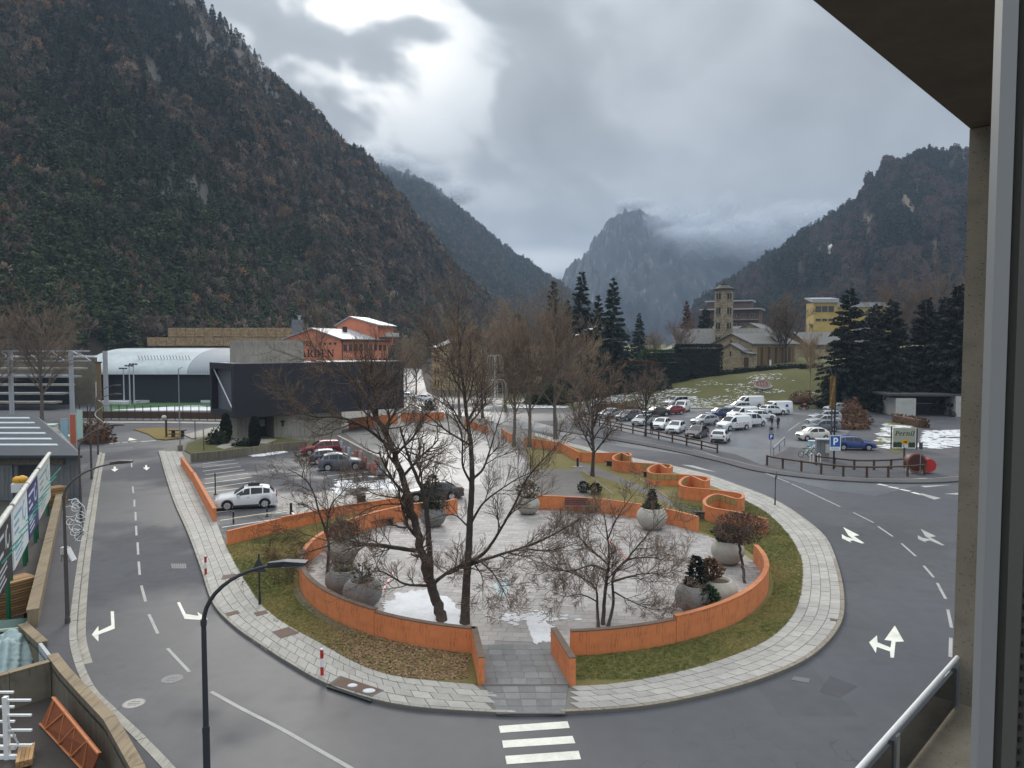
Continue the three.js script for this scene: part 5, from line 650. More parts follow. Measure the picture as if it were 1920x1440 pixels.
{ // workshop in the timber yard
  const o = T('workshop', 'grey timber yard workshop with white striped dark roof at the left edge', 'building', [0, 0, 0]);
  M('wall', new MB().prism([[-33.6, -57.6], [-66, -57.6], [-66, -76], [-46.6, -76]], -1.9, 3.65), K.sheetGrey, o);
  const A = V(-32.9, 3.55, -56.8), B = V(-68, 3.55, -56.8), Cc = V(-72, 5.5, -69.5), D = V(-44.6, 5.5, -69.5), E = V(-48.6, 3.6, -78);
  M('roof_slope', new MB().quad(A, D, Cc, B).quad(B.clone().setY(3.35), Cc.clone().setY(5.3), D.clone().setY(5.3), A.clone().setY(3.35)).quad(B, B.clone().setY(3.35), A.clone().setY(3.35), A), K.roofDark, o); M('roof_end', new MB().tri(A, E, D).tri(D.clone().setY(5.3), E.clone().setY(3.4), A.clone().setY(3.35)), K.roofDark, o); M('back_slope', new MB().quad(D, E, V(-72, 3.6, -78), Cc), K.roofDark, o);
  for (let k = 0; k < 6; k++) { const t = 0.2 + k * 0.135, p = A.clone().lerp(D, t), q = B.clone().lerp(Cc, t), p2 = A.clone().lerp(D, t + 0.035), q2 = B.clone().lerp(Cc, t + 0.035); p.lerp(q, 0.03); p2.lerp(q2, 0.03); const u = V(0, 0.05, 0); M('roof_light', new MB().hexa([q, p, p2, q2, q.clone().add(u), p.clone().add(u), p2.clone().add(u), q2.clone().add(u)]), K.hallRoof, o); }
  M('fascia', new MB().box(-49, 3.1, -57.5, 28.5, 0.7, 0.16), K.concreteDark, o);
  for (let k = 0; k < 4; k++) M('cladding_panel', new MB().box(-40.3 - k * 3.3, 1.1, -57.5, 3.1, 3.2, 0.1), K.sheetGrey, o);
  M('doorway', new MB().box(-37.5, 0.9, -57.45, 1.5, 3.5, 0.14), K.black, o); M('end_panel', new MB().prism([[-34.72, -57.9], [-39.6, -66], [-39.7, -66], [-34.9, -57.9]], -1.9, 3.5), K.sheetGrey, o);
  const r = M('roof_box', new MB().hexa([[-49.21,4.40,-73.00], [-45.80,4.21,-70.00], [-47.97,3.98,-76.00], [-51.43,4.23,-79.00], [-49.20,4.71,-73.00], [-45.69,4.61,-70.00], [-48.01,4.31,-76.00], [-51.19,4.68,-79.00]].map(va)), K.roofDark, o);
  const s = T('roof_stack', 'stack of pale green sheets behind the workshop roof', 'sheet stack', [-52.95,1.44,-84.00]); for (let k = 0; k < 6; k++) M('sheet', new MB().box(0, 0.16 + k * 0.27, 0, 2.6, 0.17, 1.4, 0.3), mat([0.5, 0.62, 0.53], 0.6), s);
  const s2 = T('roof_stack', 'lower pale green sheet stack nearer the coloured boards', 'sheet stack', [-48.94,1.94,-80.00]); for (let k = 0; k < 4; k++) M('sheet', new MB().box(0, -0.6 + k * 0.27, 0, 2.6, 0.17, 1.4, 0.3), mat([0.55, 0.66, 0.58], 0.6), s2);
}
{ // steel frame with truss on the left
  const o = T('portal_truss', 'grey steel portal frame with a truss beam left of the low hall', 'steel frame', [0, 0, 0]);
  for (const px of [-81.97, -72.05, -66.44]) M('column', new MB().box(px, 5, px > -70 && px < -66.6 ? -116 : -122, 0.55, 12, 0.5), K.steelLight, o);
  M('top_chord', new MB().box(-82, 11.0, -122, 26, 0.25, 0.3), K.steelLight, o); M('bottom_chord', new MB().box(-82, 9.4, -122, 26, 0.22, 0.3), K.steelLight, o);
  for (let k = 0; k < 12; k++) M('truss_diagonal', new MB().cyl(V(-94 + k * 2.1, k % 2 ? 10.9 : 9.4, -122), V(-94 + (k + 1) * 2.1, k % 2 ? 9.4 : 10.9, -122), 0.08, 0.08, 5), K.steelLight, o);
  M('raking_beam', new MB().cyl(V(-71.9, 11, -122), V(-66.6, 10.1, -116), 0.13), K.steelLight, o);
  const st = T('sports_stand', 'concrete tiers of the stand behind the steel frame', 'grandstand', [0, 0, 0]); for (let k = 0; k < 5; k++) M('tier', new MB().box(-96, 1.4 + k * 1.5, -138 - k * 2.2, 24, 0.35, 2.2), k % 2 ? K.greyWall : K.concrete, st); M('back_wall', new MB().box(-96, 4.5, -151, 24, 10, 0.5), K.concreteDark, st);
}
{ // pitch, its snow and the fence before it
  struct('sports_pitch', new MB().prism([[-74.28,-133.74],[-55.64,-138.17],[-48.51,-138.17],[-55.88,-159.25],[-64.09,-159.25],[-84.38,-152.00]], 0.02, 0.02), K.turf);
  snowThing('white snow bank along the far side of the green pitch', [[-83.83,-152.00],[-77.90,-150.63],[-81.79,-157.74],[-86.17,-156.27]], 0.02, 0.5, 31, 0.1); snowThing('white snow bank below the dark hall wall', [[-77.52,-152.00],[-73.86,-156.27],[-62.09,-154.82],[-54.84,-156.27],[-55.88,-159.25],[-76.35,-161.55],[-79.60,-159.25]], 0.02, 0.5, 32, 0.1); snowThing('snow strip along the near edge of the green pitch', [[-72.86,-135.92],[-67.00,-141.69],[-62.49,-145.39],[-57.33,-142.90],[-50.17,-142.90],[-48.12,-137.04],[-63.77,-134.82]], 0.03, 0.12, 33, 0.12);
  const o = T('pitch_fence', 'brown boarded fence with dark posts in front of the green pitch', 'fence', [0, 0, 0]); const a = [-69.84,-120.24], b = [-40.51,-117.70];
  for (let k = 0; k <= 22; k++) { const x = lerp(a[0], b[0], k / 22), z = lerp(a[1], b[1], k / 22); M('post', new MB().box(x, 1.1, z, 0.09, 2.4, 0.09), K.black, o); if (k < 22) M('board_panel', new MB().box(lerp(a[0], b[0], (k + 0.5) / 22), 0.75, lerp(a[1], b[1], (k + 0.5) / 22), (b[0] - a[0]) / 22 - 0.1, 1.1, 0.05), K.woodDark, o); }
  M('rail', new MB().cyl(V(a[0], 2.2, a[1]), V(b[0], 2.2, b[1]), 0.03), K.black, o);
  struct('far_pavement', new MB().prism([[-66.59,-116.06],[-54.93,-116.06],[-39.41,-114.46],[-38.61,-112.15],[-53.82,-113.68],[-65.23,-113.68]], 0, 0.08), K.kerb);
  struct('golden_verge', new MB().prism([[-53.53,-105.08],[-50.72,-107.10],[-46.75,-105.08],[-42.14,-95.43],[-43.41,-93.29],[-45.26,-94.35],[-48.67,-99.42]], 0, 0.13), K.grassGold);
  struct('pale_path', new MB().prism([[-43.53,-98.60],[-43.33,-106.90],[-39.09,-111.22],[-34.19,-108.30],[-36.18,-102.90],[-39.63,-98.60],[-40.77,-94.64]], 0.05, 0.112), K.kerb);
  struct('museum_lawn', new MB().prism([[-36.67,-83.10],[-39.05,-89.42],[-39.25,-96.78],[-36.72,-100.31],[-26.55,-92.43],[-20.55,-89.42],[-22.40,-86.60],[-29.26,-83.10],[-32.81,-77.61]], 0.05, 0.22), K.grassFar);
  struct('museum_path', new MB().prism([[-34.21,-85.80],[-34.64,-93.68],[-29.26,-92.62],[-29.27,-88.59],[-31.52,-89.57],[-32.60,-84.03]], 0.2, 0.235), K.kerb);
  const w = T('museum_wall', 'weathered low concrete wall between the museum lawn and the small car park', 'wall', [0, 0, 0]); const p = spline([[-32.65,-75.40],[-30.11,-77.54],[-27.80,-80.59],[-25.32,-83.88],[-23.44,-84.74]], 10);
  for (let k = 0; k < 10; k++) M('wall_section', strip(new MB(), offset([p[k], p[k + 1]], 0.12), offset([p[k], p[k + 1]], -0.12), 0, 1.0), K.concreteDark, w);
  const gw = T('graffiti_wall', 'concrete wall with faded graffiti beside the parked red and grey cars', 'wall', [0, 0, 0]), q = [[-19.45,-83.03],[-17.22,-78.28],[-14.99,-73.38],[-12.92,-69.05],[-11.26,-65.72]], cols = [mat([0.45, 0.2, 0.2], 0.9), mat([0.42, 0.5, 0.6], 0.9), mat([0.5, 0.28, 0.3], 0.9), mat([0.45, 0.16, 0.12], 0.9)];
  for (let k = 0; k < 4; k++) { M('wall_section', strip(new MB(), offset([q[k], q[k + 1]], 0.12), offset([q[k], q[k + 1]], -0.12), 0, 1.9), K.concrete, gw); for (let j = 0; j < 3; j++) { const t = 0.2 + j * 0.3, cx = lerp(q[k][0], q[k + 1][0], t), cz = lerp(q[k][1], q[k + 1][1], t), an = Math.atan2(q[k + 1][1] - q[k][1], q[k + 1][0] - q[k][0]); M('graffiti', new MB().box(cx - 0.13 * Math.sin(-an) * -1, 0.6 + 0.5 * ((j * 2 + k) % 3) * 0.6, cz, 1.0, 0.9 - 0.2 * j, 0.3, -an), cols[(k + j) % 4], gw); } }
}
{ // the balcony and window that the picture is taken from
  const U = V(0.695, 0, -0.719), N = V(-0.719, 0, -0.695), at = (u, n, y) => V(0, y, 0).addScaledVector(U, u).addScaledVector(N, n), slab = (mb, u0, u1, n0, n1, y0, y1) => mb.hexa([at(u0, n0, y0), at(u1, n0, y0), at(u1, n1, y0), at(u0, n1, y0), at(u0, n0, y1), at(u1, n0, y1), at(u1, n1, y1), at(u0, n1, y1)]);
  const o = T('balcony', 'concrete balcony recess with ceiling, side wall and ledge round the open window', 'balcony', [0, 0, 0]);
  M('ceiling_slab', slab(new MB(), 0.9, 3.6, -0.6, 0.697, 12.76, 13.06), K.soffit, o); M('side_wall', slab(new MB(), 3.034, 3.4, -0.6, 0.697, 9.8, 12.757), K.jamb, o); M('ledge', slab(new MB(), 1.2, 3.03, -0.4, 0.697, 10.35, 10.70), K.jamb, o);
  const r = T('balcony_railing', 'metal balcony handrail over a dark glass strip at the lower right corner', 'railing', [0, 0, 0]);
  M('handrail', new MB().tube([at(1.2, 0.68, 10.87), at(3.02, 0.68, 10.872)], 0.0075, 10).build(0.8), K.whitePaint, r); M('glass_strip', slab(new MB(), 1.25, 3.02, 0.672, 0.684, 10.71, 10.845), K.glass, r); for (const u of [1.5, 2.3, 2.98]) M('post', slab(new MB(), u, u + 0.03, 0.665, 0.69, 10.69, 10.86), K.steel, r);
  const w = T('window_frame', 'grey metal window frame with rubber gasket and perforated strip along the right edge', 'window frame', [0.318, 12, -0.5]);
  const bx = (n, x, wd, z, m) => M(n, new MB().box(x + wd / 2, 0, z, wd, 1.6, 0.008), m, w);
  bx('outer_lip', 0, 0.0105, 0, mat([0.27, 0.28, 0.285], 0.45)); bx('gasket', 0.0105, 0.0085, -0.012, K.black); bx('inner_frame', 0.019, 0.010, -0.004, mat([0.10, 0.098, 0.09], 0.6)); bx('perforated_strip', 0.029, 0.02, -0.008, mat([0.05, 0.046, 0.042], 0.7));
  for (let k = 0; k < 110; k++) M('perforation', new MB().box(0.034, -0.46 + k * 0.0085, -0.0035, 0.0022, 0.0036, 0.001), K.black, w);
  for (const m of w.children) m.castShadow = true;
}

// ---------------------------------------------------------------- trees and shrubs
function branchTree(trunks, o) {   // trunks: {path: [Vector3], r0, r1}; returns {wood, twigs} geometry in the tree's own axes
  const r = rngOf(o.seed), wood = new MB(), twig = new MB(), mid = new MB();
  const smooth = (pts, n) => new THREE.CatmullRomCurve3(pts).getPoints(n);
  function shoot(p, dir, len, rad, lvl) {
    const n = lvl >= o.levels ? 3 : 5, pts = [p.clone()], d = dir.clone(); let q = p.clone();
    for (let k = 0; k < n; k++) { d.add(V((r() - 0.5) * o.wob, (r() - 0.5) * o.wob + o.lift, (r() - 0.5) * o.wob)).normalize(); q = q.clone().addScaledVector(d, len / n); pts.push(q); }
    const rr = pts.map((_, i) => lerp(rad, rad * 0.35, i / n)); (lvl >= o.levels - 0 ? twig : lvl <= 1 ? wood : mid).tube(pts, rr, lvl >= o.levels ? 3 : lvl <= 1 ? 5 : 4, false);
    if (lvl < o.levels) { const kids = Math.round(o.kids[lvl] * (0.75 + 0.5 * r())); for (let k = 0; k < kids; k++) { const t = 0.22 + 0.78 * (k + r()) / kids, f = Math.min(n - 0.001, t * n), i = Math.floor(f), b = pts[i].clone().lerp(pts[i + 1], f - i), dd = pts[i + 1].clone().sub(pts[i]).normalize(); const side = V(r() - 0.5, r() - 0.5, r() - 0.5).cross(dd).normalize(), ang = o.ang * (0.7 + 0.6 * r()); shoot(b, dd.multiplyScalar(Math.cos(ang)).addScaledVector(side, Math.sin(ang)), len * o.ratio * (0.7 + 0.6 * r()) * (1.15 - 0.5 * t), Math.max(o.rmin, rad * 0.5 * (1.1 - 0.4 * t)), lvl + 1); } }
  }
  for (const t of trunks) {
    if (t.flare) t.path = [t.path[0].clone().add(V(0, -0.35, 0)), ...t.path.slice(1)];
    const n = Math.max(8, t.path.length * 5), pts = smooth(t.path, n); pts.forEach((p, i) => { if (i && i < n) p.add(V((r() - 0.5) * t.r1, (r() - 0.5) * t.r1, (r() - 0.5) * t.r1)); });
    wood.tube(pts, pts.map((_, i) => 0.88 * lerp(t.r0, t.r1, Math.pow(i / n, 0.8)) * (t.flare ? 1 + 0.5 * Math.exp(-i * 0.9) : 1)), 8, false);
    const len = pts.reduce((a, p, i) => i ? a + p.distanceTo(pts[i - 1]) : 0, 0), kids = Math.round((t.kids ?? 7) * (0.8 + 0.4 * r()));
    for (let k = 0; k < kids; k++) { const f = lerp(t.from ?? 0.25, 1, (k + r()) / kids) * (n - 0.001), i = Math.floor(f), b = pts[i].clone().lerp(pts[i + 1], f - i), dd = pts[i + 1].clone().sub(pts[i]).normalize(), side = V(r() - 0.5, r() - 0.35, r() - 0.5).cross(dd).normalize(), ang = o.ang * (0.8 + 0.5 * r()); shoot(b, dd.multiplyScalar(Math.cos(ang)).addScaledVector(side, Math.sin(ang)), (t.len ?? 2.2) * (0.6 + 0.7 * r()), lerp(t.r0, t.r1, f / n) * 0.42, 1); }
  }
  return { wood: wood.build(0.9), mid: mid.empty ? null : mid.build(0.9), twigs: twig.build() };
}
function bareTree(name, label, at, trunks, o, m = [K.bark, K.bark, K.twig], group) { const g = branchTree(trunks, o), t = T(name, label, 'tree', at, 0, group); M('trunk', g.wood, m[0], t); if (g.mid) M('branches', g.mid, m[1], t); M('twigs', g.twigs, m[2], t); return t; }
const rel = (base, list) => list.map((p) => va(p).sub(va(base)));
{ // the leaning tree and the straight tree at the front of the plaza
  const b1 = [-2.96,0.15,-31.29], p1 = [-3.56,1.75,-32.30], p2 = [-4.36,4.28,-32.60];
  bareTree('leaning_tree', 'big bare tree leaning left with two stems behind the front orange wall', b1, [
    { path: rel(b1, [b1, [-3.22,0.74,-32.10], [-3.60,1.66,-32.20], [-3.99,3.02,-32.40], [-4.42,4.64,-32.60], [-4.91,6.26,-32.80], [-5.50,7.78,-33.00], [-6.14,8.95,-33.20]]), r0: 0.3, r1: 0.13, kids: 8, from: 0.35, len: 2.0, flare: 1 },
    { path: rel(b1, [[-6.14,8.95,-33.20], [-6.69,9.89,-33.40], [-7.33,10.48,-33.60], [-8.43,11.19,-33.90], [-8.78,11.63,-34.00]]), r0: 0.12, r1: 0.02, kids: 13, from: 0.1, len: 2.2 }, { path: rel(b1, [[-6.05,8.78,-33.20], [-6.05,9.80,-33.00], [-6.31,10.40,-32.70], [-6.59,10.99,-32.50]]), r0: 0.1, r1: 0.025, kids: 12, from: 0.1, len: 2.0 }, { path: rel(b1, [[-5.34,7.37,-33.00], [-6.30,8.31,-32.50], [-7.34,8.88,-32.00], [-8.49,8.98,-31.60], [-9.33,9.50,-31.40]]), r0: 0.1, r1: 0.02, kids: 14, from: 0.2, len: 1.7 },
    { path: rel(b1, [[-5.68,8.26,-33.00], [-5.17,9.28,-33.60], [-5.59,10.70,-34.00]]), r0: 0.09, r1: 0.02, kids: 9, from: 0.2, len: 1.8 },
    { path: rel(b1, [[-3.55,1.61,-32.20], [-3.63,3.84,-32.00], [-3.79,5.49,-31.90], [-4.22,6.68,-31.70], [-4.50,7.57,-31.60], [-4.73,8.55,-31.40]]), r0: 0.17, r1: 0.04, kids: 11, from: 0.3, len: 2.0 }, { path: rel(b1, [[-4.47,7.48,-31.60], [-3.57,7.25,-31.00], [-2.15,6.89,-30.50]]), r0: 0.05, r1: 0.012, kids: 6, from: 0.2, len: 1.2 },
    { path: rel(b1, [[-4.01,2.93,-32.40], [-5.64,3.38,-31.80], [-6.59,3.58,-31.40], [-7.40,3.98,-31.00]]), r0: 0.1, r1: 0.02, kids: 10, from: 0.2, len: 1.6 }, { path: rel(b1, [[-3.99,2.88,-32.40], [-5.66,3.06,-32.60], [-6.88,3.00,-33.00], [-7.69,2.68,-33.20]]), r0: 0.07, r1: 0.02, kids: 8, from: 0.2, len: 1.5 },
    { path: rel(b1, [[-3.73,1.50,-32.10], [-4.56,1.80,-31.40], [-5.50,2.46,-31.00], [-6.03,2.52,-30.80]]), r0: 0.08, r1: 0.015, kids: 11, from: 0.15, len: 1.4 }, { path: rel(b1, [[-3.46,1.52,-32.20], [-2.88,2.14,-31.80], [-2.28,2.53,-31.50], [-1.81,2.75,-31.30]]), r0: 0.1, r1: 0.05, kids: 6, from: 0.3, len: 1.2 },
    { path: rel(b1, [[-4.54,5.02,-32.60], [-6.00,5.01,-32.00], [-7.05,4.43,-31.50]]), r0: 0.05, r1: 0.012, kids: 9, from: 0.2, len: 1.3 }, { path: rel(b1, [[-4.62,5.19,-32.70], [-6.37,5.19,-34.00], [-7.45,5.71,-34.50]]), r0: 0.05, r1: 0.012, kids: 8, from: 0.2, len: 1.3 },
  ], { seed: 101, levels: 3, kids: [0, 10, 8, 0], ratio: 0.52, ang: 0.75, wob: 0.42, lift: 0.08, rmin: 0.007 });
  const b2 = [-2.01,0.15,-31.04];
  bareTree('straight_tree', 'tall straight bare tree left of the plaza entrance', b2, [
    { path: rel(b2, [b2, [-1.99,1.32,-31.80], [-1.89,2.93,-31.90], [-1.80,4.77,-32.00], [-1.73,6.40,-32.00], [-1.80,7.78,-32.10], [-1.98,9.16,-32.20], [-2.13,10.42,-32.30], [-2.27,11.81,-32.40], [-2.04,12.80,-32.50]]), r0: 0.24, r1: 0.03, kids: 15, from: 0.52, len: 2.3, flare: 1 },
    { path: rel(b2, [[-1.85,2.55,-31.90], [-1.14,3.19,-31.40], [-0.45,4.32,-31.00], [0.11,5.42,-30.60], [0.65,6.59,-30.30], [1.51,7.62,-30.00], [2.14,8.40,-29.80]]), r0: 0.1, r1: 0.015, kids: 13, from: 0.25, len: 1.6 },
    { path: rel(b2, [[-1.76,2.51,-31.90], [-0.68,3.02,-31.40], [0.22,3.41,-31.00], [1.11,3.86,-30.60], [1.97,4.38,-30.30], [2.86,5.01,-30.00]]), r0: 0.09, r1: 0.012, kids: 12, from: 0.2, len: 1.4 }, { path: rel(b2, [[0.67,3.47,-30.80], [1.54,3.53,-30.40], [2.83,3.99,-30.10]]), r0: 0.05, r1: 0.012, kids: 8, from: 0.1, len: 1.1 },
    { path: rel(b2, [[-1.76,4.31,-32.00], [-1.25,5.23,-31.50], [-0.56,5.90,-31.00], [0.33,6.52,-30.70], [1.09,6.90,-30.40]]), r0: 0.07, r1: 0.012, kids: 10, from: 0.2, len: 1.4 }, { path: rel(b2, [[-1.75,6.17,-32.00], [-1.28,6.57,-32.40], [-0.98,7.36,-32.60], [-0.59,8.63,-32.80], [-0.24,9.68,-33.00]]), r0: 0.08, r1: 0.012, kids: 10, from: 0.25, len: 1.7 },
    { path: rel(b2, [[-1.94,4.21,-31.90], [-2.57,4.56,-32.40], [-3.79,4.23,-32.80]]), r0: 0.05, r1: 0.01, kids: 8, from: 0.2, len: 1.2 }, { path: rel(b2, [[-1.77,6.05,-32.00], [-2.09,6.82,-31.60], [-2.12,8.10,-31.40], [-2.57,9.36,-31.20], [-2.97,10.33,-31.00]]), r0: 0.07, r1: 0.012, kids: 10, from: 0.2, len: 1.6 },
    { path: rel(b2, [[-1.90,2.41,-31.90], [-2.51,2.35,-31.50], [-3.05,2.10,-31.20]]), r0: 0.06, r1: 0.03, kids: 9, from: 0.1, len: 1.3 }, { path: rel(b2, [[-1.37,2.74,-31.60], [-0.79,2.32,-31.20], [-0.34,1.59,-31.00], [0.00,0.82,-30.90]]), r0: 0.05, r1: 0.008, kids: 14, from: 0.1, len: 1.1 }, { path: rel(b2, [[-1.61,2.57,-31.70], [-1.24,2.16,-31.00], [-1.23,1.35,-30.70]]), r0: 0.04, r1: 0.008, kids: 12, from: 0.1, len: 1.0 },
    { path: rel(b2, [[-1.94,8.69,-32.20], [-1.40,9.71,-32.60], [-1.05,10.99,-32.80]]), r0: 0.05, r1: 0.01, kids: 10, from: 0.15, len: 1.6 }, { path: rel(b2, [[-2.07,9.85,-32.20], [-2.61,10.90,-31.80], [-2.82,11.92,-31.60]]), r0: 0.05, r1: 0.01, kids: 10, from: 0.15, len: 1.6 },
  ], { seed: 202, levels: 3, kids: [0, 10, 8, 0], ratio: 0.52, ang: 0.72, wob: 0.4, lift: 0.08, rmin: 0.007 });
  const b3 = [3.74,0.15,-30.57];
  bareTree('bushy_tree', 'low spreading bare tree with three stems right of the plaza entrance', b3, [
    { path: rel(b3, [[3.62,0.15,-30.69], [3.67,0.69,-31.60], [3.61,1.47,-31.70], [2.85,2.15,-31.40], [1.91,2.61,-31.00]]), r0: 0.09, r1: 0.015, kids: 13, from: 0.35, len: 1.3 }, { path: rel(b3, [b3, [3.95,0.57,-31.60], [4.05,1.70,-31.70], [4.19,2.72,-31.80], [4.12,3.84,-32.00], [4.00,4.73,-32.20]]), r0: 0.12, r1: 0.02, kids: 13, from: 0.3, len: 1.5, flare: 1 },
    { path: rel(b3, [[4.03,0.15,-30.80], [4.39,0.85,-31.80], [4.35,2.08,-31.60], [4.87,2.87,-31.30], [5.27,3.53,-31.00], [5.88,4.39,-30.70], [6.39,5.00,-30.50]]), r0: 0.09, r1: 0.012, kids: 14, from: 0.3, len: 1.5 }, { path: rel(b3, [[4.14,2.24,-31.70], [3.39,2.67,-31.20], [2.46,2.56,-30.80], [1.55,2.83,-30.50], [1.10,3.38,-30.30]]), r0: 0.06, r1: 0.01, kids: 13, from: 0.2, len: 1.3 },
    { path: rel(b3, [[4.13,2.57,-31.70], [3.74,2.81,-32.30], [3.08,3.39,-32.80], [2.74,3.94,-33.00]]), r0: 0.06, r1: 0.01, kids: 12, from: 0.2, len: 1.4 }, { path: rel(b3, [[4.35,1.85,-31.60], [5.09,2.21,-31.20], [5.92,2.45,-30.80], [6.86,2.21,-30.50]]), r0: 0.06, r1: 0.01, kids: 13, from: 0.2, len: 1.3 },
    { path: rel(b3, [[4.94,2.91,-31.30], [5.83,2.90,-31.60], [6.72,2.66,-32.00], [7.58,2.61,-32.20]]), r0: 0.05, r1: 0.01, kids: 12, from: 0.2, len: 1.3 }, { path: rel(b3, [[4.42,1.35,-31.70], [4.95,1.24,-31.00], [5.67,1.04,-30.60], [6.41,1.00,-30.40]]), r0: 0.045, r1: 0.008, kids: 12, from: 0.2, len: 1.1 }, { path: rel(b3, [[3.67,0.97,-31.60], [2.94,1.41,-31.20], [2.24,1.44,-30.90], [1.67,1.72,-30.60]]), r0: 0.04, r1: 0.008, kids: 12, from: 0.2, len: 1.1 }, { path: rel(b3, [[4.17,3.60,-32.00], [4.51,4.42,-32.00], [5.16,5.51,-31.80], [5.50,5.93,-31.80]]), r0: 0.04, r1: 0.008, kids: 7, from: 0.2, len: 1.0 },
  ], { seed: 303, levels: 3, kids: [0, 10, 8, 0], ratio: 0.52, ang: 0.8, wob: 0.45, lift: 0.05, rmin: 0.007 });
  const b4 = [-9.52,0.15,-37.94];
  bareTree('small_side_tree', 'small twiggy tree by the left side of the plaza wall', b4, [
    { path: rel(b4, [b4, [-9.49,0.91,-38.00], [-9.43,1.61,-38.00], [-9.56,2.31,-38.00], [-9.88,3.28,-38.00], [-10.19,4.39,-38.00], [-10.46,4.94,-38.00], [-10.94,5.35,-38.00], [-11.48,5.63,-38.00]]), r0: 0.11, r1: 0.02, kids: 12, from: 0.3, len: 1.6, flare: 1 }, { path: rel(b4, [[-9.56,2.31,-38.00], [-9.32,3.69,-38.00], [-8.67,4.47,-37.60], [-7.95,5.05,-37.40]]), r0: 0.06, r1: 0.01, kids: 11, from: 0.2, len: 1.5 }, { path: rel(b4, [[-10.78,5.19,-38.00], [-10.66,5.63,-38.00], [-10.39,5.82,-38.00]]), r0: 0.03, r1: 0.01, kids: 5, from: 0.3, len: 0.8 },
    { path: rel(b4, [[-9.40,1.69,-38.00], [-10.29,1.50,-37.40], [-11.25,1.21,-37.00], [-12.13,1.05,-36.80]]), r0: 0.05, r1: 0.01, kids: 13, from: 0.2, len: 1.4 }, { path: rel(b4, [[-9.45,1.89,-38.00], [-10.47,2.01,-38.60], [-11.42,2.19,-39.00]]), r0: 0.04, r1: 0.01, kids: 11, from: 0.2, len: 1.4 }, { path: rel(b4, [[-9.40,1.75,-38.00], [-8.52,2.19,-37.40], [-7.82,2.02,-37.00]]), r0: 0.04, r1: 0.01, kids: 11, from: 0.2, len: 1.2 },
  ], { seed: 404, levels: 3, kids: [0, 10, 8, 0], ratio: 0.52, ang: 0.8, wob: 0.45, lift: 0.02, rmin: 0.007 }, [K.bark, K.bark, K.shrubBrown]);
  const b5 = [11.59,0.15,-36.56];
  const t5 = bareTree('reddish_tree', 'small round tree with dark reddish leaves by the right plaza wall', b5, [{ path: rel(b5, [b5, [11.71,0.81,-37.40], [11.55,1.78,-37.40], [11.52,2.32,-37.40]]), r0: 0.09, r1: 0.07, kids: 3, from: 0.8, len: 1.2 }, ...[[-1, 0.5], [1, 0.4], [0.2, 0.9], [-0.5, -0.4], [0.6, -0.6], [1.3, 0], [-1.3, 0.2]].map(([x, z]) => ({ path: [va([11.55,1.91,-37.40]), va([11.54,2.46,-37.40]).add(V(x * 0.5, 0.1, z * 0.5)), va([11.53,3.14,-37.40]).add(V(x * 1.0, 0.1 - Math.abs(x) * 0.25, z))].map((p) => p.sub(va(b5))), r0: 0.05, r1: 0.012, kids: 12, from: 0.15, len: 0.9 }))], { seed: 505, levels: 2, kids: [0, 8, 0], ratio: 0.5, ang: 0.8, wob: 0.4, lift: 0.02, rmin: 0.007 });
  { const r = rngOf(9), mb = new MB(); for (let k = 0; k < 2600; k++) { const a = r() * 6.28, q = Math.sqrt(r()), y = (r() - 0.5) * 2, s = Math.sqrt(1 - y * y * 0.9); const c = va([11.57,2.73,-37.40]).sub(va(b5)).add(V(Math.cos(a) * q * 1.45 * s, y * 0.75, Math.sin(a) * q * 1.3 * s)); leafTri(mb, c, V(r() - 0.5, r() - 0.5, r() - 0.5).normalize(), 0.09, r); } M('leaves', mb, mat([0.085, 0.05, 0.036], 0.9), t5); }
}
// middle distance bare trees: a few kinds, placed many times
const midKinds = [];
for (const [seed, h, spread, lift] of [[11, 14, 1, 0.10], [12, 15, 0.72, 0.16], [13, 11, 1.15, 0.06]]) {
  const r = rngOf(seed), trunks = [{ path: [V(0, 0, 0), V(0.1, h * 0.25, 0.1), V(0, h * 0.55, -0.1), V(0.15, h * 0.85, 0)], r0: 0.26, r1: 0.05, kids: 14, from: 0.3, len: h * 0.26, flare: 1 }];
  for (let k = 0; k < 9; k++) { const a = k * 2.4 + r(), y = h * (0.2 + 0.05 * k), l = h * (0.34 - 0.018 * k) * spread; trunks.push({ path: [V(0, y, 0), V(Math.cos(a) * l * 0.4, y + l * 0.55, Math.sin(a) * l * 0.4), V(Math.cos(a) * l * 0.85, y + l * 1.3, Math.sin(a) * l * 0.85)], r0: 0.1, r1: 0.02, kids: 10, from: 0.2, len: h * 0.16 }); }
  midKinds.push(branchTree(trunks, { seed: seed * 7, levels: 3, kids: [0, 6, 5, 0], ratio: 0.58, ang: 0.6, wob: 0.4, lift, rmin: 0.018 }));
}
function midTree(label, kind, at, sc, ry, tw = K.twigBrown, bk = K.barkFar, name = 'bare_tree', group) { const g = midKinds[kind], t = T(name, label, 'tree', at, ry, group); t.scale.setScalar(sc); M('trunk', g.wood, bk, t); M('branches', g.mid, bk, t); M('twigs', g.twigs, tw, t); return t; }
midTree('bare tree with forked trunk on the grass inside the snaking wall', 2, [7.23,0.14,-66.96], 0.86, 0.4, K.twig, K.bark, 'forked_tree');
midTree('dark trunked bare tree first behind the plaza on the promenade edge', 1, [0.19,0.14,-87.30], 1.05, 1.3);
midTree('bare tree just right of the promenade wire figures', 1, [2.05,0.14,-86.38], 1.1, 2.2);
midTree('bare brown tree beside the far right orange walls', 1, [5.52,0.14,-93.78], 1.25, 3.3);
midTree('tall tan bare tree before the ochre house', 1, [-8.63,0.10,-122.78], 1.15, 4.2, K.twigTan);
midTree('bare tree at the far end of the promenade centre', 0, [-4.84,0.10,-122.78], 1.12, 5.1, K.twigBrown);
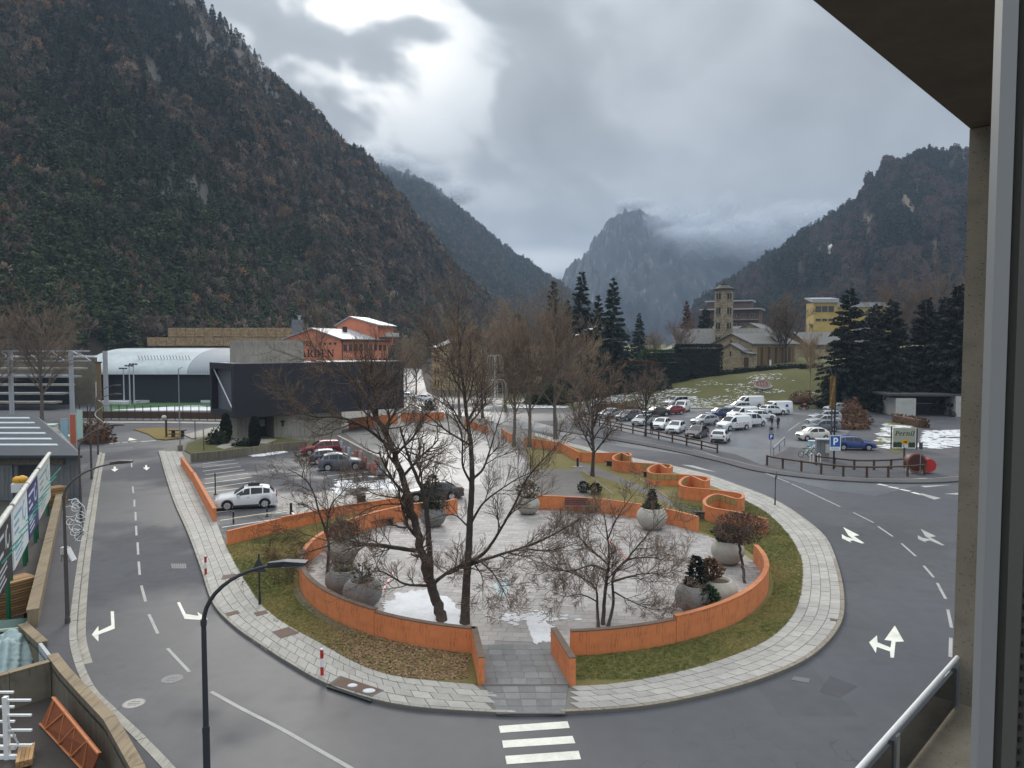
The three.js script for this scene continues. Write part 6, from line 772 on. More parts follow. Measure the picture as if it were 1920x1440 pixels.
midTree('spreading pinkish bare tree at the left end of the green slope', 0, [10.08,0.05,-112.44], 0.95, 0.9, K.twigTan);
midTree('bare tree with dense twigs behind the promenade trees', 1, [-1.15,0.05,-133.18], 1.3, 2.9, K.twigTan);
midTree('tan bare tree left of the ochre house by the street', 1, [-22.68,0.00,-176.01], 1.0, 0.2, K.twigTan);
midTree('small tan bare tree close to the corner of the hotel', 1, [-29.24,0.00,-206.40], 0.9, 2.6, K.twigTan);
midTree('bare tree behind the ochre house', 0, [-11.16,0.00,-222.88], 1.1, 1.7, K.twigBrown);
midTree('big reddish bare tree by the steel frame on the left', 0, [-71.43,0.00,-112.91], 1.35, 2.0, K.twigBrown, K.barkFar, 'big_bare_tree');
midTree('pinkish bare tree at the far left edge behind the steel frame', 1, [-84, 0, -119], 1.25, 0.5, K.twigBrown);
midTree('bare tree behind the low hall on the left', 1, [-95, 0, -158], 1.0, 1.5, K.twigTan);
midTree('left one of two dark bare trees beside the chapel', 2, [66.34, 7.6, -186], 1.12, 1.1, K.twig, K.bark);
midTree('right one of two dark bare trees beside the chapel', 2, [67.46, 7.5, -184], 1.45, 2.1, K.twig, K.bark);
midTree('thin pale young tree left of the biggest fir', 1, [60.71, 3.2, -152], 0.78, 0.6, K.twigTan, K.twigTan);
midTree('pinkish bare tree left of the bell tower', 0, [44.46, 6, -196], 0.92, 0.6, K.shrubRed);
midTree('brown bare tree behind the clipped hedges', 0, [39.19, 4, -205], 0.85, 2.6, K.twigBrown);
midTree('dark bare tree rising behind the middle firs on the right', 0, [88.95, 6, -172], 1.5, 3.6, K.twig);
midTree('dark bare tree rising behind the last firs on the right', 0, [95.92, 6, -165], 1.55, 4.6, K.twig);
midTree('small bare tree in front of the red tank shrubs', 2, [17.69,0.10,-98.60], 0.75, 0.3, K.twig, K.bark);
// conifers
function conifer(seed, h, rad, o = {}) {
  const r = rngOf(seed), wood = new MB(), nd = new MB(); wood.tube([V(0, -0.3, 0), V(0, h * 0.5, 0), V(0, h * 0.98, 0)], [h * 0.018, h * 0.011, 0.02], 6, false);
  const whorls = Math.round(h * (o.per ?? 1.7));
  for (let w = 0; w < whorls; w++) {
    const t = (w + 0.4 * r()) / whorls, y = lerp(h * (o.low ?? 0.06), h * 0.985, t), L = rad * Math.pow(1 - t, o.pow ?? 0.85) * (0.8 + 0.35 * r()) + 0.12, n = Math.max(4, Math.round(lerp(o.n ?? 9, 4, t)));
    for (let k = 0; k < n; k++) {
      const a = (k + r() * 0.9) / n * 6.283 + w * 1.7, yj = (r() - 0.5) * 1.3 / (o.per ?? 1.7), l = L * (0.7 + 0.45 * r()), d = V(Math.cos(a), lerp(-0.22, 0.45, t * t), Math.sin(a)), end = V(d.x * l, y + d.y * l, d.z * l); end.y += yj; wood.cyl(V(0, y + yj, 0), end.clone().multiplyScalar(0.9).setY(lerp(y + yj, end.y, 0.9)), 0.025, 0.008, 3);
      const m = Math.max(5, Math.round(l * (o.dens ?? 15)));
      for (let q = 0; q < m; q++) { const f = (q + r()) / m, p = V(0, y + yj, 0).lerp(end, 0.15 + 0.85 * f), sw = (1 - f * 0.6) * l * 0.24; p.add(V((r() - 0.5) * sw, (r() - 0.62) * 0.42, (r() - 0.5) * sw)); const s = r() < 0.5 ? 1 : -1; leafTri(nd, p, V(d.x * 0.8 - d.z * s * 0.7, d.y - 0.12, d.z * 0.8 + d.x * s * 0.7).normalize(), 0.36 + 0.34 * r(), r, 0.2); }
    }
  }
  for (let k = 0; k < 6; k++) leafTri(nd, V(0, h * 0.96, 0), V((r() - 0.5) * 0.5, 1, (r() - 0.5) * 0.5).normalize(), 0.4, r);
  return { wood: wood.build(), nd: nd.build() };
}
const firA = conifer(1, 21, 4.3, { low: 0.03 }), firB = conifer(2, 22, 3.7, { per: 1.6, low: 0.03 }), firBig = conifer(3, 22, 6.2, { n: 12, pow: 0.72, dens: 17, low: 0.03 }), firBig2 = conifer(4, 20, 5.2, { n: 12, pow: 0.6, dens: 16, low: 0.04 });
function fir(label, g, at, sc, ry, m, name = 'fir_tree') { const t = T(name, label, 'tree', at, ry); t.scale.setScalar(sc); M('trunk', g.wood, K.barkFar, t); M('needles', g.nd, m, t); return t; }
fir('leftmost tall dark fir of the group behind the bare trees', firB, [9.57, 0, -172], 1.24, 0.3, K.needle);
fir('slim dark fir between the two tallest firs of the group', firB, [13.06, 0, -176], 1.05, 1.3, K.needle);
fir('tallest dark pointed fir in the middle of the group', firA, [15.76, 0.5, -170], 1.36, 2.3, K.needle);
fir('slim fir fourth in the dark group from its left end', firB, [19.98, 1, -174], 1.05, 3.3, K.needle);
fir('rightmost broad dark fir of the group', firA, [22.65, 1, -168], 1.26, 4.3, K.needle);
fir('low fir in the gap before the group of tall firs', firA, [12.55, 0.5, -160], 0.75, 4.9, K.needle);
fir('green broad evergreen left of the tall dark firs', firBig2, [1.34, 0, -188], 1.02, 0.9, K.shrub);
fir('small dark fir top showing right of the fir group', firA, [36.50, 3, -215], 0.88, 0.2, K.needle);
fir('reddish brown conical tree left of the bell tower', firB, [49.91, 7, -214], 0.82, 0.7, K.shrubBrown, 'larch_tree');
fir('dark green broad evergreen touching the bell tower', firBig2, [54.74, 7, -212], 0.78, 1.7, K.needle, 'cedar_tree');
fir('biggest dark fir at the car park, in front of the yellow building', firBig, [62.66, 0.8, -139], 1.0, 2.7, K.needleDark);
fir('dark fir right of the biggest one, standing over the shrubs', firBig2, [68.05, 0.8, -134], 0.98, 3.1, K.needleDark);
fir('dark fir behind the pair on the right', firBig2, [76.64, 3, -158], 0.9, 4.1, K.needleDark);
fir('dark fir second from the concrete window jamb', firBig2, [75.18, 0.8, -136], 1.0, 5.1, K.needleDark);
fir('last dark fir next to the concrete window jamb', firBig2, [77.43, 0.8, -130], 1.1, 6.1, K.needleDark);
fir('dark fir filling the gap behind the last two on the right', firBig2, [86.88, 2, -150], 1.0, 1.1, K.needleDark);
// bushes and hedges
function bush(label, at, sx, sy, sz, m, seed, o = {}) {
  const r = rngOf(seed), mb = new MB(), n = Math.round((o.n ?? 260) * Math.max(1, sx * sy * 0.5)), s = o.size ?? 0.34;
  for (let k = 0; k < n; k++) { let x, y, z; if (o.box) { x = (r() - 0.5) * 2; y = r(); z = (r() - 0.5) * 2; const f = Math.floor(r() * 3); if (f === 0) y = 0.93 + 0.08 * r(); else if (f === 1) z = (r() < 0.85 ? 1 : -1) * (0.92 + 0.1 * r()); else x = (r() < 0.5 ? 1 : -1) * (0.92 + 0.1 * r()); } else { const a = r() * 6.28, c = r(), q = Math.pow(r(), 0.35); x = Math.cos(a) * Math.sqrt(1 - c * c) * q; z = Math.sin(a) * Math.sqrt(1 - c * c) * q; y = c * q * (0.8 + 0.35 * vnoise(a * 2, c * 4, 0, seed)); } leafTri(mb, V(x * sx, y * sy, z * sz), V(x + r() - 0.5, y * 0.7 + 0.5 * (r() - 0.3), z + r() - 0.5).normalize(), s * (0.6 + 0.7 * r()), r); }
  const t = T(o.box ? 'hedge' : 'shrub', label, o.box ? 'hedge' : 'shrub', at, o.ry ?? 0); M('foliage', mb, m, t); M('stems', o.box ? new MB().box(0, sy * 0.44, 0, sx * 1.8, sy * 0.88, sz * 1.7) : new MB().geo(new THREE.SphereGeometry(1, 10, 6, 0, 6.3, 0, 1.6).scale(sx * 0.75, sy * 0.75, sz * 0.75)), o.core ?? K.needleDark, t); return t;
}
bush('dark tall hedge left of the chapel', [42.69, 4.2, -171], 5.2, 7.8, 1.6, K.needleDark, 1, { box: 1, ry: 0.22, n: 200 });
bush('dark hedge running left from the tall one', [34.57, 2.6, -166], 4.4, 6.2, 1.6, K.needle, 2, { box: 1, ry: 0.25, n: 200 });
bush('light green clipped hedge on the upper level', [35.55, 5.5, -178], 4.6, 5.2, 2, mat([0.06, 0.11, 0.03], 0.9), 3, { box: 1, ry: 0.2, n: 200 });
bush('rusty brown topped hedge below the evergreens', [27.49, 1.4, -164], 4.4, 7.0, 1.6, K.shrubBrown, 4, { box: 1, ry: 0.25, n: 200 });
bush('black hedge at the foot of the rusty hedge', [22.83, 0.4, -160], 4.6, 6.8, 1.6, K.needleDark, 5, { box: 1, ry: 0.25, n: 200 });
bush('big dark shrub beside the black hedge', [31.73, 2.2, -160], 2.6, 4.2, 2, K.needle, 6); bush('dark evergreen mass below the fir group', [19.77, 0, -165], 5.5, 7.5, 3, K.needle, 7, { size: 0.6 }); bush('dark evergreen shrubs under the rightmost fir of the group', [26.01, 2, -172], 4, 6, 3, K.needle, 8, { size: 0.6 });
bush('olive shrub beneath the bare trees at the street', [7.49, 0, -150], 5, 4.5, 2.5, K.shrubOlive, 9, { size: 0.5 }); bush('green shrub left of the pale hut', [33.65, 4, -185], 5, 5, 3, K.shrub, 10, { size: 0.5 });
{ const p = spline([[11.40,-159.25],[21.42,-176.01]], 1); const mk = [[1080,747,152,0.7],[1120,738,156,1.6],[1160,729,160,2.9],[1200,721,163,4.1],[1240,714,165,5],[1280,709,167,5.8],[1320,704,168,6.4],[1360,701,168,6.8],[1400,699,168,6.9],[1440,698,168,6.95],[1480,698,168,7],[1520,699,167,7]]; mk.forEach(([px, py, d], i) => { const x = (px - 960) / 1400 * d; const t = bush('dark low hedge, section ' + 'one two three four five six seven eight nine ten eleven twelve'.split(' ')[i] + ' from the street along the slope top', [x, hillY(x, -d) - 0.3, -d], 2.7, 1.5 - 0.04 * i, 0.6, K.needleDark, 40 + i, { box: 1, ry: 0.24, n: 170 }); t.userData.group = 'hedge along the top of the slope'; }); }
bush('reddish twiggy shrub under the biggest fir', [55.69, 0, -122], 1.7, 3.4, 1.6, K.shrubRed, 21, { core: K.shrubBrown }); bush('brown shrubs left of the snowy lawn', [52.55, 0, -113], 2.2, 2.4, 1.8, K.shrubBrown, 22, { core: K.shrubBrown }); bush('olive brown ground shrubs beside the parked blue car', [48.39, 0, -106], 2.6, 1.3, 1.4, K.shrubBrown, 23, { core: K.shrubBrown }); bush('low hedge along the far right of the snowy lawn', [59.76, 0, -112], 0.6, 1.2, 4.5, K.shrubBrown, 24, { core: K.shrubBrown, box: 1 }); bush('brown brush at the right foot of the green slope', [57.07, 0.8, -146], 3, 2.2, 2, K.shrubBrown, 25, { core: K.shrubBrown, n: 160 });
bush('low dry shrub row below the snowy slope at its left end', [18.89, 0, -139.4], 7, 1.5, 0.9, K.shrubOlive, 26, { core: K.shrubBrown, n: 120 }); bush('round clipped green bush by the snowy street', [-15.22,0.10,-137.02], 1.3, 1.9, 1.3, K.needle, 27); bush('round brown bush by the yield dashes of the left road', [-51.11,0.00,-91.24], 2.2, 3, 2, K.shrubBrown, 28, { core: K.shrubBrown });
bush('dark round shrub beside the museum lawn', [-35.19,0.20,-88.74], 1.3, 2.0, 1.2, K.shrub, 29); bush('low dark shrub on the museum lawn', [-31.26,0.20,-86.86], 1.4, 0.8, 1, K.needle, 30);
struct('snowy_lawn', new MB().prism([[43.95,-90.25],[58.67,-116.87],[62.16,-115.25],[46.84,-87.40],[42.13,-81.40]], 0.01, 0.03), K.grassFar); scatterSnow('broken snow cover on the small lawn before the garage', [[43.95,-90.25],[56.91,-113.68],[60.99,-113.68],[48.62,-91.24],[42.91,-83.87]], 0.04, 2600, 0.42, 51, 0.6); scatterSnow('broken snow sheet right of the cream billboard', [[47.85,-87.40],[57.71,-103.77],[63.34,-105.08],[53.94,-88.33],[49.20,-85.60]], 0.02, 2600, 0.4, 52, 0.6);
function cypress(label, at, h, rad, seed) { const r = rngOf(seed), mb = new MB(); for (let k = 0; k < 900; k++) { const t = r(), a = r() * 6.28, q = rad * Math.sin(Math.PI * Math.min(1, t * 0.85 + 0.12)) ** 0.7 * (0.75 + 0.3 * r()); leafTri(mb, V(Math.cos(a) * q, t * h, Math.sin(a) * q), V(Math.cos(a) * 0.4, 1, Math.sin(a) * 0.4).normalize(), 0.34, r); } const t = T('cypress', label, 'tree', at); M('foliage', mb, K.needleDark, t); M('trunk', new MB().cyl(V(0, 0, 0), V(0, h * 0.85, 0), rad * 0.5, 0.05, 7), K.needleDark, t); }
cypress('dark columnar cypress under the left end of the black building', [-34.54,0.20,-89.72], 3.3, 0.62, 1); cypress('dark columnar cypress before the museum entrance', [-29.76,0.20,-85.94], 3.4, 0.62, 2);

// ---------------------------------------------------------------- cars
const paintMat = (c, r = 0.28) => new THREE.MeshPhysicalMaterial({ color: C(...c), roughness: r + 0.12, clearcoat: 0.8, clearcoatRoughness: 0.08, side: THREE.DoubleSide });
const PAINT = { white: paintMat([0.72, 0.74, 0.76]), cream: paintMat([0.66, 0.64, 0.58]), silver: paintMat([0.34, 0.36, 0.38]), grey: paintMat([0.1, 0.115, 0.14]), dark: paintMat([0.03, 0.032, 0.036]), brown: paintMat([0.06, 0.042, 0.04]), red: paintMat([0.26, 0.015, 0.025]), navy: paintMat([0.02, 0.035, 0.12]), blue: paintMat([0.015, 0.05, 0.22]) };
// profile: top line [x, y] from nose to tail; wb: wheel centres; belt: shoulder height; win: side window spans
const CARS = {
  suv: { L: 4.27, W: 0.89, R: 0.35, wb: [0.86, 3.42], top: [[0, 0.62], [0.06, 0.8], [0.3, 0.95], [1.15, 1.06], [1.3, 1.1], [2.05, 1.56], [2.5, 1.64], [3.3, 1.6], [3.75, 1.5], [4.1, 1.12], [4.22, 1.0], [4.27, 0.7]], belt: [[0, 0.8], [1.2, 0.97], [4.3, 1.12]], win: [[1.5, 2.4], [2.48, 3.25], [3.33, 3.78]], ws: [1.34, 2.02], rw: [3.78, 4.1], rails: 1 },
  hatch: { L: 4.0, W: 0.87, R: 0.31, wb: [0.8, 3.3], top: [[0, 0.5], [0.06, 0.68], [0.35, 0.84], [1.0, 0.94], [1.1, 0.97], [1.85, 1.4], [2.3, 1.46], [3.2, 1.42], [3.55, 1.32], [3.88, 1.0], [3.97, 0.9], [4.0, 0.6]], belt: [[0, 0.7], [1.1, 0.86], [4, 0.98]], win: [[1.3, 2.25], [2.33, 3.1], [3.18, 3.5]], ws: [1.14, 1.82], rw: [3.56, 3.88] },
  sedan: { L: 4.55, W: 0.89, R: 0.32, wb: [0.88, 3.6], top: [[0, 0.5], [0.06, 0.68], [0.4, 0.82], [1.2, 0.93], [1.3, 0.95], [2.1, 1.4], [2.6, 1.45], [3.2, 1.39], [3.9, 1.04], [4.4, 0.99], [4.52, 0.88], [4.55, 0.6]], belt: [[0, 0.7], [1.2, 0.85], [4.55, 0.97]], win: [[1.5, 2.4], [2.48, 3.2], [3.26, 3.6]], ws: [1.34, 2.06], rw: [3.24, 3.86] },
  wagon: { L: 4.5, W: 0.88, R: 0.32, wb: [0.85, 3.5], top: [[0, 0.5], [0.06, 0.7], [0.4, 0.85], [1.15, 0.96], [1.25, 0.99], [2.0, 1.45], [2.5, 1.52], [3.9, 1.48], [4.15, 1.38], [4.42, 1.0], [4.48, 0.9], [4.5, 0.6]], belt: [[0, 0.72], [1.2, 0.9], [4.5, 0.98]], win: [[1.45, 2.4], [2.48, 3.3], [3.38, 4.0]], ws: [1.29, 1.97], rw: [4.16, 4.42], rails: 1 },
  smallvan: { L: 4.45, W: 0.91, R: 0.32, wb: [0.85, 3.5], top: [[0, 0.55], [0.06, 0.8], [0.35, 0.98], [0.85, 1.12], [0.95, 1.16], [1.65, 1.74], [2.0, 1.83], [4.1, 1.83], [4.38, 1.76], [4.43, 1.0], [4.45, 0.6]], belt: [[0, 0.8], [0.9, 1.02], [4.45, 1.08]], win: [[1.15, 2.0], [2.1, 2.9], [3.0, 4.1]], ws: [0.99, 1.62], rw: [4.385, 4.42] },
  cargo: { L: 4.75, W: 0.93, R: 0.33, wb: [0.88, 3.7], top: [[0, 0.55], [0.06, 0.8], [0.35, 0.98], [0.85, 1.12], [0.95, 1.16], [1.65, 1.76], [2.0, 1.86], [4.4, 1.86], [4.68, 1.78], [4.73, 1.0], [4.75, 0.6]], belt: [[0, 0.8], [0.9, 1.02], [4.75, 1.08]], win: [[1.15, 2.0]], ws: [0.99, 1.62], rw: [4.685, 4.72] },
  panelvan: { L: 5.2, W: 0.98, R: 0.34, wb: [0.9, 4.05], top: [[0, 0.6], [0.06, 0.9], [0.3, 1.1], [0.75, 1.24], [0.85, 1.28], [1.55, 1.98], [1.95, 2.12], [4.9, 2.12], [5.14, 2.06], [5.18, 1.1], [5.2, 0.6]], belt: [[0, 0.9], [0.9, 1.14], [5.2, 1.2]], win: [[1.05, 1.95]], ws: [0.89, 1.52], rw: [5.142, 5.175] },
  city: { L: 3.6, W: 0.82, R: 0.29, wb: [0.7, 3.0], top: [[0, 0.5], [0.05, 0.72], [0.3, 0.9], [0.8, 1.0], [0.9, 1.03], [1.5, 1.42], [1.9, 1.49], [2.7, 1.44], [3.1, 1.3], [3.5, 0.98], [3.57, 0.9], [3.6, 0.6]], belt: [[0, 0.72], [0.9, 0.9], [3.6, 0.98]], win: [[1.1, 2.05], [2.13, 2.9]], ws: [0.94, 1.47], rw: [3.1, 3.48] },
};
const pl = (pts, x) => { for (let i = 1; i < pts.length; i++) if (x <= pts[i][0]) return lerp(pts[i - 1][1], pts[i][1], (x - pts[i - 1][0]) / (pts[i][0] - pts[i - 1][0])); return pts[pts.length - 1][1]; };
const carGeo = {}, lot = 'cars parked in the big car park';
function carParts(kind) {
  if (carGeo[kind]) return carGeo[kind];
  const q = CARS[kind], st = new Set([0, 0.02, q.L - 0.02, q.L]); q.top.forEach((p) => st.add(p[0])); for (let x = 0.1; x < q.L; x += 0.12) st.add(+x.toFixed(3)); const ra = q.R * 1.18; for (const w of q.wb) for (let k = -8; k <= 8; k++) st.add(+(w + Math.sin(k / 8 * Math.PI / 2) * ra).toFixed(3));
  const xs = [...st].filter((x) => x >= 0 && x <= q.L).sort((a, b) => a - b);
  const section = (x) => {
    const yt = pl(q.top, x), bl = Math.min(pl(q.belt, x), yt - 0.06), e = Math.min(x, q.L - x), tp = q.W * (1 - 0.16 * Math.pow(1 - clamp(e / 0.55), 2.2)); let yb = 0.24 + 0.06 * (1 - clamp(e / 0.3)); for (const w of q.wb) { const dx = Math.abs(x - w); if (dx < ra) yb = Math.max(yb, q.R + Math.sqrt(ra * ra - dx * dx) * 0.98); } yb = Math.min(yb, bl - 0.08);
    const g = clamp((yt - bl) / 0.5), roofW = lerp(tp * 0.93, tp * (kind === 'panelvan' ? 0.84 : kind === 'smallvan' || kind === 'cargo' ? 0.82 : 0.7), g);
    return [[tp * 0.95, yb], [tp, yb + 0.35 * (bl - yb)], [tp * 0.985, bl - 0.02], [lerp(tp * 0.97, roofW, 0.12), lerp(bl, yt, 0.12)], [lerp(tp * 0.97, roofW, 0.85), lerp(bl, yt, 0.85)], [roofW * 0.86, yt - 0.012], [roofW * 0.45, yt + 0.012], [0, yt + 0.02]];
  };
  const pt = (x, i, s) => { const c = section(x)[i]; return V(x, c[1], c[0] * s); };
  const body = new MB(); for (let k = 0; k + 1 < xs.length; k++) for (const s of [1, -1]) for (let i = 0; i < 7; i++) { const a = pt(xs[k], i, s), b = pt(xs[k + 1], i, s), c = pt(xs[k + 1], i + 1, s), d = pt(xs[k], i + 1, s); s > 0 ? body.quad(a, b, c, d) : body.quad(d, c, b, a); }
  for (const x of [0, q.L]) { const h = [0, 1, 2, 3, 4, 5, 6, 7].map((i) => pt(x, i, 1)), m = [6, 5, 4, 3, 2, 1, 0].map((i) => pt(x, i, -1)), a = [...h, ...m]; body.poly(x ? a : a.reverse()); }
  const P = { body: body.build(0.6) };
  const side = (x0, x1, s, m) => { const mb = new MB(), n = 6; for (let k = 0; k < n; k++) { const f = (x, t) => { const sec = section(x), A = sec[3], B = sec[4], z = lerp(A[0], B[0], t), y = lerp(A[1] - 0.01, B[1] - 0.02, t); return V(x, y, (z + 0.012) * s); }, a = lerp(x0, x1, k / n), b = lerp(x0, x1, (k + 1) / n); const Q = [f(a, 0), f(b, 0), f(b, 1), f(a, 1)]; s > 0 ? mb.quad(...Q) : mb.quad(...Q.reverse()); } return mb.build(0.9); };
  P.side = q.win.flatMap(([a, b]) => [side(a, b, 1), side(a, b, -1)]);
  const across = (x0, x1, lift) => { const mb = new MB(), n = 5; for (let k = 0; k < n; k++) { const a = lerp(x0, x1, k / n), b = lerp(x0, x1, (k + 1) / n), row = (x) => { const sec = section(x); return [-1, -0.5, 0, 0.5, 1].map((t) => V(x + lift[0], sec[5][1] + 0.02 * (1 - t * t) + lift[1], sec[5][0] * t * 0.98)); }, A = row(a), B = row(b); for (let i = 0; i < 4; i++) mb.quad(A[i], A[i + 1], B[i + 1], B[i]); } return mb.build(0.9); };
  P.ws = across(q.ws[0], q.ws[1], [-0.01, 0.018]); P.rw = kind === 'panelvan' || kind === 'smallvan' || kind === 'cargo' ? new MB().box(q.L - 0.01, lerp(pl(q.belt, q.L), pl(q.top, q.L - 0.3), 0.55), 0, 0.06, 0.48, 1.2).build() : across(q.rw[0], q.rw[1], [0.012, 0.016]);
  const tyre = new THREE.CylinderGeometry(q.R, q.R, 0.2, 20).rotateX(Math.PI / 2), rim = new THREE.CylinderGeometry(q.R * 0.66, q.R * 0.66, 0.21, 14).rotateX(Math.PI / 2), spoke = new MB(); for (let k = 0; k < 5; k++) { const a = k * 1.2566; for (const s of [-1, 1]) spoke.box(Math.cos(a) * q.R * 0.38, Math.sin(a) * q.R * 0.38, s * 0.108, q.R * 0.5, 0.05, 0.012, 0, a); }
  P.tyre = tyre; P.rim = rim; P.spoke = spoke.build();
  P.under = new MB().box(q.L / 2, 0.42, 0, q.L - 0.5, 0.3, q.W * 1.5).build(); P.sill = new MB().box((q.wb[0] + q.wb[1]) / 2, 0.3, 0, q.wb[1] - q.wb[0] - 2.2 * q.R, 0.12, q.W * 1.99).build();
  const nose = section(0.12); P.lampF = [1, -1].map((s) => new MB().box(0.16, nose[2][1] - 0.06, s * q.W * 0.68, 0.26, 0.13, 0.3, s * 0.35).build()); P.grille = new MB().box(0.01, 0.6, 0, 0.06, 0.16, q.W * 0.8).box(0.03, 0.38, 0, 0.06, 0.12, q.W * 1.3).build();
  P.lampR = [1, -1].map((s) => new MB().box(q.L - 0.08, section(q.L - 0.12)[2][1] - 0.08, s * q.W * 0.76, 0.2, 0.2, 0.18).build()); P.bumper = new MB().box(q.L - 0.04, 0.42, 0, 0.14, 0.22, q.W * 1.6).build();
  P.plate = [new MB().box(-0.025, 0.46, 0, 0.02, 0.11, 0.5).build(), new MB().box(q.L + 0.02, 0.72, 0, 0.02, 0.11, 0.5).build()];
  P.mirror = [1, -1].map((s) => new MB().box(q.ws[0] + 0.3, pl(q.belt, 1.4) + 0.06, s * (q.W + 0.08), 0.12, 0.13, 0.2, s * 0.2).build());
  P.handle = [1, -1].map((s) => new MB().box(q.win[0][1] - 0.12, pl(q.belt, 2) - 0.1, s * q.W * 0.995, 0.18, 0.03, 0.03).build());
  if (q.rails) P.rails = new MB().cyl(V(2.1, 1.66, 0.56), V(3.4, 1.63, 0.56), 0.02).cyl(V(2.1, 1.66, -0.56), V(3.4, 1.63, -0.56), 0.02).build();
  return carGeo[kind] = P;
}
function car(label, kind, paint, at, heading, group, cat = 'car', name = 'parked_car') {   // heading: degrees, 0 = nose towards the camera side (+z), 90 = nose to the right
  const P = carParts(kind), q = CARS[kind], t = T(name, label, cat, at, (heading + 90) * Math.PI / 180, group); if (group === lot) t.scale.setScalar(1.1); const add = (n, g, m, par) => { const o = M(n, g, m, par ?? t); if (!par) o.position.x -= q.L / 2; return o; };
  add('body', P.body, PAINT[paint]); P.side.forEach((g) => add('side_window', g, K.glass)); add('windscreen', P.ws, K.glass); add('rear_window', P.rw, K.glass); add('underbody', P.under, K.rubber); add('sill', P.sill, K.plastic); add('grille', P.grille, K.plastic); add('rear_bumper', P.bumper, K.plastic);
  P.lampF.forEach((g) => add('headlight', g, K.lampClear)); P.lampR.forEach((g) => add('taillight', g, K.lampRed)); P.plate.forEach((g) => add('number_plate', g, K.plate)); P.mirror.forEach((g) => add('mirror', g, PAINT[paint])); P.handle.forEach((g) => add('door_handle', g, K.chrome)); if (P.rails) add('roof_rails', P.rails, K.plastic);
  for (const w of q.wb) for (const s of [1, -1]) { const o = M('wheel', P.tyre, K.rubber, t); o.position.set(w - q.L / 2, q.R, s * (q.W - 0.12)); M('rim', P.rim, K.steelLight, o); M('spokes', P.spoke, K.chrome, o); }
  return t;
}
var lot2 = 'cars parked in the small car park';
const suv = car('white SUV parked alone near the orange wall of the small car park', 'suv', 'white', [-19.46,0.12,-54.17], -72, lot2);
M('sunroof', new MB().box(0.55, 1.655, 0, 0.8, 0.02, 0.8), K.glass, suv); M('badge', new MB().box(-2.13, 0.74, 0, 0.04, 0.09, 0.1), K.chrome, suv);
car('dark red car parked by the graffiti wall in the small car park', 'wagon', 'red', [-20.78,0.12,-80.98], -68, lot2);
car('grey SUV nearest the camera beside the graffiti wall', 'suv', 'grey', [-16.31,0.12,-70.84], 106, lot2); car('dark grey car half hidden between the red car and the grey SUV', 'hatch', 'grey', [-18.27,0.12,-74.72], 106, lot2); car('black car beyond the snow by the pot with the pine', 'sedan', 'dark', [-6.08,0.12,-57.01], -76, lot2);
for (const [l, k, p, x, y, h] of [
  ['silver white car first in the front row behind the rail, by the trees', 'hatch', 'silver', 1104, 776, -42], ['silver car second in the front row behind the rail', 'sedan', 'silver', 1144, 783, -42], ['dark grey car third in the front row behind the rail', 'wagon', 'grey', 1176, 788, -42], ['pale car with black bonnet trim by the lamp post, front row', 'hatch', 'silver', 1204, 797, -34], ['white hatchback right of the lamp post, front row', 'hatch', 'white', 1240, 804, -30], ['white hatchback left of the dark brown car, front row', 'hatch', 'white', 1267, 811, -28], ['dark brown car in the front row', 'sedan', 'brown', 1307, 820, -32], ['white hatchback showing its tail, last in the front row', 'hatch', 'white', 1351, 828, 155],
  ['black saloon in the second row', 'sedan', 'dark', 1230, 780, -70], ['red car just behind the black saloon', 'hatch', 'red', 1259, 777, -70], ['silver hatchback left of the van with ring marks', 'hatch', 'silver', 1321, 797, -62], ['dark navy estate car behind the silver hatchback', 'wagon', 'navy', 1349, 783, -68], ['silver estate behind the navy car', 'wagon', 'silver', 1383, 771, -70], ['white off-road car in the van row', 'wagon', 'white', 1425, 788, 110], ['white car between the vans at the back', 'suv', 'white', 1449, 778, 112],
  ['silver car topmost of the right hand row', 'wagon', 'silver', 1546, 789, -82], ['pale silver car second of the right hand row', 'sedan', 'silver', 1543, 797, -82], ['dark car behind the small white car on the right', 'wagon', 'grey', 1540, 809, -84], ['small white city car beside the metal rail', 'city', 'cream', 1523, 825, -80], ['blue car behind the tall parking sign', 'hatch', 'blue', 1601, 843, 84], ['silver and red car under the fir, back right', 'hatch', 'silver', 1568, 772, -80], ['dark car back right by the reddish shrub', 'hatch', 'dark', 1579, 779, -80],
]) car(l, k, p, [0, 0, 0], h, lot).position.set(...gp(x, y));
for (const [l, k, p, x, y, h] of [['white van with coloured rings on its side', 'cargo', 'white', 1376, 806, -62], ['white van with its rear window to the camera, middle of the row', 'smallvan', 'white', 1408, 799, 118], ['white van with dark side stripe in the van row', 'cargo', 'white', 1392, 786, -66], ['white van at the back against the green slope', 'panelvan', 'white', 1404, 765, -72], ['long white van with a blue round mark, right end of the back row', 'panelvan', 'white', 1455, 777, -70], ['small white van at the left of the back row', 'cargo', 'white', 1279, 772, -28], ['white van behind the small white van', 'smallvan', 'silver', 1268, 762, -60]]) {
  const v = car(l, k, p, [0, 0, 0], h, lot, 'van', 'parked_van'); v.position.set(...gp(x, y));
  if (/rings/.test(l)) for (const [i, c] of [[0, K.black], [1, K.red], [2, K.black], [3, K.red]]) for (const s of [1, -1]) { const r = M('ring_mark', new THREE.TorusGeometry(0.2, 0.03, 6, 16), c, v); r.position.set(-0.4 + i * 0.62, 0.78, s * 0.915); }
  if (/blue round/.test(l)) for (const s of [1, -1]) { const r = M('round_mark', new THREE.CylinderGeometry(0.28, 0.28, 0.02, 18).rotateX(Math.PI / 2), K.blueSign, v); r.position.set(1.3, 1.35, s * 0.95); }
}
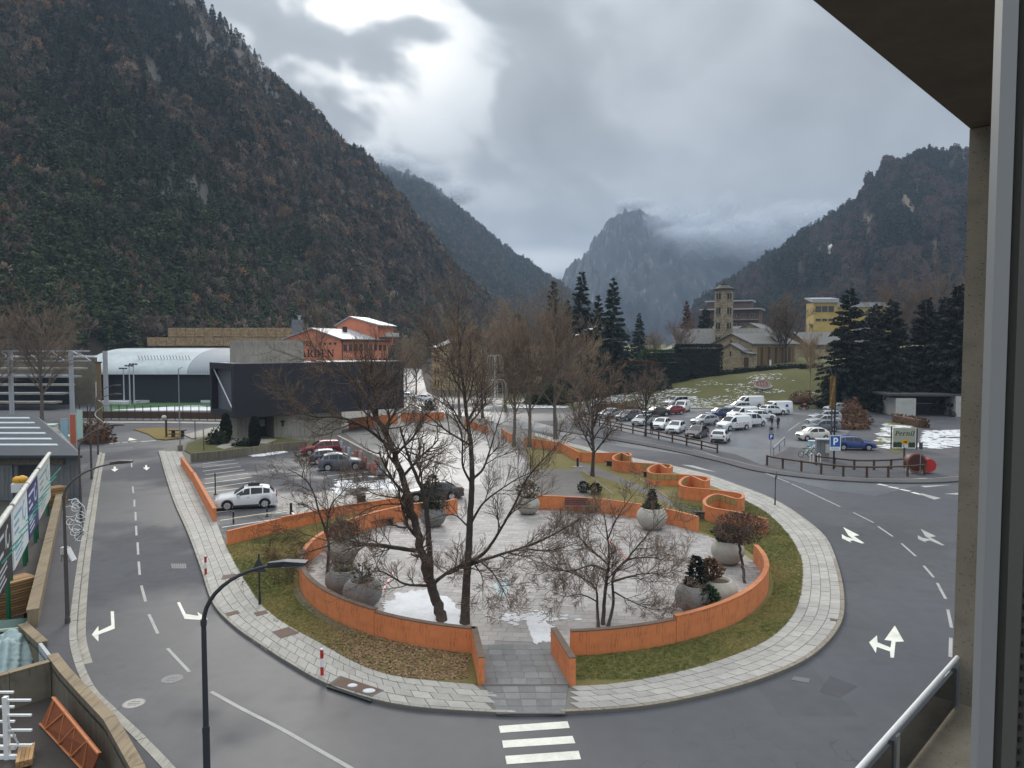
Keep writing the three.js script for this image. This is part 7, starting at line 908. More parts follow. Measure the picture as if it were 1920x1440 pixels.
function gp(px, py) { const a = 3 * Math.PI / 180, y = -(py - 720) / 1400, x = (px - 960) / 1400, Y = y * Math.cos(a) - Math.sin(a), Z = -y * Math.sin(a) - Math.cos(a), t = -12 / Y; return [x * t, 0.012, Z * t]; }
for (const [l, p, x, y, h] of [['white car parked far down the snowy street, left one', 'white', 768, 748, 80], ['white car parked far down the snowy street, right one', 'white', 800, 752, 70]]) car(l, 'hatch', p, [0, 0, 0], h).position.set(...gp(x, y));
// ---------------------------------------------------------------- street furniture
function lamp(label, at, ry, h, arm, m, group) {
  const t = T('street_lamp', label, 'street lamp', at, ry, group), path = [];
  M('post', new MB().tube([V(0, 0, 0), V(0, 0.25, 0), V(0, 0.26, 0), V(0, h * 0.42, 0), V(0, h * 0.421, 0), V(0, h * 0.78, 0)], [0.11, 0.11, 0.085, 0.08, 0.066, 0.056], 10).build(0.6), m, t);
  for (let k = 0; k <= 10; k++) { const a = k / 10 * 1.35; path.push(V(arm * (1 - Math.cos(a)) * 1.02, h * 0.78 + h * 0.2 * Math.sin(a) / Math.sin(1.35), 0)); }
  M('arm', new MB().tube(path, path.map((_, k) => lerp(0.056, 0.034, k / 10)), 8).build(0.6), m, t); M('collar', new MB().cyl(V(0, h * 0.775, 0), V(0, h * 0.795, 0), 0.075).cyl(V(0, h * 0.41, 0), V(0, h * 0.43, 0), 0.09), m, t);
  const e = path[10], hd = M('lamp_head', new MB().hexa([V(-0.1, -0.05, 0.05), V(0.75, -0.02, 0.14), V(0.75, -0.02, -0.14), V(-0.1, -0.05, -0.05), V(-0.1, 0.07, 0.05), V(0.3, 0.1, 0.12), V(0.3, 0.1, -0.12), V(-0.1, 0.07, -0.05)]).hexa([V(0.3, -0.035, 0.11), V(0.8, -0.02, 0.14), V(0.8, -0.02, -0.14), V(0.3, -0.035, -0.11), V(0.3, 0.1, 0.11), V(0.8, 0.045, 0.13), V(0.8, 0.045, -0.13), V(0.3, 0.1, -0.11)]), m, t); hd.position.copy(e); hd.rotation.z = 0.06; M('lens', new MB().box(0.5, -0.04, 0, 0.5, 0.02, 0.2), K.lampLens, hd);
  return t;
}
lamp('slate blue street lamp nearest the window, cut by the bottom edge', [-7.15, 0.12, -17], -0.02, 6.95, 2.05, K.lampGrey);
lamp('brown street lamp with a wire star and a small box on its post', [-19.01,0.12,-31.37], 0.35, 6.9, 2.35, K.lampBrown, 'street lamps along the left pavement'); lamp('second street lamp along the left pavement, before the workshop', [-26.94,0.12,-46.18], 0.45, 6.9, 2.2, K.lampBrown, 'street lamps along the left pavement'); lamp('third street lamp along the left pavement, with a curl of wire', [-37.29,0.12,-65.72], 0.4, 7.6, 2.2, K.lampBrown, 'street lamps along the left pavement'); lamp('fourth street lamp up the left road at the bend', [-44.95,0.12,-80.59], 0.4, 7.6, 2.0, K.lampBrown, 'street lamps along the left pavement');
lamp('slim street lamp at the top of the slope by the black hedge', [21.29, 0, -118], 2.4, 9.8, 1.2, K.black); lamp('street lamp in front of the biggest fir', [37.55,0.00,-87.40], 2.6, 10, 1.0, K.lampBrown);
{ // wire decorations on lamp posts and plaza
  function wires(name, label, cat, at, build) { const t = T(name, label, cat, at); build(t); return t; }
  const tube = (pts, r = 0.02) => new MB().tube(pts.map((p) => V(...p)), r, 4, false);
  wires('wire_ornament', 'white wire star ornament on the post of the brown lamp', 'ornament', [-19.07,4.45,-32.20], (t) => { const r = rngOf(6); for (let k = 0; k < 11; k++) { const cx = (r() - 0.4) * 0.5, cy = 0.75 - k * 0.15, a = 0.16 + 0.16 * r(), p = []; for (let i = 0; i <= 14; i++) { const q = i / 14 * 6.283; p.push([cx + Math.cos(q) * a, cy + Math.sin(q * (k % 3 ? 1 : 1.0)) * a * 0.8, 0.06 * Math.sin(q * 2)]); } M('wire_loop', tube(p, 0.012), K.whitePaint, t); } M('wire_edge', tube([[-0.25, 0.8, 0], [0.1, 0.85, 0], [0.45, 0.5, 0], [0.5, 0, 0], [0.4, -0.6, 0], [0, -1, 0]], 0.016), K.whitePaint, t); });
  wires('wire_ornament', 'tan curl of wire on the third lamp post', 'ornament', [-37.16,5.99,-67.00], (t) => { const p = []; for (let i = 0; i <= 40; i++) { const q = i / 40; p.push([Math.sin(q * 9) * 0.45 * (1 - q * 0.3), 1.1 - q * 2.4, Math.cos(q * 9) * 0.2]); } M('wire_loop', tube(p, 0.04), K.offWhite, t); });
  const fountain = (label, at, h, rad, tiers) => wires('wire_fountain', label, 'light sculpture', at, (t) => { M('mast', new MB().cyl(V(0, 0, 0), V(0, h, 0), 0.05), K.whitePaint, t); for (let j = 0; j < tiers; j++) { const y = h * (1 - j * 0.27), q = rad * (0.6 + 0.28 * j); for (let k = 0; k < 14; k++) { const a = k / 14 * 6.283, p = []; for (let i = 0; i <= 8; i++) { const s = i / 8; p.push([Math.cos(a) * q * Math.sin(s * 1.9), y + 0.45 * q * Math.sin(s * 3.0) - s * s * q * 1.5, Math.sin(a) * q * Math.sin(s * 1.9)]); } M('wire_arc', tube(p, 0.011), K.offWhite, t); } } });
  fountain('white wire fountain sculpture nearest on the promenade', [-0.90,0.15,-56.47], 5.4, 1.05, 3); fountain('white wire fountain sculpture farther up the promenade', [-1.94,0.15,-84.53], 10.5, 1.6, 3);
}
{ // boxes and masts
  const b = T('meter_box', 'pale box with a slanted panel fixed to the brown lamp post', 'box', [-19.49,3.06,-32.10]); M('case', new MB().box(0, 0, 0, 0.24, 0.3, 0.24), K.offWhite, b); M('solar_panel', new MB().box(0.3, -0.15, 0.05, 0.05, 0.62, 0.34, 0, 0.45), K.whitePaint, b); M('bracket', new MB().cyl(V(-0.1, -0.2, 0), V(-0.16, -0.5, 0), 0.015).cyl(V(0, -0.45, 0), V(0.42, -0.5, 0), 0.015), K.lampBrown, b);
  const wp = T('wooden_pole', 'rough wooden pole with a capped top before the pale barrel roof', 'pole', [-60.49,0.00,-109.21]); M('shaft', new MB().box(0, 4.7, 0, 0.5, 9.4, 0.45), K.woodPole, wp); M('cap', new MB().box(0, 9.45, 0, 0.75, 0.2, 0.6), K.woodDark, wp); M('conduit', new MB().cyl(V(-0.3, 0, 0.26), V(-0.3, 6.6, 0.26), 0.09), K.offWhite, wp);
  let base; [[231, 757, 692], [242, 760, 687], [250, 757, 684]].forEach(([x, y, top], i) => { const d = 16790 / (y - 647), hh = 12 - (top - 647) * d / 1400, t = T('floodlight_mast', ['left', 'middle', 'right'][i] + ' one of three floodlight masts on the green pitch', 'floodlight', [(x - 960) / 1400 * d, 0, -d], 0, 'floodlight masts on the pitch'); M('mast', new MB().cyl(V(0, 0, 0), V(0, hh, 0), 0.16, 0.1), K.steelLight, t); M('crossbar', new MB().box(0, hh, 0, 1.6, 0.1, 0.1), K.steel, t); for (const s of [-0.6, 0, 0.6]) M('floodlight', new MB().box(s, hh + 0.1, 0.1, 0.42, 0.3, 0.25), K.lampGrey, t); });
  const ms = T('tall_mast', 'tall thin grey mast at the corner of the far pavement', 'mast', [-37.30,0.12,-83.45]); M('shaft', new MB().cyl(V(0, 0, 0), V(0, 9.2, 0), 0.08, 0.05), K.steel, ms); M('foot', new MB().box(0, 0.3, 0, 0.4, 0.6, 0.4), K.concreteDark, ms); M('top', new MB().cyl(V(0, 9.2, 0), V(0.5, 9.4, 0), 0.04), K.steel, ms);
  for (const [px, py, l] of [[92 + 290, 848, 'thin sapling post left of the orange wall top'], [366, 828, 'thin sapling post on the museum lawn, left'], [458, 812, 'thin sapling post on the museum lawn, right']]) { const t = T('tree_stake', l, 'stake', [0, 0, 0]); t.position.set(...gp(px, py)); M('stake', new MB().cyl(V(0, 0, 0), V(0, 2.6, 0), 0.04), K.woodDark, t); M('sapling', new MB().tube([V(0.1, 0, 0), V(0.14, 1.6, 0.05), V(0.05, 3.2, 0)], [0.03, 0.02, 0.008], 4), K.twig, t); }
  const ns = T('notice_frame', 'wooden notice frame with white top on the golden verge', 'notice board', [-44.72,0.12,-96.13]); M('post', new MB().box(0, 1.1, 0, 0.2, 2.2, 0.2), K.woodDark, ns); M('marker', new MB().geo(new THREE.SphereGeometry(0.32, 10, 8).translate(-0.25, 2.5, 0)), K.offWhite, ns); M('table', new MB().box(1.5, 0.85, 0, 2, 0.12, 0.9).box(1.5, 0.45, 0.7, 2, 0.1, 0.3).box(0.9, 0.4, 0, 0.12, 0.8, 0.8).box(2.1, 0.4, 0, 0.12, 0.8, 0.8), K.woodDark, ns);
}
{ // bollards, covers, drains
  for (const [px, py, l] of [[386, 1081, 'red and white bollard on the left part of the pavement'], [604, 1272, 'red and white bollard at the kerb of the front pavement']]) { const t = T('bollard', l, 'bollard', [0, 0, 0], 0, 'red and white bollards'); t.position.set(...gp(px, py)); t.position.y = 0.13; [K.red, K.whitePaint, K.red].forEach((m, i) => M('band', new MB().cyl(V(0, i * 0.31, 0), V(0, i * 0.31 + 0.31, 0), 0.062, 0.062, 12).build(0.6), m, t)); M('cap', new MB().geo(new THREE.SphereGeometry(0.063, 12, 6, 0, 6.3, 0, 1.57).translate(0, 0.93, 0)), K.whitePaint, t); }
  const cover = (l, name, pts, m, y) => { const t = T(name, l, 'cover', [0, 0, 0]), c = pts.reduce((a, p) => [a[0] + p[0] / 4, a[1] + p[1] / 4], [0, 0]); M('frame', new MB().prism(pts, y - 0.03, y + 0.006), K.drain, t); M('lid', new MB().prism(pts.map((p) => [lerp(p[0], c[0], 0.1), lerp(p[1], c[1], 0.1)]), y - 0.02, y + 0.011), m, t); return t; };
  cover('brown cover plate on the pavement beside the triangle sign', 'pavement_hatch', [[-14.92,-37.94],[-14.33,-38.16],[-14.06,-37.61],[-14.71,-37.22]], K.hatch, 0.135); cover('brown cover plate near the kerb, below the triangle sign', 'pavement_hatch', [[-12.72,-32.48],[-12.29,-32.86],[-12.05,-32.51],[-12.47,-32.12]], K.hatch, 0.135); cover('brown cover plate near the grass, below the triangle sign', 'pavement_hatch', [[-11.47,-32.56],[-11.02,-32.86],[-10.77,-32.48],[-11.18,-32.11]], K.hatch, 0.135); cover('tiny dark cover plate near the grass edge', 'pavement_hatch', [[-10.40,-31.92],[-10.08,-31.68],[-10.06,-31.43],[-10.31,-31.68]], K.castIron, 0.135); cover('large brown double cover plate on the left front pavement', 'pavement_hatch', [[-9.95,-30.33],[-9.41,-30.89],[-8.77,-30.22],[-9.36,-29.63]], K.hatch, 0.135); 
  const bg = cover('big drain cover with two snow clumps at the front kerb', 'kerb_drain', [[-6.17,-26.22],[-4.40,-25.10],[-4.73,-24.64],[-6.43,-25.60]], K.hatch, 0.135); for (const [px, py, s] of [[661, 1293, 0.13], [692, 1303, 0.16]]) { const p = gp(px, py); M('snow_clump', new MB().geo(new THREE.SphereGeometry(1, 12, 6, 0, 6.3, 0, 1.6).scale(s * 1.4, 0.05, s)), K.snow, bg).position.set(p[0], 0.146, p[2]); } M('inlet', new MB().prism([[-6.48,-25.61],[-4.73,-24.53],[-4.72,-24.41],[-6.47,-25.49]], 0.02, 0.09), K.black, bg);
  cover('small cover at the inner kerb on the right pavement', 'pavement_hatch', [[13.82,-31.90],[14.09,-31.76],[13.95,-31.52],[13.73,-31.62]], K.hatch, 0.135);
  for (const [px, py, m, l] of [[251, 1319, K.castLight, 'pale round manhole cover on the left road'], [323, 1273, K.castIron, 'dark round manhole cover on the left road']]) { const t = T('manhole_cover', l, 'manhole cover', [0, 0, 0]); t.position.set(...gp(px, py)); t.position.y = 0; M('rim', new THREE.CylinderGeometry(0.37, 0.37, 0.012, 28), K.castIron, t); M('lid', new THREE.CylinderGeometry(0.33, 0.33, 0.018, 28), m, t); M('studs', new MB().box(0, 0.011, 0, 0.4, 0.006, 0.04).box(0, 0.011, 0.12, 0.3, 0.006, 0.04).box(0, 0.011, -0.12, 0.3, 0.006, 0.04), K.castIron, t); }
  const grate = (l, pts, n) => { const t = T('drain_grate', l, 'drain', [0, 0, 0]); M('frame', new MB().prism(pts, -0.02, 0.005), K.drain, t); for (let k = 0; k < n; k++) { const f = (k + 0.5) / n, a = [lerp(pts[0][0], pts[1][0], f), lerp(pts[0][1], pts[1][1], f)], b = [lerp(pts[3][0], pts[2][0], f), lerp(pts[3][1], pts[2][1], f)]; M('bar', strip(new MB(), offset([a, b], 0.018), offset([a, b], -0.018), 0, 0.014), K.castIron, t); } };
  grate('road drain grate with slotted bars on the front right road', [[10.22,-26.47],[10.72,-26.25],[10.53,-25.93],[10.00,-26.18]], 9); grate('sunken drain grate on the left road', [[-18.74,-40.42],[-17.90,-40.42],[-17.47,-39.52],[-18.26,-39.52]], 7); grate('small drain grate before the give way dashes', [[-45.01,-86.72],[-44.32,-86.83],[-43.95,-86.15],[-44.67,-86.04]], 4);
  struct('road_patch', new MB().prism([[10.63,-25.25],[11.54,-26.51],[12.17,-25.68],[11.16,-24.82]], 0.003, 0.003), K.asphaltNew);
}
{ // signs
  const tr = T('triangle_sign', 'back of a dark triangular road sign on the grass verge', 'road sign', [-11.56,0.13,-33.64]); M('post', new MB().cyl(V(0, 0, 0), V(0, 2.35, 0), 0.035, 0.035, 10).cyl(V(0, 0, 0), V(0, 0.6, 0), 0.06, 0.05, 10), K.black, tr); const sh = new THREE.Shape(); sh.moveTo(-0.36, 0); sh.lineTo(0.36, 0); sh.lineTo(0.03, 0.62); sh.lineTo(-0.03, 0.62); M('plate', new MB().geo(new THREE.ExtrudeGeometry(sh, { depth: 0.02, bevelEnabled: false }), new THREE.Matrix4().makeTranslation(0, 1.52, 0.04)), K.lampGrey, tr); M('bracket', new MB().box(0, 1.75, 0.02, 0.3, 0.04, 0.05), K.black, tr);
  const rs = T('round_sign', 'black round road sign seen edge on at the kerb of the right road', 'road sign', [19.51,0.13,-54.85]); M('post', new MB().cyl(V(0, 0, 0), V(0, 2.2, 0), 0.035, 0.035, 10).cyl(V(0, 0, 0), V(0, 0.55, 0), 0.06, 0.05, 10), K.lampGrey, rs); M('plate', new MB().geo(new THREE.CylinderGeometry(0.3, 0.3, 0.03, 24).rotateX(Math.PI / 2).rotateY(1.15).translate(0.08, 2.25, 0.03)), K.lampGrey, rs);
  const txt = (draw, w, h) => { const c = document.createElement('canvas'); c.width = w; c.height = h; draw(c.getContext('2d')); const t = new THREE.CanvasTexture(c); t.colorSpace = THREE.SRGBColorSpace; return new THREE.MeshStandardMaterial({ map: t, roughness: 0.5, side: THREE.DoubleSide }); };
  const face = (par, name, m, w, h, x, y, z, ry = 0) => { const o = M(name, new THREE.PlaneGeometry(w, h), m, par); o.position.set(x, y, z); o.rotation.y = ry; return o; };
  const ps = T('parking_sign', 'large blue parking sign with white letter P and a yellow banner above', 'parking sign', [30.74,0.12,-70.84]); M('post', new MB().cyl(V(0, 0, 0), V(0, 9.2, 0), 0.09, 0.07, 10), K.black, ps);
  face(ps, 'sign_face', txt((x) => { x.fillStyle = '#e8eef2'; x.fillRect(0, 0, 128, 176); x.fillStyle = '#1d5fae'; x.fillRect(8, 8, 112, 124); x.fillStyle = '#fff'; x.font = 'bold 118px sans-serif'; x.textAlign = 'center'; x.fillText('P', 66, 112); x.fillStyle = '#7d97b8'; for (let k = 0; k < 3; k++) x.fillRect(20, 142 + k * 10, 88, 4); }, 128, 176), 1.05, 1.45, 0.05, 2.55, 0.12); M('sign_back', new MB().box(0.05, 2.55, 0.09, 1.1, 1.5, 0.04), K.steel, ps);
  face(ps, 'banner', txt((x) => { x.fillStyle = '#6a5428'; x.fillRect(0, 0, 64, 256); for (let k = 0; k < 26; k++) { x.fillStyle = ['#9a7a34', '#4f3a20', '#a58a50', '#6c3a24'][k % 4]; x.beginPath(); x.arc(8 + (k * 23) % 50, 8 + k * 9.5, 9 - (k % 3) * 2, 0, 7); x.fill(); } }, 64, 256), 0.55, 3.0, -0.32, 7.4, 0.1); M('banner_arm', new MB().cyl(V(-0.6, 8.95, 0.05), V(0.05, 8.95, 0.05), 0.03).cyl(V(-0.6, 5.9, 0.05), V(0.05, 5.9, 0.05), 0.03), K.black, ps);
  const s2 = T('small_parking_sign', 'small post with a white plate over a blue P plate by the metal rail', 'road sign', [27.59,0.05,-79.12]); M('post', new MB().cyl(V(0, 0, 0), V(0, 3.2, 0), 0.045, 0.045, 8), K.steel, s2); M('plate', new MB().box(0, 2.95, 0.06, 0.5, 0.75, 0.03), K.greyWall, s2); M('dark_disc', new MB().geo(new THREE.CylinderGeometry(0.17, 0.17, 0.02, 16).rotateX(Math.PI / 2).translate(0, 3.05, 0.085)), K.black, s2); face(s2, 'sign_face', txt((x) => { x.fillStyle = '#1d4f9e'; x.fillRect(0, 0, 64, 64); x.fillStyle = '#fff'; x.font = 'bold 56px sans-serif'; x.textAlign = 'center'; x.fillText('P', 32, 52); }, 64, 64), 0.52, 0.62, 0, 2.2, 0.06);
  const bb = T('billboard', 'cream billboard reading Pernil with painted green leaves along its foot', 'billboard', [45.13, 0, -85.5], -0.12); M('board', new MB().box(0, 1.3, 0, 2.5, 2.35, 0.1), K.whitePaint, bb); face(bb, 'print', txt((x) => { x.fillStyle = '#a7ab98'; x.fillRect(0, 0, 256, 240); x.fillStyle = '#262820'; x.font = 'italic bold 74px serif'; x.textAlign = 'center'; x.fillText('Pernil', 128, 92); x.font = '15px serif'; x.fillText('E L', 128, 30); for (let k = 0; k < 420; k++) { x.fillStyle = ['#22361f', '#33502c', '#182815'][k % 3]; x.beginPath(); x.arc((k * 37) % 256, 236 - ((k * 53) % 60), 5, 0, 7); x.fill(); } }, 256, 240), 2.4, 2.25, 0, 1.32, 0.055); M('post', new MB().box(-1.4, 1.3, 0, 0.12, 2.7, 0.12).box(1.4, 1.2, 0, 0.12, 2.4, 0.12), K.woodDark, bb);
  const ys = T('yellow_sign', 'yellow direction sign over a white plate on the corner of the wooden fence', 'road sign', [41.76, 0, -79]); M('post', new MB().cyl(V(0, 0, 0), V(0, 1.6, 0), 0.1), K.woodDark, ys); face(ys, 'sign_face', txt((x) => { x.fillStyle = '#e0a514'; x.fillRect(0, 0, 96, 64); x.fillStyle = '#2b1d08'; x.beginPath(); x.moveTo(84, 34); x.lineTo(56, 14); x.lineTo(56, 26); x.lineTo(24, 26); x.lineTo(24, 44); x.lineTo(56, 44); x.lineTo(56, 54); x.fill(); }, 96, 64), 0.72, 0.46, 0, 1.72, 0.12); face(ys, 'lower_plate', txt((x) => { x.fillStyle = '#dfe1de'; x.fillRect(0, 0, 96, 64); x.fillStyle = '#222'; x.fillRect(14, 20, 26, 26); x.fillRect(52, 30, 32, 8); }, 96, 64), 0.66, 0.34, 0, 1.28, 0.12);
  const em = T('slope_emblem', 'round dark red emblem on a white base lying on the green slope', 'emblem', [51.63, hillY(51.63, -154) + 0.5, -154], -0.1); const tilt = new THREE.Group(); const disc = M('disc', new MB().geo(new THREE.CylinderGeometry(1, 1, 0.3, 32).rotateX(Math.PI / 2).scale(1.75, 1.2, 1)).build(0.5), mat([0.13, 0.065, 0.06], 0.8), em); disc.rotation.x = -0.9; disc.position.y = 0.6; for (const s of [1.0, 0.8]) { const g = M('ring', new THREE.TorusGeometry(s, 0.05, 6, 36).scale(1.72, 1.18, 1), mat([0.34, 0.25, 0.22], 0.8), disc); g.position.z = 0.17; } for (const x of [-0.55, 0, 0.55]) M('bar', new MB().box(x, 0, 0.17, 0.14, 1.1, 0.06), mat([0.3, 0.18, 0.16], 0.8), disc); const cr = M('base', new MB().geo(new THREE.TorusGeometry(1.9, 0.2, 6, 24, 2.4).rotateZ(-2.77).scale(1, 0.6, 1)).build(0.6), K.offWhite, em); cr.position.set(0, 0.75, 0.75); cr.rotation.x = -0.6;
}
{ // wooden rail fences
  const fence = (l, pts, n, h, two) => { const t = T('wooden_fence', l, 'fence', [0, 0, 0]), p = spline(pts, n); for (let k = 0; k <= n; k++) M('post', new MB().box(p[k][0], h / 2 + 0.05, p[k][1], 0.16, h + 0.1, 0.16), K.woodDark, t); for (let k = 0; k < n; k++) for (const y of two ? [h, h * 0.5] : [h]) M('rail', new MB().cyl(V(p[k][0], y, p[k][1]), V(p[k + 1][0], y, p[k + 1][1]), 0.085, 0.085, 8).build(0.6), K.woodDark, t); return t; };
  fence('dark wooden rail fence along the front of the big car park', [[10.39,-115.90],[13.30,-109.02],[16.31,-101.01],[18.92,-94.10],[21.28,-87.13],[22.78,-82.34]], 11, 0.95, 1); fence('dark wooden rail fence at the kerb, from the metal rail to the red tank', [[25.39,-73.83],[26.77,-71.27],[28.11,-69.75],[29.38,-68.02],[31.20,-67.18],[33.37,-67.18],[35.45,-67.46],[38.01,-68.30]], 8, 0.95); fence('inner wooden rail fence behind the kerb fence, below the parking sign', [[30.40,-74.14],[33.12,-71.26],[34.92,-71.26],[38.02,-72.20],[39.61,-73.81]], 6, 0.9);
  const mr = T('metal_rail', 'grey metal guard rail between the parking signs', 'guard rail', [0, 0, 0]), a = [27.86,-79.07], b = [32.43,-88.33]; for (const f of [0, 0.5, 1]) M('post', new MB().box(lerp(a[0], b[0], f), 0.5, lerp(a[1], b[1], f), 0.09, 1.0, 0.09), K.steel, mr); M('beam', new MB().cyl(V(a[0], 1.0, a[1]), V(b[0], 1.0, b[1]), 0.11, 0.11, 8), K.steel, mr);
  const ba = T('barrier_arm', 'yellow and white barrier arm lying low across the small car park entrance', 'barrier', [0, 0, 0]), A = [-18.07,0.75,-47.95], B = [-15.25,0.85,-49.85]; M('arm', new MB().cyl(va(A), va(B), 0.05, 0.03, 8), mat([0.62, 0.56, 0.36], 0.6), ba); for (const [x, y] of [[438, 985], [545, 968]]) { const p = gp(x, y); M('stand', new MB().cyl(V(p[0], 0.12, p[2]), V(p[0], 0.95, p[2]), 0.06), K.black, ba); }
  for (const [x, y, l] of [[404, 930, 'dark slim post left of the white SUV'], [547, 962, 'short black post by the barrier end'], [501, 972, 'thin black post on the bay line before the barrier']]) { const t = T('black_post', l, 'post', [0, 0, 0]); const p = gp(x, y); t.position.set(p[0], 0.12, p[2]); const h = x === 404 ? 1.7 : 0.6; M('shaft', new MB().cyl(V(0, 0, 0), V(0, h, 0), 0.05), K.black, t); M('foot', new MB().box(0, 0.03, 0, 0.22, 0.06, 0.22), K.black, t); }
  const bin = T('litter_bin', 'black litter bin with white foot beside the low orange wall', 'bin', [-10.99,0.12,-53.99]); M('drum', new MB().cyl(V(0, 0.1, 0), V(0, 0.95, 0), 0.28, 0.32, 14).build(0.6), K.black, bin); M('rim', new MB().geo(new THREE.TorusGeometry(0.32, 0.03, 6, 18).rotateX(Math.PI / 2).translate(0, 0.95, 0)), K.lampGrey, bin);
}
{ // benches and planters
  const bench = (l, at, ry) => { const t = T('bench', l, 'bench', at, ry); for (let k = 0; k < 4; k++) M('back_slat', new MB().box(0, 0.56 + k * 0.13, -0.3 - k * 0.02, 2.35, 0.11, 0.05), K.bench, t); for (let k = 0; k < 3; k++) M('seat_slat', new MB().box(0, 0.46, -0.18 + k * 0.15, 2.35, 0.05, 0.13), K.bench, t); for (const s of [-1, 1]) M('leg', new MB().box(s * 0.95, 0.22, -0.02, 0.09, 0.44, 0.5), K.black, t); return t; };
  bench('dark red slatted bench against the back wall of the plaza', [4.89,0.17,-52.06], -0.05); bench('dark red slatted bench against the left wall of the plaza', [-8.70, 0.165, -48], 0.72);
  const st = (l, px, py, ry) => { const t = T('ledge_seat', l, 'seat', [0, 0, 0], ry); const p = gp(px, py); t.position.set(p[0], 0.14, p[2]); M('seat', new MB().box(0, 0.45, 0, 0.9, 0.08, 0.4), K.black, t); M('support', new MB().box(0, 0.22, -0.05, 0.6, 0.42, 0.1), K.lampGrey, t); };
  st('small dark ledge seat in the first bend of the snaking wall', 1312, 976, -0.4); st('small dark ledge seat in the third bend of the snaking wall', 1213, 897, -0.4); st('small dark ledge seat in the last bend of the snaking wall', 1143, 876, -0.4);
  const bp = T('black_bollard_light', 'short black post light on the grass inside the snaking wall', 'post light', [6.37,0.14,-71.97]); M('shaft', new MB().cyl(V(0, 0, 0), V(0, 0.9, 0), 0.11, 0.11, 10), K.black, bp); M('foot', new MB().cyl(V(0, 0, 0), V(0, 0.06, 0), 0.5, 0.5, 14), K.concrete, bp);
  const prof = [[0.34, 0], [0.5, 0.04], [0.72, 0.25], [0.86, 0.55], [0.88, 0.75], [0.8, 1.0], [0.64, 1.18], [0.58, 1.22], [0.52, 1.2], [0.5, 1.08], [0, 1.08]].map((p) => new THREE.Vector2(...p));
  const potG = new THREE.LatheGeometry(prof, 36), soilG = new THREE.CircleGeometry(0.53, 20).rotateX(-Math.PI / 2).translate(0, 1.1, 0);
  { const uv = potG.attributes.uv; for (let i = 0; i < uv.count; i++) uv.setXY(i, uv.getX(i) * 5, uv.getY(i) * 2); }
  const pot = (l, at, m, sc = 1) => { const t = T('planter', l, 'planter', at, at[0] * 3, 'round stone planters on the plaza'); t.scale.setScalar(sc); M('bowl', potG, m, t); M('soil', soilG, K.soil, t); return t; };
  const tuftPlant = (l, at, h, rad, m, seed, n = 420, cone = 1, cat = 'shrub') => { const r = rngOf(seed), mb = new MB(), w = new MB(); for (let k = 0; k < n; k++) { const t = r(), a = r() * 6.28, q = rad * (cone ? Math.pow(1 - t, 0.6) : Math.sin(Math.PI * clamp(t * 0.85 + 0.1))) * Math.sqrt(r()); leafTri(mb, V(Math.cos(a) * q, t * h, Math.sin(a) * q), V(Math.cos(a), 0.9 * (r() - 0.1), Math.sin(a)).normalize(), 0.14 + 0.08 * r(), r); } for (let k = 0; k < 9; k++) { const a = k * 0.7 + r(); w.cyl(V(0, -0.05, 0), V(Math.cos(a) * rad * 0.7, h * (0.5 + 0.4 * r()), Math.sin(a) * rad * 0.7), 0.018, 0.006, 4); } w.cyl(V(0, -0.05, 0), V(0, h * 0.95, 0), 0.035, 0.01, 5); const t = T('potted_plant', l, cat, at); M('stem', w, K.bark, t); M('leaves', mb, m, t); return t; };
  const on = (at, sc = 1) => [at[0], at[1] + 1.09 * sc, at[2]];
  let p = [-6.75,0.17,-33.19]; pot('dark grey round planter with bare twigs at the left front wall', p, K.potGrey, 1.02); tuftPlant('sparse twiggy plant in the front grey planter', on(p), 0.95, 0.4, K.shrubOlive, 1, 60, 0);
  p = [-7.99,0.17,-34.93]; pot('pale grey planter behind the dark grey one', p, K.potGrey, 1.0); tuftPlant('thin pale grass blades in the pale grey planter', on(p), 0.5, 0.45, K.shrubOlive, 2, 50, 0);
  p = [-9.30,0.17,-40.37]; pot('planter hidden by the small twiggy tree on the left', p, K.pot, 1.05); tuftPlant('brown dry bush in the planter behind the small twiggy tree', on(p), 1.1, 0.9, K.shrubBrown, 3, 500, 0);
  p = [-5.17,0.17,-48.34]; pot('mossy planter holding a small pine at the back left of the plaza', p, K.potGrey, 1.0); tuftPlant('small dark pine in the back left planter', on(p), 2.3, 0.95, K.needle, 4, 620); tuftPlant('low green shrub round the small pine', on(p), 0.45, 0.8, K.shrub, 14, 300, 0);
  p = [1.12,0.17,-51.90]; pot('planter left of the bench at the back of the plaza', p, K.pot, 0.96); tuftPlant('grey green bush in the planter left of the bench', on(p, 0.96), 1.3, 0.8, K.shrubOlive, 5, 420, 0);
  p = [9.02,0.17,-47.63]; pot('cream planter with an upright evergreen right of the bench', p, K.pot, 1.12); tuftPlant('upright dark evergreen in the cream planter', on(p, 1.12), 1.3, 0.42, K.needle, 6, 520); tuftPlant('low green leaves round the upright evergreen', on(p, 1.12), 0.4, 0.62, K.shrub, 16, 260, 0);
  p = [11.70,0.17,-39.97]; pot('planter behind the reddish tree with snow on its rim', p, K.pot, 1.02); tuftPlant('dark spiky shrub in the planter behind the reddish tree', on(p), 1.0, 0.9, K.needleDark, 7, 520, 0);
  p = [8.13,0.17,-32.52]; pot('grey planter at the right front wall with evergreen', p, K.potGrey, 1.05); tuftPlant('dark fir like shrub in the right front planter', on(p, 1.05), 1.35, 0.5, K.needleDark, 8, 420); { const q = tuftPlant('bright green trailing shrub hanging over the right front planter', [p[0] + 0.35, p[1] + 0.35, p[2] + 0.55], 1.0, 0.5, mat([0.02, 0.05, 0.015], 0.9), 18, 560, 0); }
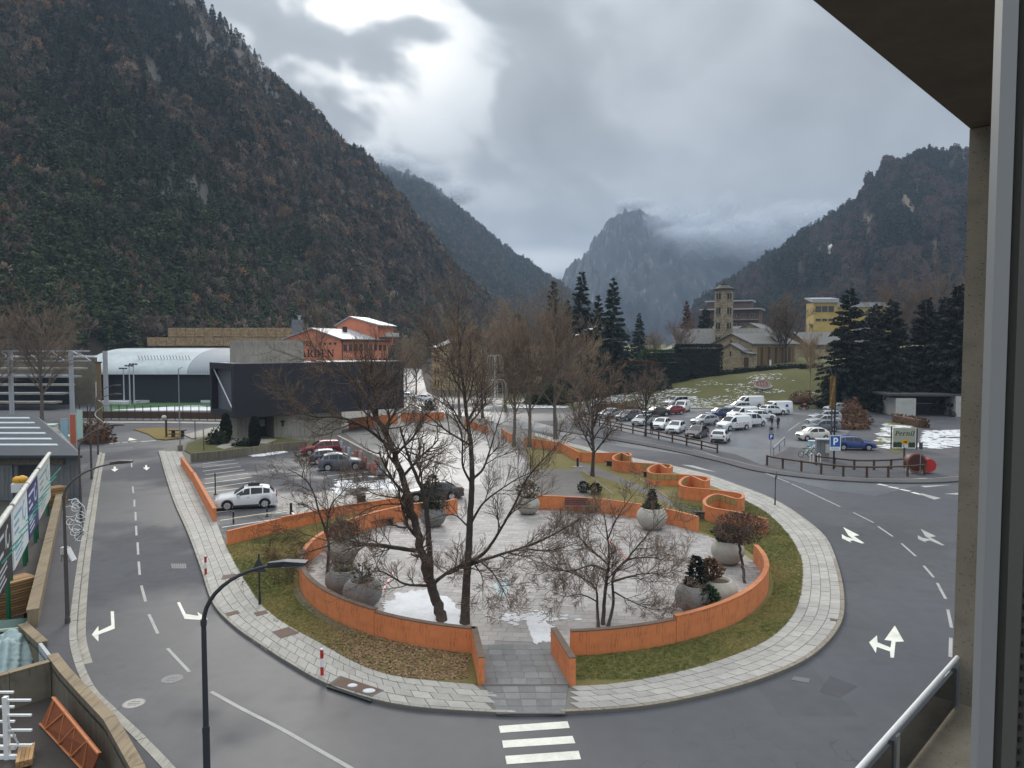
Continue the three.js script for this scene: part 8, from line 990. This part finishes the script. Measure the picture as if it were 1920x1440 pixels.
  p = [9.35,0.17,-33.33]; pot('cream planter beside the grey one at the right front wall', p, K.pot, 1.0); tuftPlant('dark brown round bush over the cream planter at the front', [p[0] - 0.35, p[1] + 1.2, p[2]], 0.95, 0.55, K.shrubBrown, 9, 420, 0);
  for (const [px, py, l] of [[1094, 927, 'dark small shrub behind the back bench'], [1117, 930, 'tiny shrub right of the back bench, behind the wall']]) { const g = gp(px, py); tuftPlant(l, [g[0], 0.14, g[2]], 0.9, 0.5, K.needleDark, px, 260, 0); }
}
{ // car park corner: bicycles, ticket machine, tank, motorbike
  const bikeTube = (a, b, r = 0.022) => new MB().cyl(V(...a), V(...b), r, r, 6);
  const bike = (l, at, ry, m) => { const t = T('bicycle', l, 'bicycle', at, ry, 'bicycles by the ticket machine'); for (const x of [-0.52, 0.52]) { const w = M('wheel', new THREE.TorusGeometry(0.33, 0.028, 6, 24), K.rubber, t); w.position.set(x, 0.35, 0); for (let k = 0; k < 6; k++) M('spoke', bikeTube([0, 0, 0], [Math.cos(k * 1.05) * 0.32, Math.sin(k * 1.05) * 0.32, 0], 0.006), K.chrome, w); } M('frame', bikeTube([-0.52, 0.35, 0], [-0.12, 0.33, 0]).geo(bikeTube([-0.12, 0.33, 0], [-0.22, 0.85, 0]).build()).geo(bikeTube([-0.12, 0.33, 0], [0.36, 0.8, 0]).build()).geo(bikeTube([-0.2, 0.76, 0], [0.36, 0.84, 0]).build()).geo(bikeTube([0.52, 0.35, 0], [0.34, 0.98, 0]).build()).geo(bikeTube([-0.52, 0.35, 0], [-0.2, 0.76, 0]).build()), m, t); M('saddle', new MB().box(-0.24, 0.9, 0, 0.26, 0.06, 0.14), K.black, t); M('handlebar', new MB().cyl(V(0.32, 1.0, -0.28), V(0.32, 1.0, 0.28), 0.018, 0.018, 6), K.chrome, t); M('basket', new MB().box(0.5, 0.88, 0, 0.28, 0.24, 0.34), m, t); };
  bike('pale green bicycle nearest the road by the ticket machine', [31.39,0.01,-79.38], 0.25, mat([0.45, 0.6, 0.5], 0.5)); bike('white bicycle behind the pale green one', [32.68,0.01,-81.33], 0.3, K.whitePaint);
  const tm = T('ticket_machine', 'grey ticket machine cabinet beside the bicycles', 'ticket machine', [32.54,0.01,-77.89], -0.2); M('cabinet', new MB().box(0, 1.05, 0, 1.25, 2.1, 0.9), K.sheetGrey, tm); M('lid', new MB().box(0, 2.14, 0.05, 1.4, 0.1, 1.1), K.steelLight, tm); M('poster', new MB().box(0.45, 1.2, 0.46, 0.4, 0.9, 0.02), K.offWhite, tm); M('plinth', new MB().box(0, 0.06, 0, 1.4, 0.12, 1.0), K.concrete, tm);
  const rk = T('bike_stand', 'white hoop stand in front of the bicycles', 'bike stand', [30.59,0.01,-76.10]); for (const x of [0, 0.75]) M('hoop', new MB().tube([V(x, 0, 0), V(x, 0.75, 0), V(x + 0.15, 0.9, 0), V(x + 0.3, 0.75, 0), V(x + 0.3, 0, 0)], 0.05, 7).build(0.8), K.whitePaint, rk);
  const tk = T('red_tank', 'dark red round tank with a bright red end on a white cradle', 'tank', [38.19,0.02,-69.63], -0.15); M('barrel', new MB().geo(new THREE.CylinderGeometry(0.78, 0.78, 1.2, 26).rotateX(Math.PI / 2).translate(-0.35, 1.0, 0)).build(0.6), mat([0.07, 0.016, 0.014], 0.6), tk); M('end_drum', new MB().geo(new THREE.CylinderGeometry(0.62, 0.62, 1.0, 22).rotateX(Math.PI / 2).translate(0.75, 0.75, 0)).build(0.6), K.red, tk); M('cradle', new MB().box(-0.3, 0.2, 0, 1.3, 0.4, 1.0), K.offWhite, tk); M('hoop', new THREE.TorusGeometry(0.86, 0.05, 6, 28).translate(-0.35, 1.0, 0.6), K.rust, tk);
  const gs = T('edge_sign', 'grey road sign seen edge on beside the red tank', 'road sign', [37.77,0.10,-68.59]); M('post', new MB().cyl(V(0, 0, 0), V(0, 2.7, 0), 0.04, 0.04, 8), K.steel, gs); M('plate', new MB().box(0, 2.6, 0, 0.08, 0.62, 0.5), K.lampGrey, gs);
  const mb = T('motorbike', 'dark motorbike parked at the foot of the green slope', 'motorbike', [54.07,0.02,-137.94], 0.2); for (const x of [-0.7, 0.7]) M('wheel', new THREE.TorusGeometry(0.28, 0.1, 8, 20).translate(x, 0.36, 0), K.rubber, mb); M('frame', new MB().box(0, 0.6, 0, 1.1, 0.36, 0.3).cyl(V(0.7, 0.36, 0), V(0.45, 1.05, 0), 0.05), K.black, mb); M('tank', new MB().geo(new THREE.SphereGeometry(0.3, 12, 8).scale(1.2, 0.7, 0.7).translate(0.15, 0.9, 0)), K.red, mb); M('seat', new MB().box(-0.4, 0.86, 0, 0.75, 0.12, 0.3), K.rubber, mb); M('handlebar', new MB().cyl(V(0.42, 1.08, -0.35), V(0.42, 1.08, 0.35), 0.025), K.chrome, mb);
  const ep = T('electric_box', 'low blue and white box behind the ticket machine', 'box', [35.57,0.01,-87.33]); M('box', new MB().box(0, 0.35, 0, 1.3, 0.7, 0.5), K.skyBlue, ep); M('lid', new MB().box(0, 0.73, 0, 1.36, 0.06, 0.56), K.whitePaint, ep);
  const wd = T('statue', 'small white slim stone marker on the hill edge beside the chapel', 'marker', [58.81, 7.0, -170]); M('shaft', new MB().box(0, 0.75, 0, 0.35, 1.5, 0.3), K.whitePaint, wd); M('cap', new MB().box(0, 1.56, 0, 0.5, 0.12, 0.45), K.offWhite, wd);
}
{ // two people talking between the cars
  function body(joints, bones, cell, k) {   // smooth union of tapered capsules on a grid
    const lo = V(-0.42, -0.02, -0.3), size = 1.9, n = 84, mc = new MarchingCubes(n, new THREE.MeshBasicMaterial(), false, false, 120000), h = size / n; mc.isolation = 0;
    for (let z = 0; z < n; z++) for (let y = 0; y < n; y++) for (let x = 0; x < n; x++) { const px = lo.x + x * h, py = lo.y + y * h, pz = lo.z + z * h; let s = 0; for (const [a, b, ra, rb] of bones) { const A = joints[a], B = joints[b], dx = B[0] - A[0], dy = B[1] - A[1], dz = B[2] - A[2], t = clamp(((px - A[0]) * dx + (py - A[1]) * dy + (pz - A[2]) * dz) / (dx * dx + dy * dy + dz * dz)), d = Math.hypot(px - A[0] - dx * t, py - A[1] - dy * t, pz - A[2] - dz * t) - lerp(ra, rb, t); s += Math.exp(-d / k); } mc.field[z * n * n + y * n + x] = k * Math.log(Math.max(s, 1e-30)); }
    mc.update(); const g = new THREE.BufferGeometry(), c = mc.count, p = new Float32Array(c * 3); for (let i = 0; i < c; i++) { p[i * 3] = lo.x + (mc.positionArray[i * 3] + 1) / 2 * size; p[i * 3 + 1] = lo.y + (mc.positionArray[i * 3 + 1] + 1) / 2 * size; p[i * 3 + 2] = lo.z + (mc.positionArray[i * 3 + 2] + 1) / 2 * size; }
    g.setAttribute('position', new THREE.BufferAttribute(p, 3)); g.setAttribute('normal', new THREE.BufferAttribute(mc.normalArray.slice(0, c * 3), 3)); return g;
  }
  const J = { hip: [0, 0.92, 0], chest: [0, 1.32, 0.01], neck: [0, 1.5, 0], head: [0, 1.66, 0.02], lh: [-0.1, 0.9, 0], rh: [0.1, 0.9, 0], lk: [-0.11, 0.49, 0.03], rk: [0.13, 0.49, 0.02], la: [-0.12, 0.08, -0.01], ra: [0.16, 0.08, 0], lt: [-0.13, 0.05, 0.15], rt: [0.19, 0.05, 0.15], ls: [-0.19, 1.42, 0], rs: [0.19, 1.42, 0], le: [-0.25, 1.14, 0.0], re: [0.25, 1.14, -0.02], lw: [-0.2, 0.93, 0.14], rw: [0.22, 0.92, 0.12], lf: [-0.18, 0.85, 0.2], rf: [0.2, 0.84, 0.17] };
  const B = [['hip', 'chest', 0.15, 0.16], ['chest', 'neck', 0.13, 0.06], ['neck', 'head', 0.055, 0.06], ['lh', 'lk', 0.09, 0.065], ['rh', 'rk', 0.09, 0.065], ['lk', 'la', 0.062, 0.045], ['rk', 'ra', 0.062, 0.045], ['la', 'lt', 0.05, 0.04], ['ra', 'rt', 0.05, 0.04], ['chest', 'ls', 0.12, 0.075], ['chest', 'rs', 0.12, 0.075], ['ls', 'le', 0.065, 0.05], ['rs', 're', 0.065, 0.05], ['le', 'lw', 0.05, 0.035], ['re', 'rw', 0.05, 0.035], ['lw', 'lf', 0.034, 0.025], ['rw', 'rf', 0.034, 0.025]];
  const G = body(J, B, 0.018, 0.018), skin = mat([0.4, 0.24, 0.17], 0.7);
  const person = (l, px, py, ry, coat, hair) => { const t = T('person', l, 'person', [0, 0, 0], ry); t.position.set(...gp(px, py)); M('body', G, coat, t); const hd = M('head', new MB().geo(new THREE.SphereGeometry(0.1, 16, 12).scale(0.86, 1.18, 1).translate(0, 1.68, 0.02)).geo(new THREE.SphereGeometry(0.018, 6, 5).translate(0, 1.67, 0.12)).build(0.8), skin, t); M('hair', new MB().geo(new THREE.SphereGeometry(0.106, 16, 8, 0, 6.3, 0, 1.45).scale(0.9, 1.2, 1.04).translate(0, 1.69, 0.0)).build(0.8), hair, hd); M('trousers_hem', new MB().cyl(V(-0.12, 0.1, -0.01), V(-0.115, 0.3, 0.01), 0.058).cyl(V(0.16, 0.1, 0), V(0.145, 0.3, 0.01), 0.058), coat, t); };
  person('person in black clothes standing left, facing another by the vans', 1447, 803, 1.2, mat([0.02, 0.02, 0.024], 0.9), K.black); person('person in dark clothes standing right, facing another by the vans', 1459, 803, -1.1, mat([0.03, 0.028, 0.03], 0.9), K.woodDark);
  for (const [l, px, py, ry] of [['person in dark coat walking behind the rail near the lamp post', 1221, 813, 0.5]]) person(l, px, py, ry, mat([0.03, 0.03, 0.036], 0.9), K.black);
}
// ---------------------------------------------------------------- the timber yard in the lower left
{
  const up = T('yard_wall', 'tan concrete wall along the pavement beside the yard boards', 'wall', [0, 0, 0]), A = yardEdge[0], B = yardEdge[1]; for (let k = 0; k < 9; k++) { const a = [lerp(A[0], B[0], k / 9), lerp(A[1], B[1], k / 9)], b = [lerp(A[0], B[0], (k + 0.997) / 9), lerp(A[1], B[1], (k + 0.997) / 9)]; M('wall_section', strip(new MB(), [a, b], offset([a, b], -0.38), -1.7, 0.82), K.concreteTan, up); M('coping', strip(new MB(), offset([a, b], 0.03), offset([a, b], -0.42), 0.822, 0.9), K.concreteTan, up); }
  const lo = T('yard_wall', 'low tan concrete wall round the sunken yard at the bottom left', 'wall', [0, 0, 0]); lowWall.forEach((p, i) => { if (i === 0 || i === lowWall.length - 1) { if (i) return; } const q = lowWall[i + 1]; if (!q || i === 1) return; const a = [p, [lerp(p[0], q[0], 0.995), lerp(p[1], q[1], 0.995)]]; M('wall_section', strip(new MB(), a, offset(a, -0.3), -1.7, 0.34), K.concreteDark, lo); M('coping', strip(new MB(), offset(a, 0.02), offset(a, -0.34), 0.343, 0.38), K.concreteTan, lo); });
  { const a = [lowWall[1], [lerp(lowWall[1][0], lowWall[2][0], 0.45), lerp(lowWall[1][1], lowWall[2][1], 0.45)]], c = [a[1], lowWall[2]]; M('steel_plate', strip(new MB(), a, offset(a, -0.12), -1.0, 0.36), K.steelLight, lo); M('wall_section', strip(new MB(), c, offset(c, -0.3), -1.7, 0.34), K.concreteDark, lo); M('coping', strip(new MB(), offset(c, 0.02), offset(c, -0.34), 0.343, 0.38), K.concreteTan, lo); }
  const pt = T('partition_wall', 'dark concrete cross wall between the two parts of the sunken yard', 'wall', [0, 0, 0]), c0 = [-17.22,-27.14], c1 = [-19.82,-24.19]; for (let k = 0; k < 3; k++) { const a = [[lerp(c0[0], c1[0], k / 3), lerp(c0[1], c1[1], k / 3)], [lerp(c0[0], c1[0], (k + 0.99) / 3), lerp(c0[1], c1[1], (k + 0.99) / 3)]]; M('wall_section', strip(new MB(), a, offset(a, -0.25), -1.6, 0.3), K.concreteDark, pt); M('coping', strip(new MB(), offset(a, 0.02), offset(a, -0.27), 0.303, 0.34), K.concreteTan, pt); }
  const ob = T('rust_panel', 'rust orange ribbed metal panel leaning on the yard wall', 'metal panel', [0, 0, 0]), q = [va([-16.09,-0.97,-24.95]), va([-12.66,-0.97,-21.84]), va([-11.98,0.12,-21.20]), va([-15.44,0.12,-24.67])], nn = q[1].clone().sub(q[0]).cross(q[3].clone().sub(q[0])).normalize().multiplyScalar(0.06), qa = (u, v) => q[0].clone().lerp(q[1], u).lerp(q[3].clone().lerp(q[2], u), v);
  M('sheet', new MB().hexa([...q, ...q.map((p) => p.clone().add(nn))]), K.rust, ob); for (const [u0, v0, u1, v1] of [[0.05, 1, 0.12, 0], [0.12, 0, 0.3, 1], [0.3, 1, 0.42, 0], [0.42, 0, 0.55, 1], [0.55, 1, 0.66, 0], [0.66, 0, 0.8, 1], [0.8, 1, 0.9, 0], [0, 0.02, 1, 0.02], [0, 0.98, 1, 0.98]]) M('rib', new MB().cyl(qa(u0, v0).addScaledVector(nn, 1.5), qa(u1, v1).addScaledVector(nn, 1.5), 0.035, 0.035, 5), mat([0.5, 0.2, 0.08], 0.8), ob);
  const rk = T('steel_rack', 'white steel cantilever rack at the bottom left edge', 'rack', [0, 0, 0]), base = va([-15.86,-0.95,-22.83]); for (const dx of [0, 0.9]) M('upright', new MB().box(base.x - dx, 0.0, base.z - dx * 0.6, 0.14, 2.0, 0.14), K.whitePaint, rk); for (let k = 0; k < 4; k++) for (const dx of [0, 0.9]) M('arm', new MB().box(base.x - dx + 0.42, -0.55 + k * 0.48, base.z - dx * 0.6, 0.75, 0.06, 0.07), K.whitePaint, rk); M('foot', new MB().box(base.x + 0.25, -0.93, base.z, 1.1, 0.12, 0.12).box(base.x - 0.65, -0.93, base.z - 0.55, 1.1, 0.12, 0.12), K.whitePaint, rk); M('brace', new MB().cyl(V(base.x, 0.25, base.z), V(base.x + 0.5, -0.85, base.z), 0.03), K.steelLight, rk);
  const pb = T('plank_bundle', 'short bundle of fresh planks on the rack foot', 'planks', [-15.35,-0.90,-22.62], 0.5); for (let i = 0; i < 4; i++) for (let j = 0; j < 3; j++) M('plank', new MB().box(i * 0.11, 0.02 + j * 0.07, 0, 0.1, 0.06, 1.1), K.plank[(i + j) % 3], pb);
  const pc = [mat([0.03, 0.032, 0.04], 0.5), K.whitePaint, K.blue, K.whitePaint];
  const line = (t, y) => V(lerp(-21.3, -33.0, t), y, lerp(-30.3, -53, t)); const names = ['dark board with white lettering at the left edge of the yard', 'white and sky blue board, second in the yard row', 'deep blue board with white lettering in the yard row', 'white board farthest along the yard row'];
  const writing = (bg, fg, seed) => { const c = document.createElement('canvas'); c.width = 256; c.height = 160; const x = c.getContext('2d'); x.fillStyle = bg; x.fillRect(0, 0, 256, 160); x.fillStyle = fg; const r = rngOf(seed); for (let k = 0; k < 3; k++) { x.save(); x.translate(22, 30 + k * 20); x.fillRect(0, 0, 40 + r() * 120, 9); x.restore(); } x.lineWidth = 9; x.strokeStyle = fg; x.beginPath(); x.arc(196, 52, 24, 0, 5); x.moveTo(160, 30); x.lineTo(160, 74); x.stroke(); for (let k = 0; k < 4; k++) x.fillRect(20 + k * 3, 102 + k * 13, 90 + r() * 60, 6); const t = new THREE.CanvasTexture(c); t.colorSpace = THREE.SRGBColorSpace; return mat([1, 1, 1], 0.6, { map: t }); };
  const wm = [writing('#22242c', '#c8ccd2', 1), writing('#dfe8ea', '#7fa8c4', 2), writing('#2b2f6e', '#d5d9ee', 3), writing('#c9d2d0', '#8a9a98', 4)];
  [[0, 0.2], [0.22, 0.45], [0.46, 0.66], [0.68, 0.98]].forEach(([a, b], i) => {
    const t = T('yard_board', names[i], 'board', [0, 0, 0], 0, 'advertising boards along the yard wall'), lo2 = 1.2, hi = 4.25, p = [line(a, lo2), line(b, lo2), line(b, hi), line(a, hi)], n2 = V(-0.885, 0, 0.455).multiplyScalar(0.08); M('panel', new MB().hexa([...p, ...p.map((v) => v.clone().add(n2))]), pc[i], t);
    const g = new THREE.BufferGeometry(), f = p.map((v) => v.clone().addScaledVector(n2, -0.1)); g.setAttribute('position', new THREE.Float32BufferAttribute([f[0], f[1], f[2], f[0], f[2], f[3]].flatMap((v) => [v.x, v.y, v.z]), 3)); g.setAttribute('uv', new THREE.Float32BufferAttribute([0, 0, 1, 0, 1, 1, 0, 0, 1, 1, 0, 1], 2)); g.computeVertexNormals(); M('print', g, wm[i], t);
    M('top_roll', new MB().cyl(line(a, hi + 0.06), line(b, hi + 0.06), 0.14, 0.14, 8).build(0.8), K.offWhite, t); for (const s of [a + 0.01, b - 0.01]) M('post', new MB().box(line(s, 0).x - 0.15, 1.3, line(s, 0).z + 0.1, 0.14, 5.9, 0.14), K.green, t);
    for (let k = 0; k < 2; k++) { const m0 = line(lerp(a, b, 0.3 + 0.5 * k), 3.2); M('stay', new MB().cyl(m0.clone().add(V(0.05, -0.6, 0)), m0.clone().add(V(0.6, 0.25, -0.5)), 0.03, 0.03, 6), K.teal, t); }
  });
  const stack = (l, at, ry, w, h, n, m, cols) => { const t = T('plank_stack', l, 'plank stack', at, ry); for (let j = 0; j < h; j++) for (let i = 0; i < w; i++) M('plank', new MB().box(0, 0.06 + j * 0.13, (i - w / 2) * 0.24, n, 0.09, 0.2), K.plank[(i * 2 + j) % 3], t); for (const s of [-0.4, 0.4]) M('batten', new MB().box(s * n, 0.005, 0, 0.12, 0.03, w * 0.25), K.woodDark, t); };
  stack('brown plank stack under the sky blue board behind the wall', [-24.3, -1.0, -35.2], 1.07, 5, 13, 2.6); stack('plank stack under the white board at the far end of the yard row', [-34.2, -1.7, -55.2], 1.07, 4, 24, 1.6); stack('pale plank stack on the ground below the dark board', [-24.6, -1.0, -32.6], 1.07, 4, 7, 1.8);
  const tp = T('tarpaulin', 'pale blue green tarpaulin over a heap behind the tan wall', 'tarpaulin', [-20.6, -1.0, -29.4], 0.5), r = rngOf(8), tg = new THREE.SphereGeometry(1, 64, 36, 0, 6.3, 0, 1.6); { const p = tg.attributes.position; for (let i = 0; i < p.count; i++) { const k = 0.75 + 0.8 * fbm(p.getX(i) * 4 + 5, p.getZ(i) * 4 + p.getY(i) * 4, 4); p.setXYZ(i, p.getX(i) * 1.1 * k, p.getY(i) * 1.1 * k, p.getZ(i) * 1.7 * k); } tg.computeVertexNormals(); } M('sheet', tg, mat([0.34, 0.45, 0.46], 0.6, { map: rep(tBlotch, 3) }), tp);
  const gc = T('green_container', 'dark green yard container with a pale rim below the tan wall', 'container', [-21.50,-0.90,-31.19], 0.3); M('box', new MB().box(0, 0.2, 0, 1.6, 1.6, 1.4), mat([0.012, 0.07, 0.06], 0.6), gc); M('rim', new MB().box(0, 1.02, 0.7, 1.7, 0.1, 0.12).box(0.8, 1.02, 0, 0.12, 0.1, 1.5), mat([0.4, 0.45, 0.36], 0.6), gc);
  const cr = T('fruit_crate', 'white crate holding three round yellow gourds by the yard boards', 'crate', [-29.16,3.82,-44.00], 0.4); M('crate', new MB().box(0, -0.25, 0, 0.9, 0.5, 0.8), K.whitePaint, cr); for (const [x, z] of [[-0.2, 0.1], [0.18, 0.15], [0, -0.2]]) M('gourd', new THREE.SphereGeometry(0.24, 12, 9).translate(x, 0.18, z), K.fruitYellow, cr);
  const fb = [['sky blue board upright beyond the workshop roof', 117, 822, K.skyBlue], ['orange red board upright beyond the workshop roof', 133, 815, mat([0.5, 0.13, 0.07], 0.6)], ['pale teal board rack beyond the workshop roof', 146, 806, mat([0.42, 0.62, 0.56], 0.6)]]; fb.forEach(([l, px, py, m], i) => { const d = 72 + i * 5, t = T('upright_board', l, 'board', [(px - 960) / 1400 * d, 1.2, -d], 0.5); t.scale.setScalar(0.68); M('panel', new MB().box(0, 3.0, 0, 0.75, 4.6, 0.12), m, t); M('frame', new MB().box(-0.42, 2.8, 0, 0.07, 5.0, 0.14).box(0.42, 2.8, 0, 0.07, 5.0, 0.14).box(0, 5.35, 0, 0.9, 0.1, 0.16), K.offWhite, t); });
}
renderer.render(scene, camera);
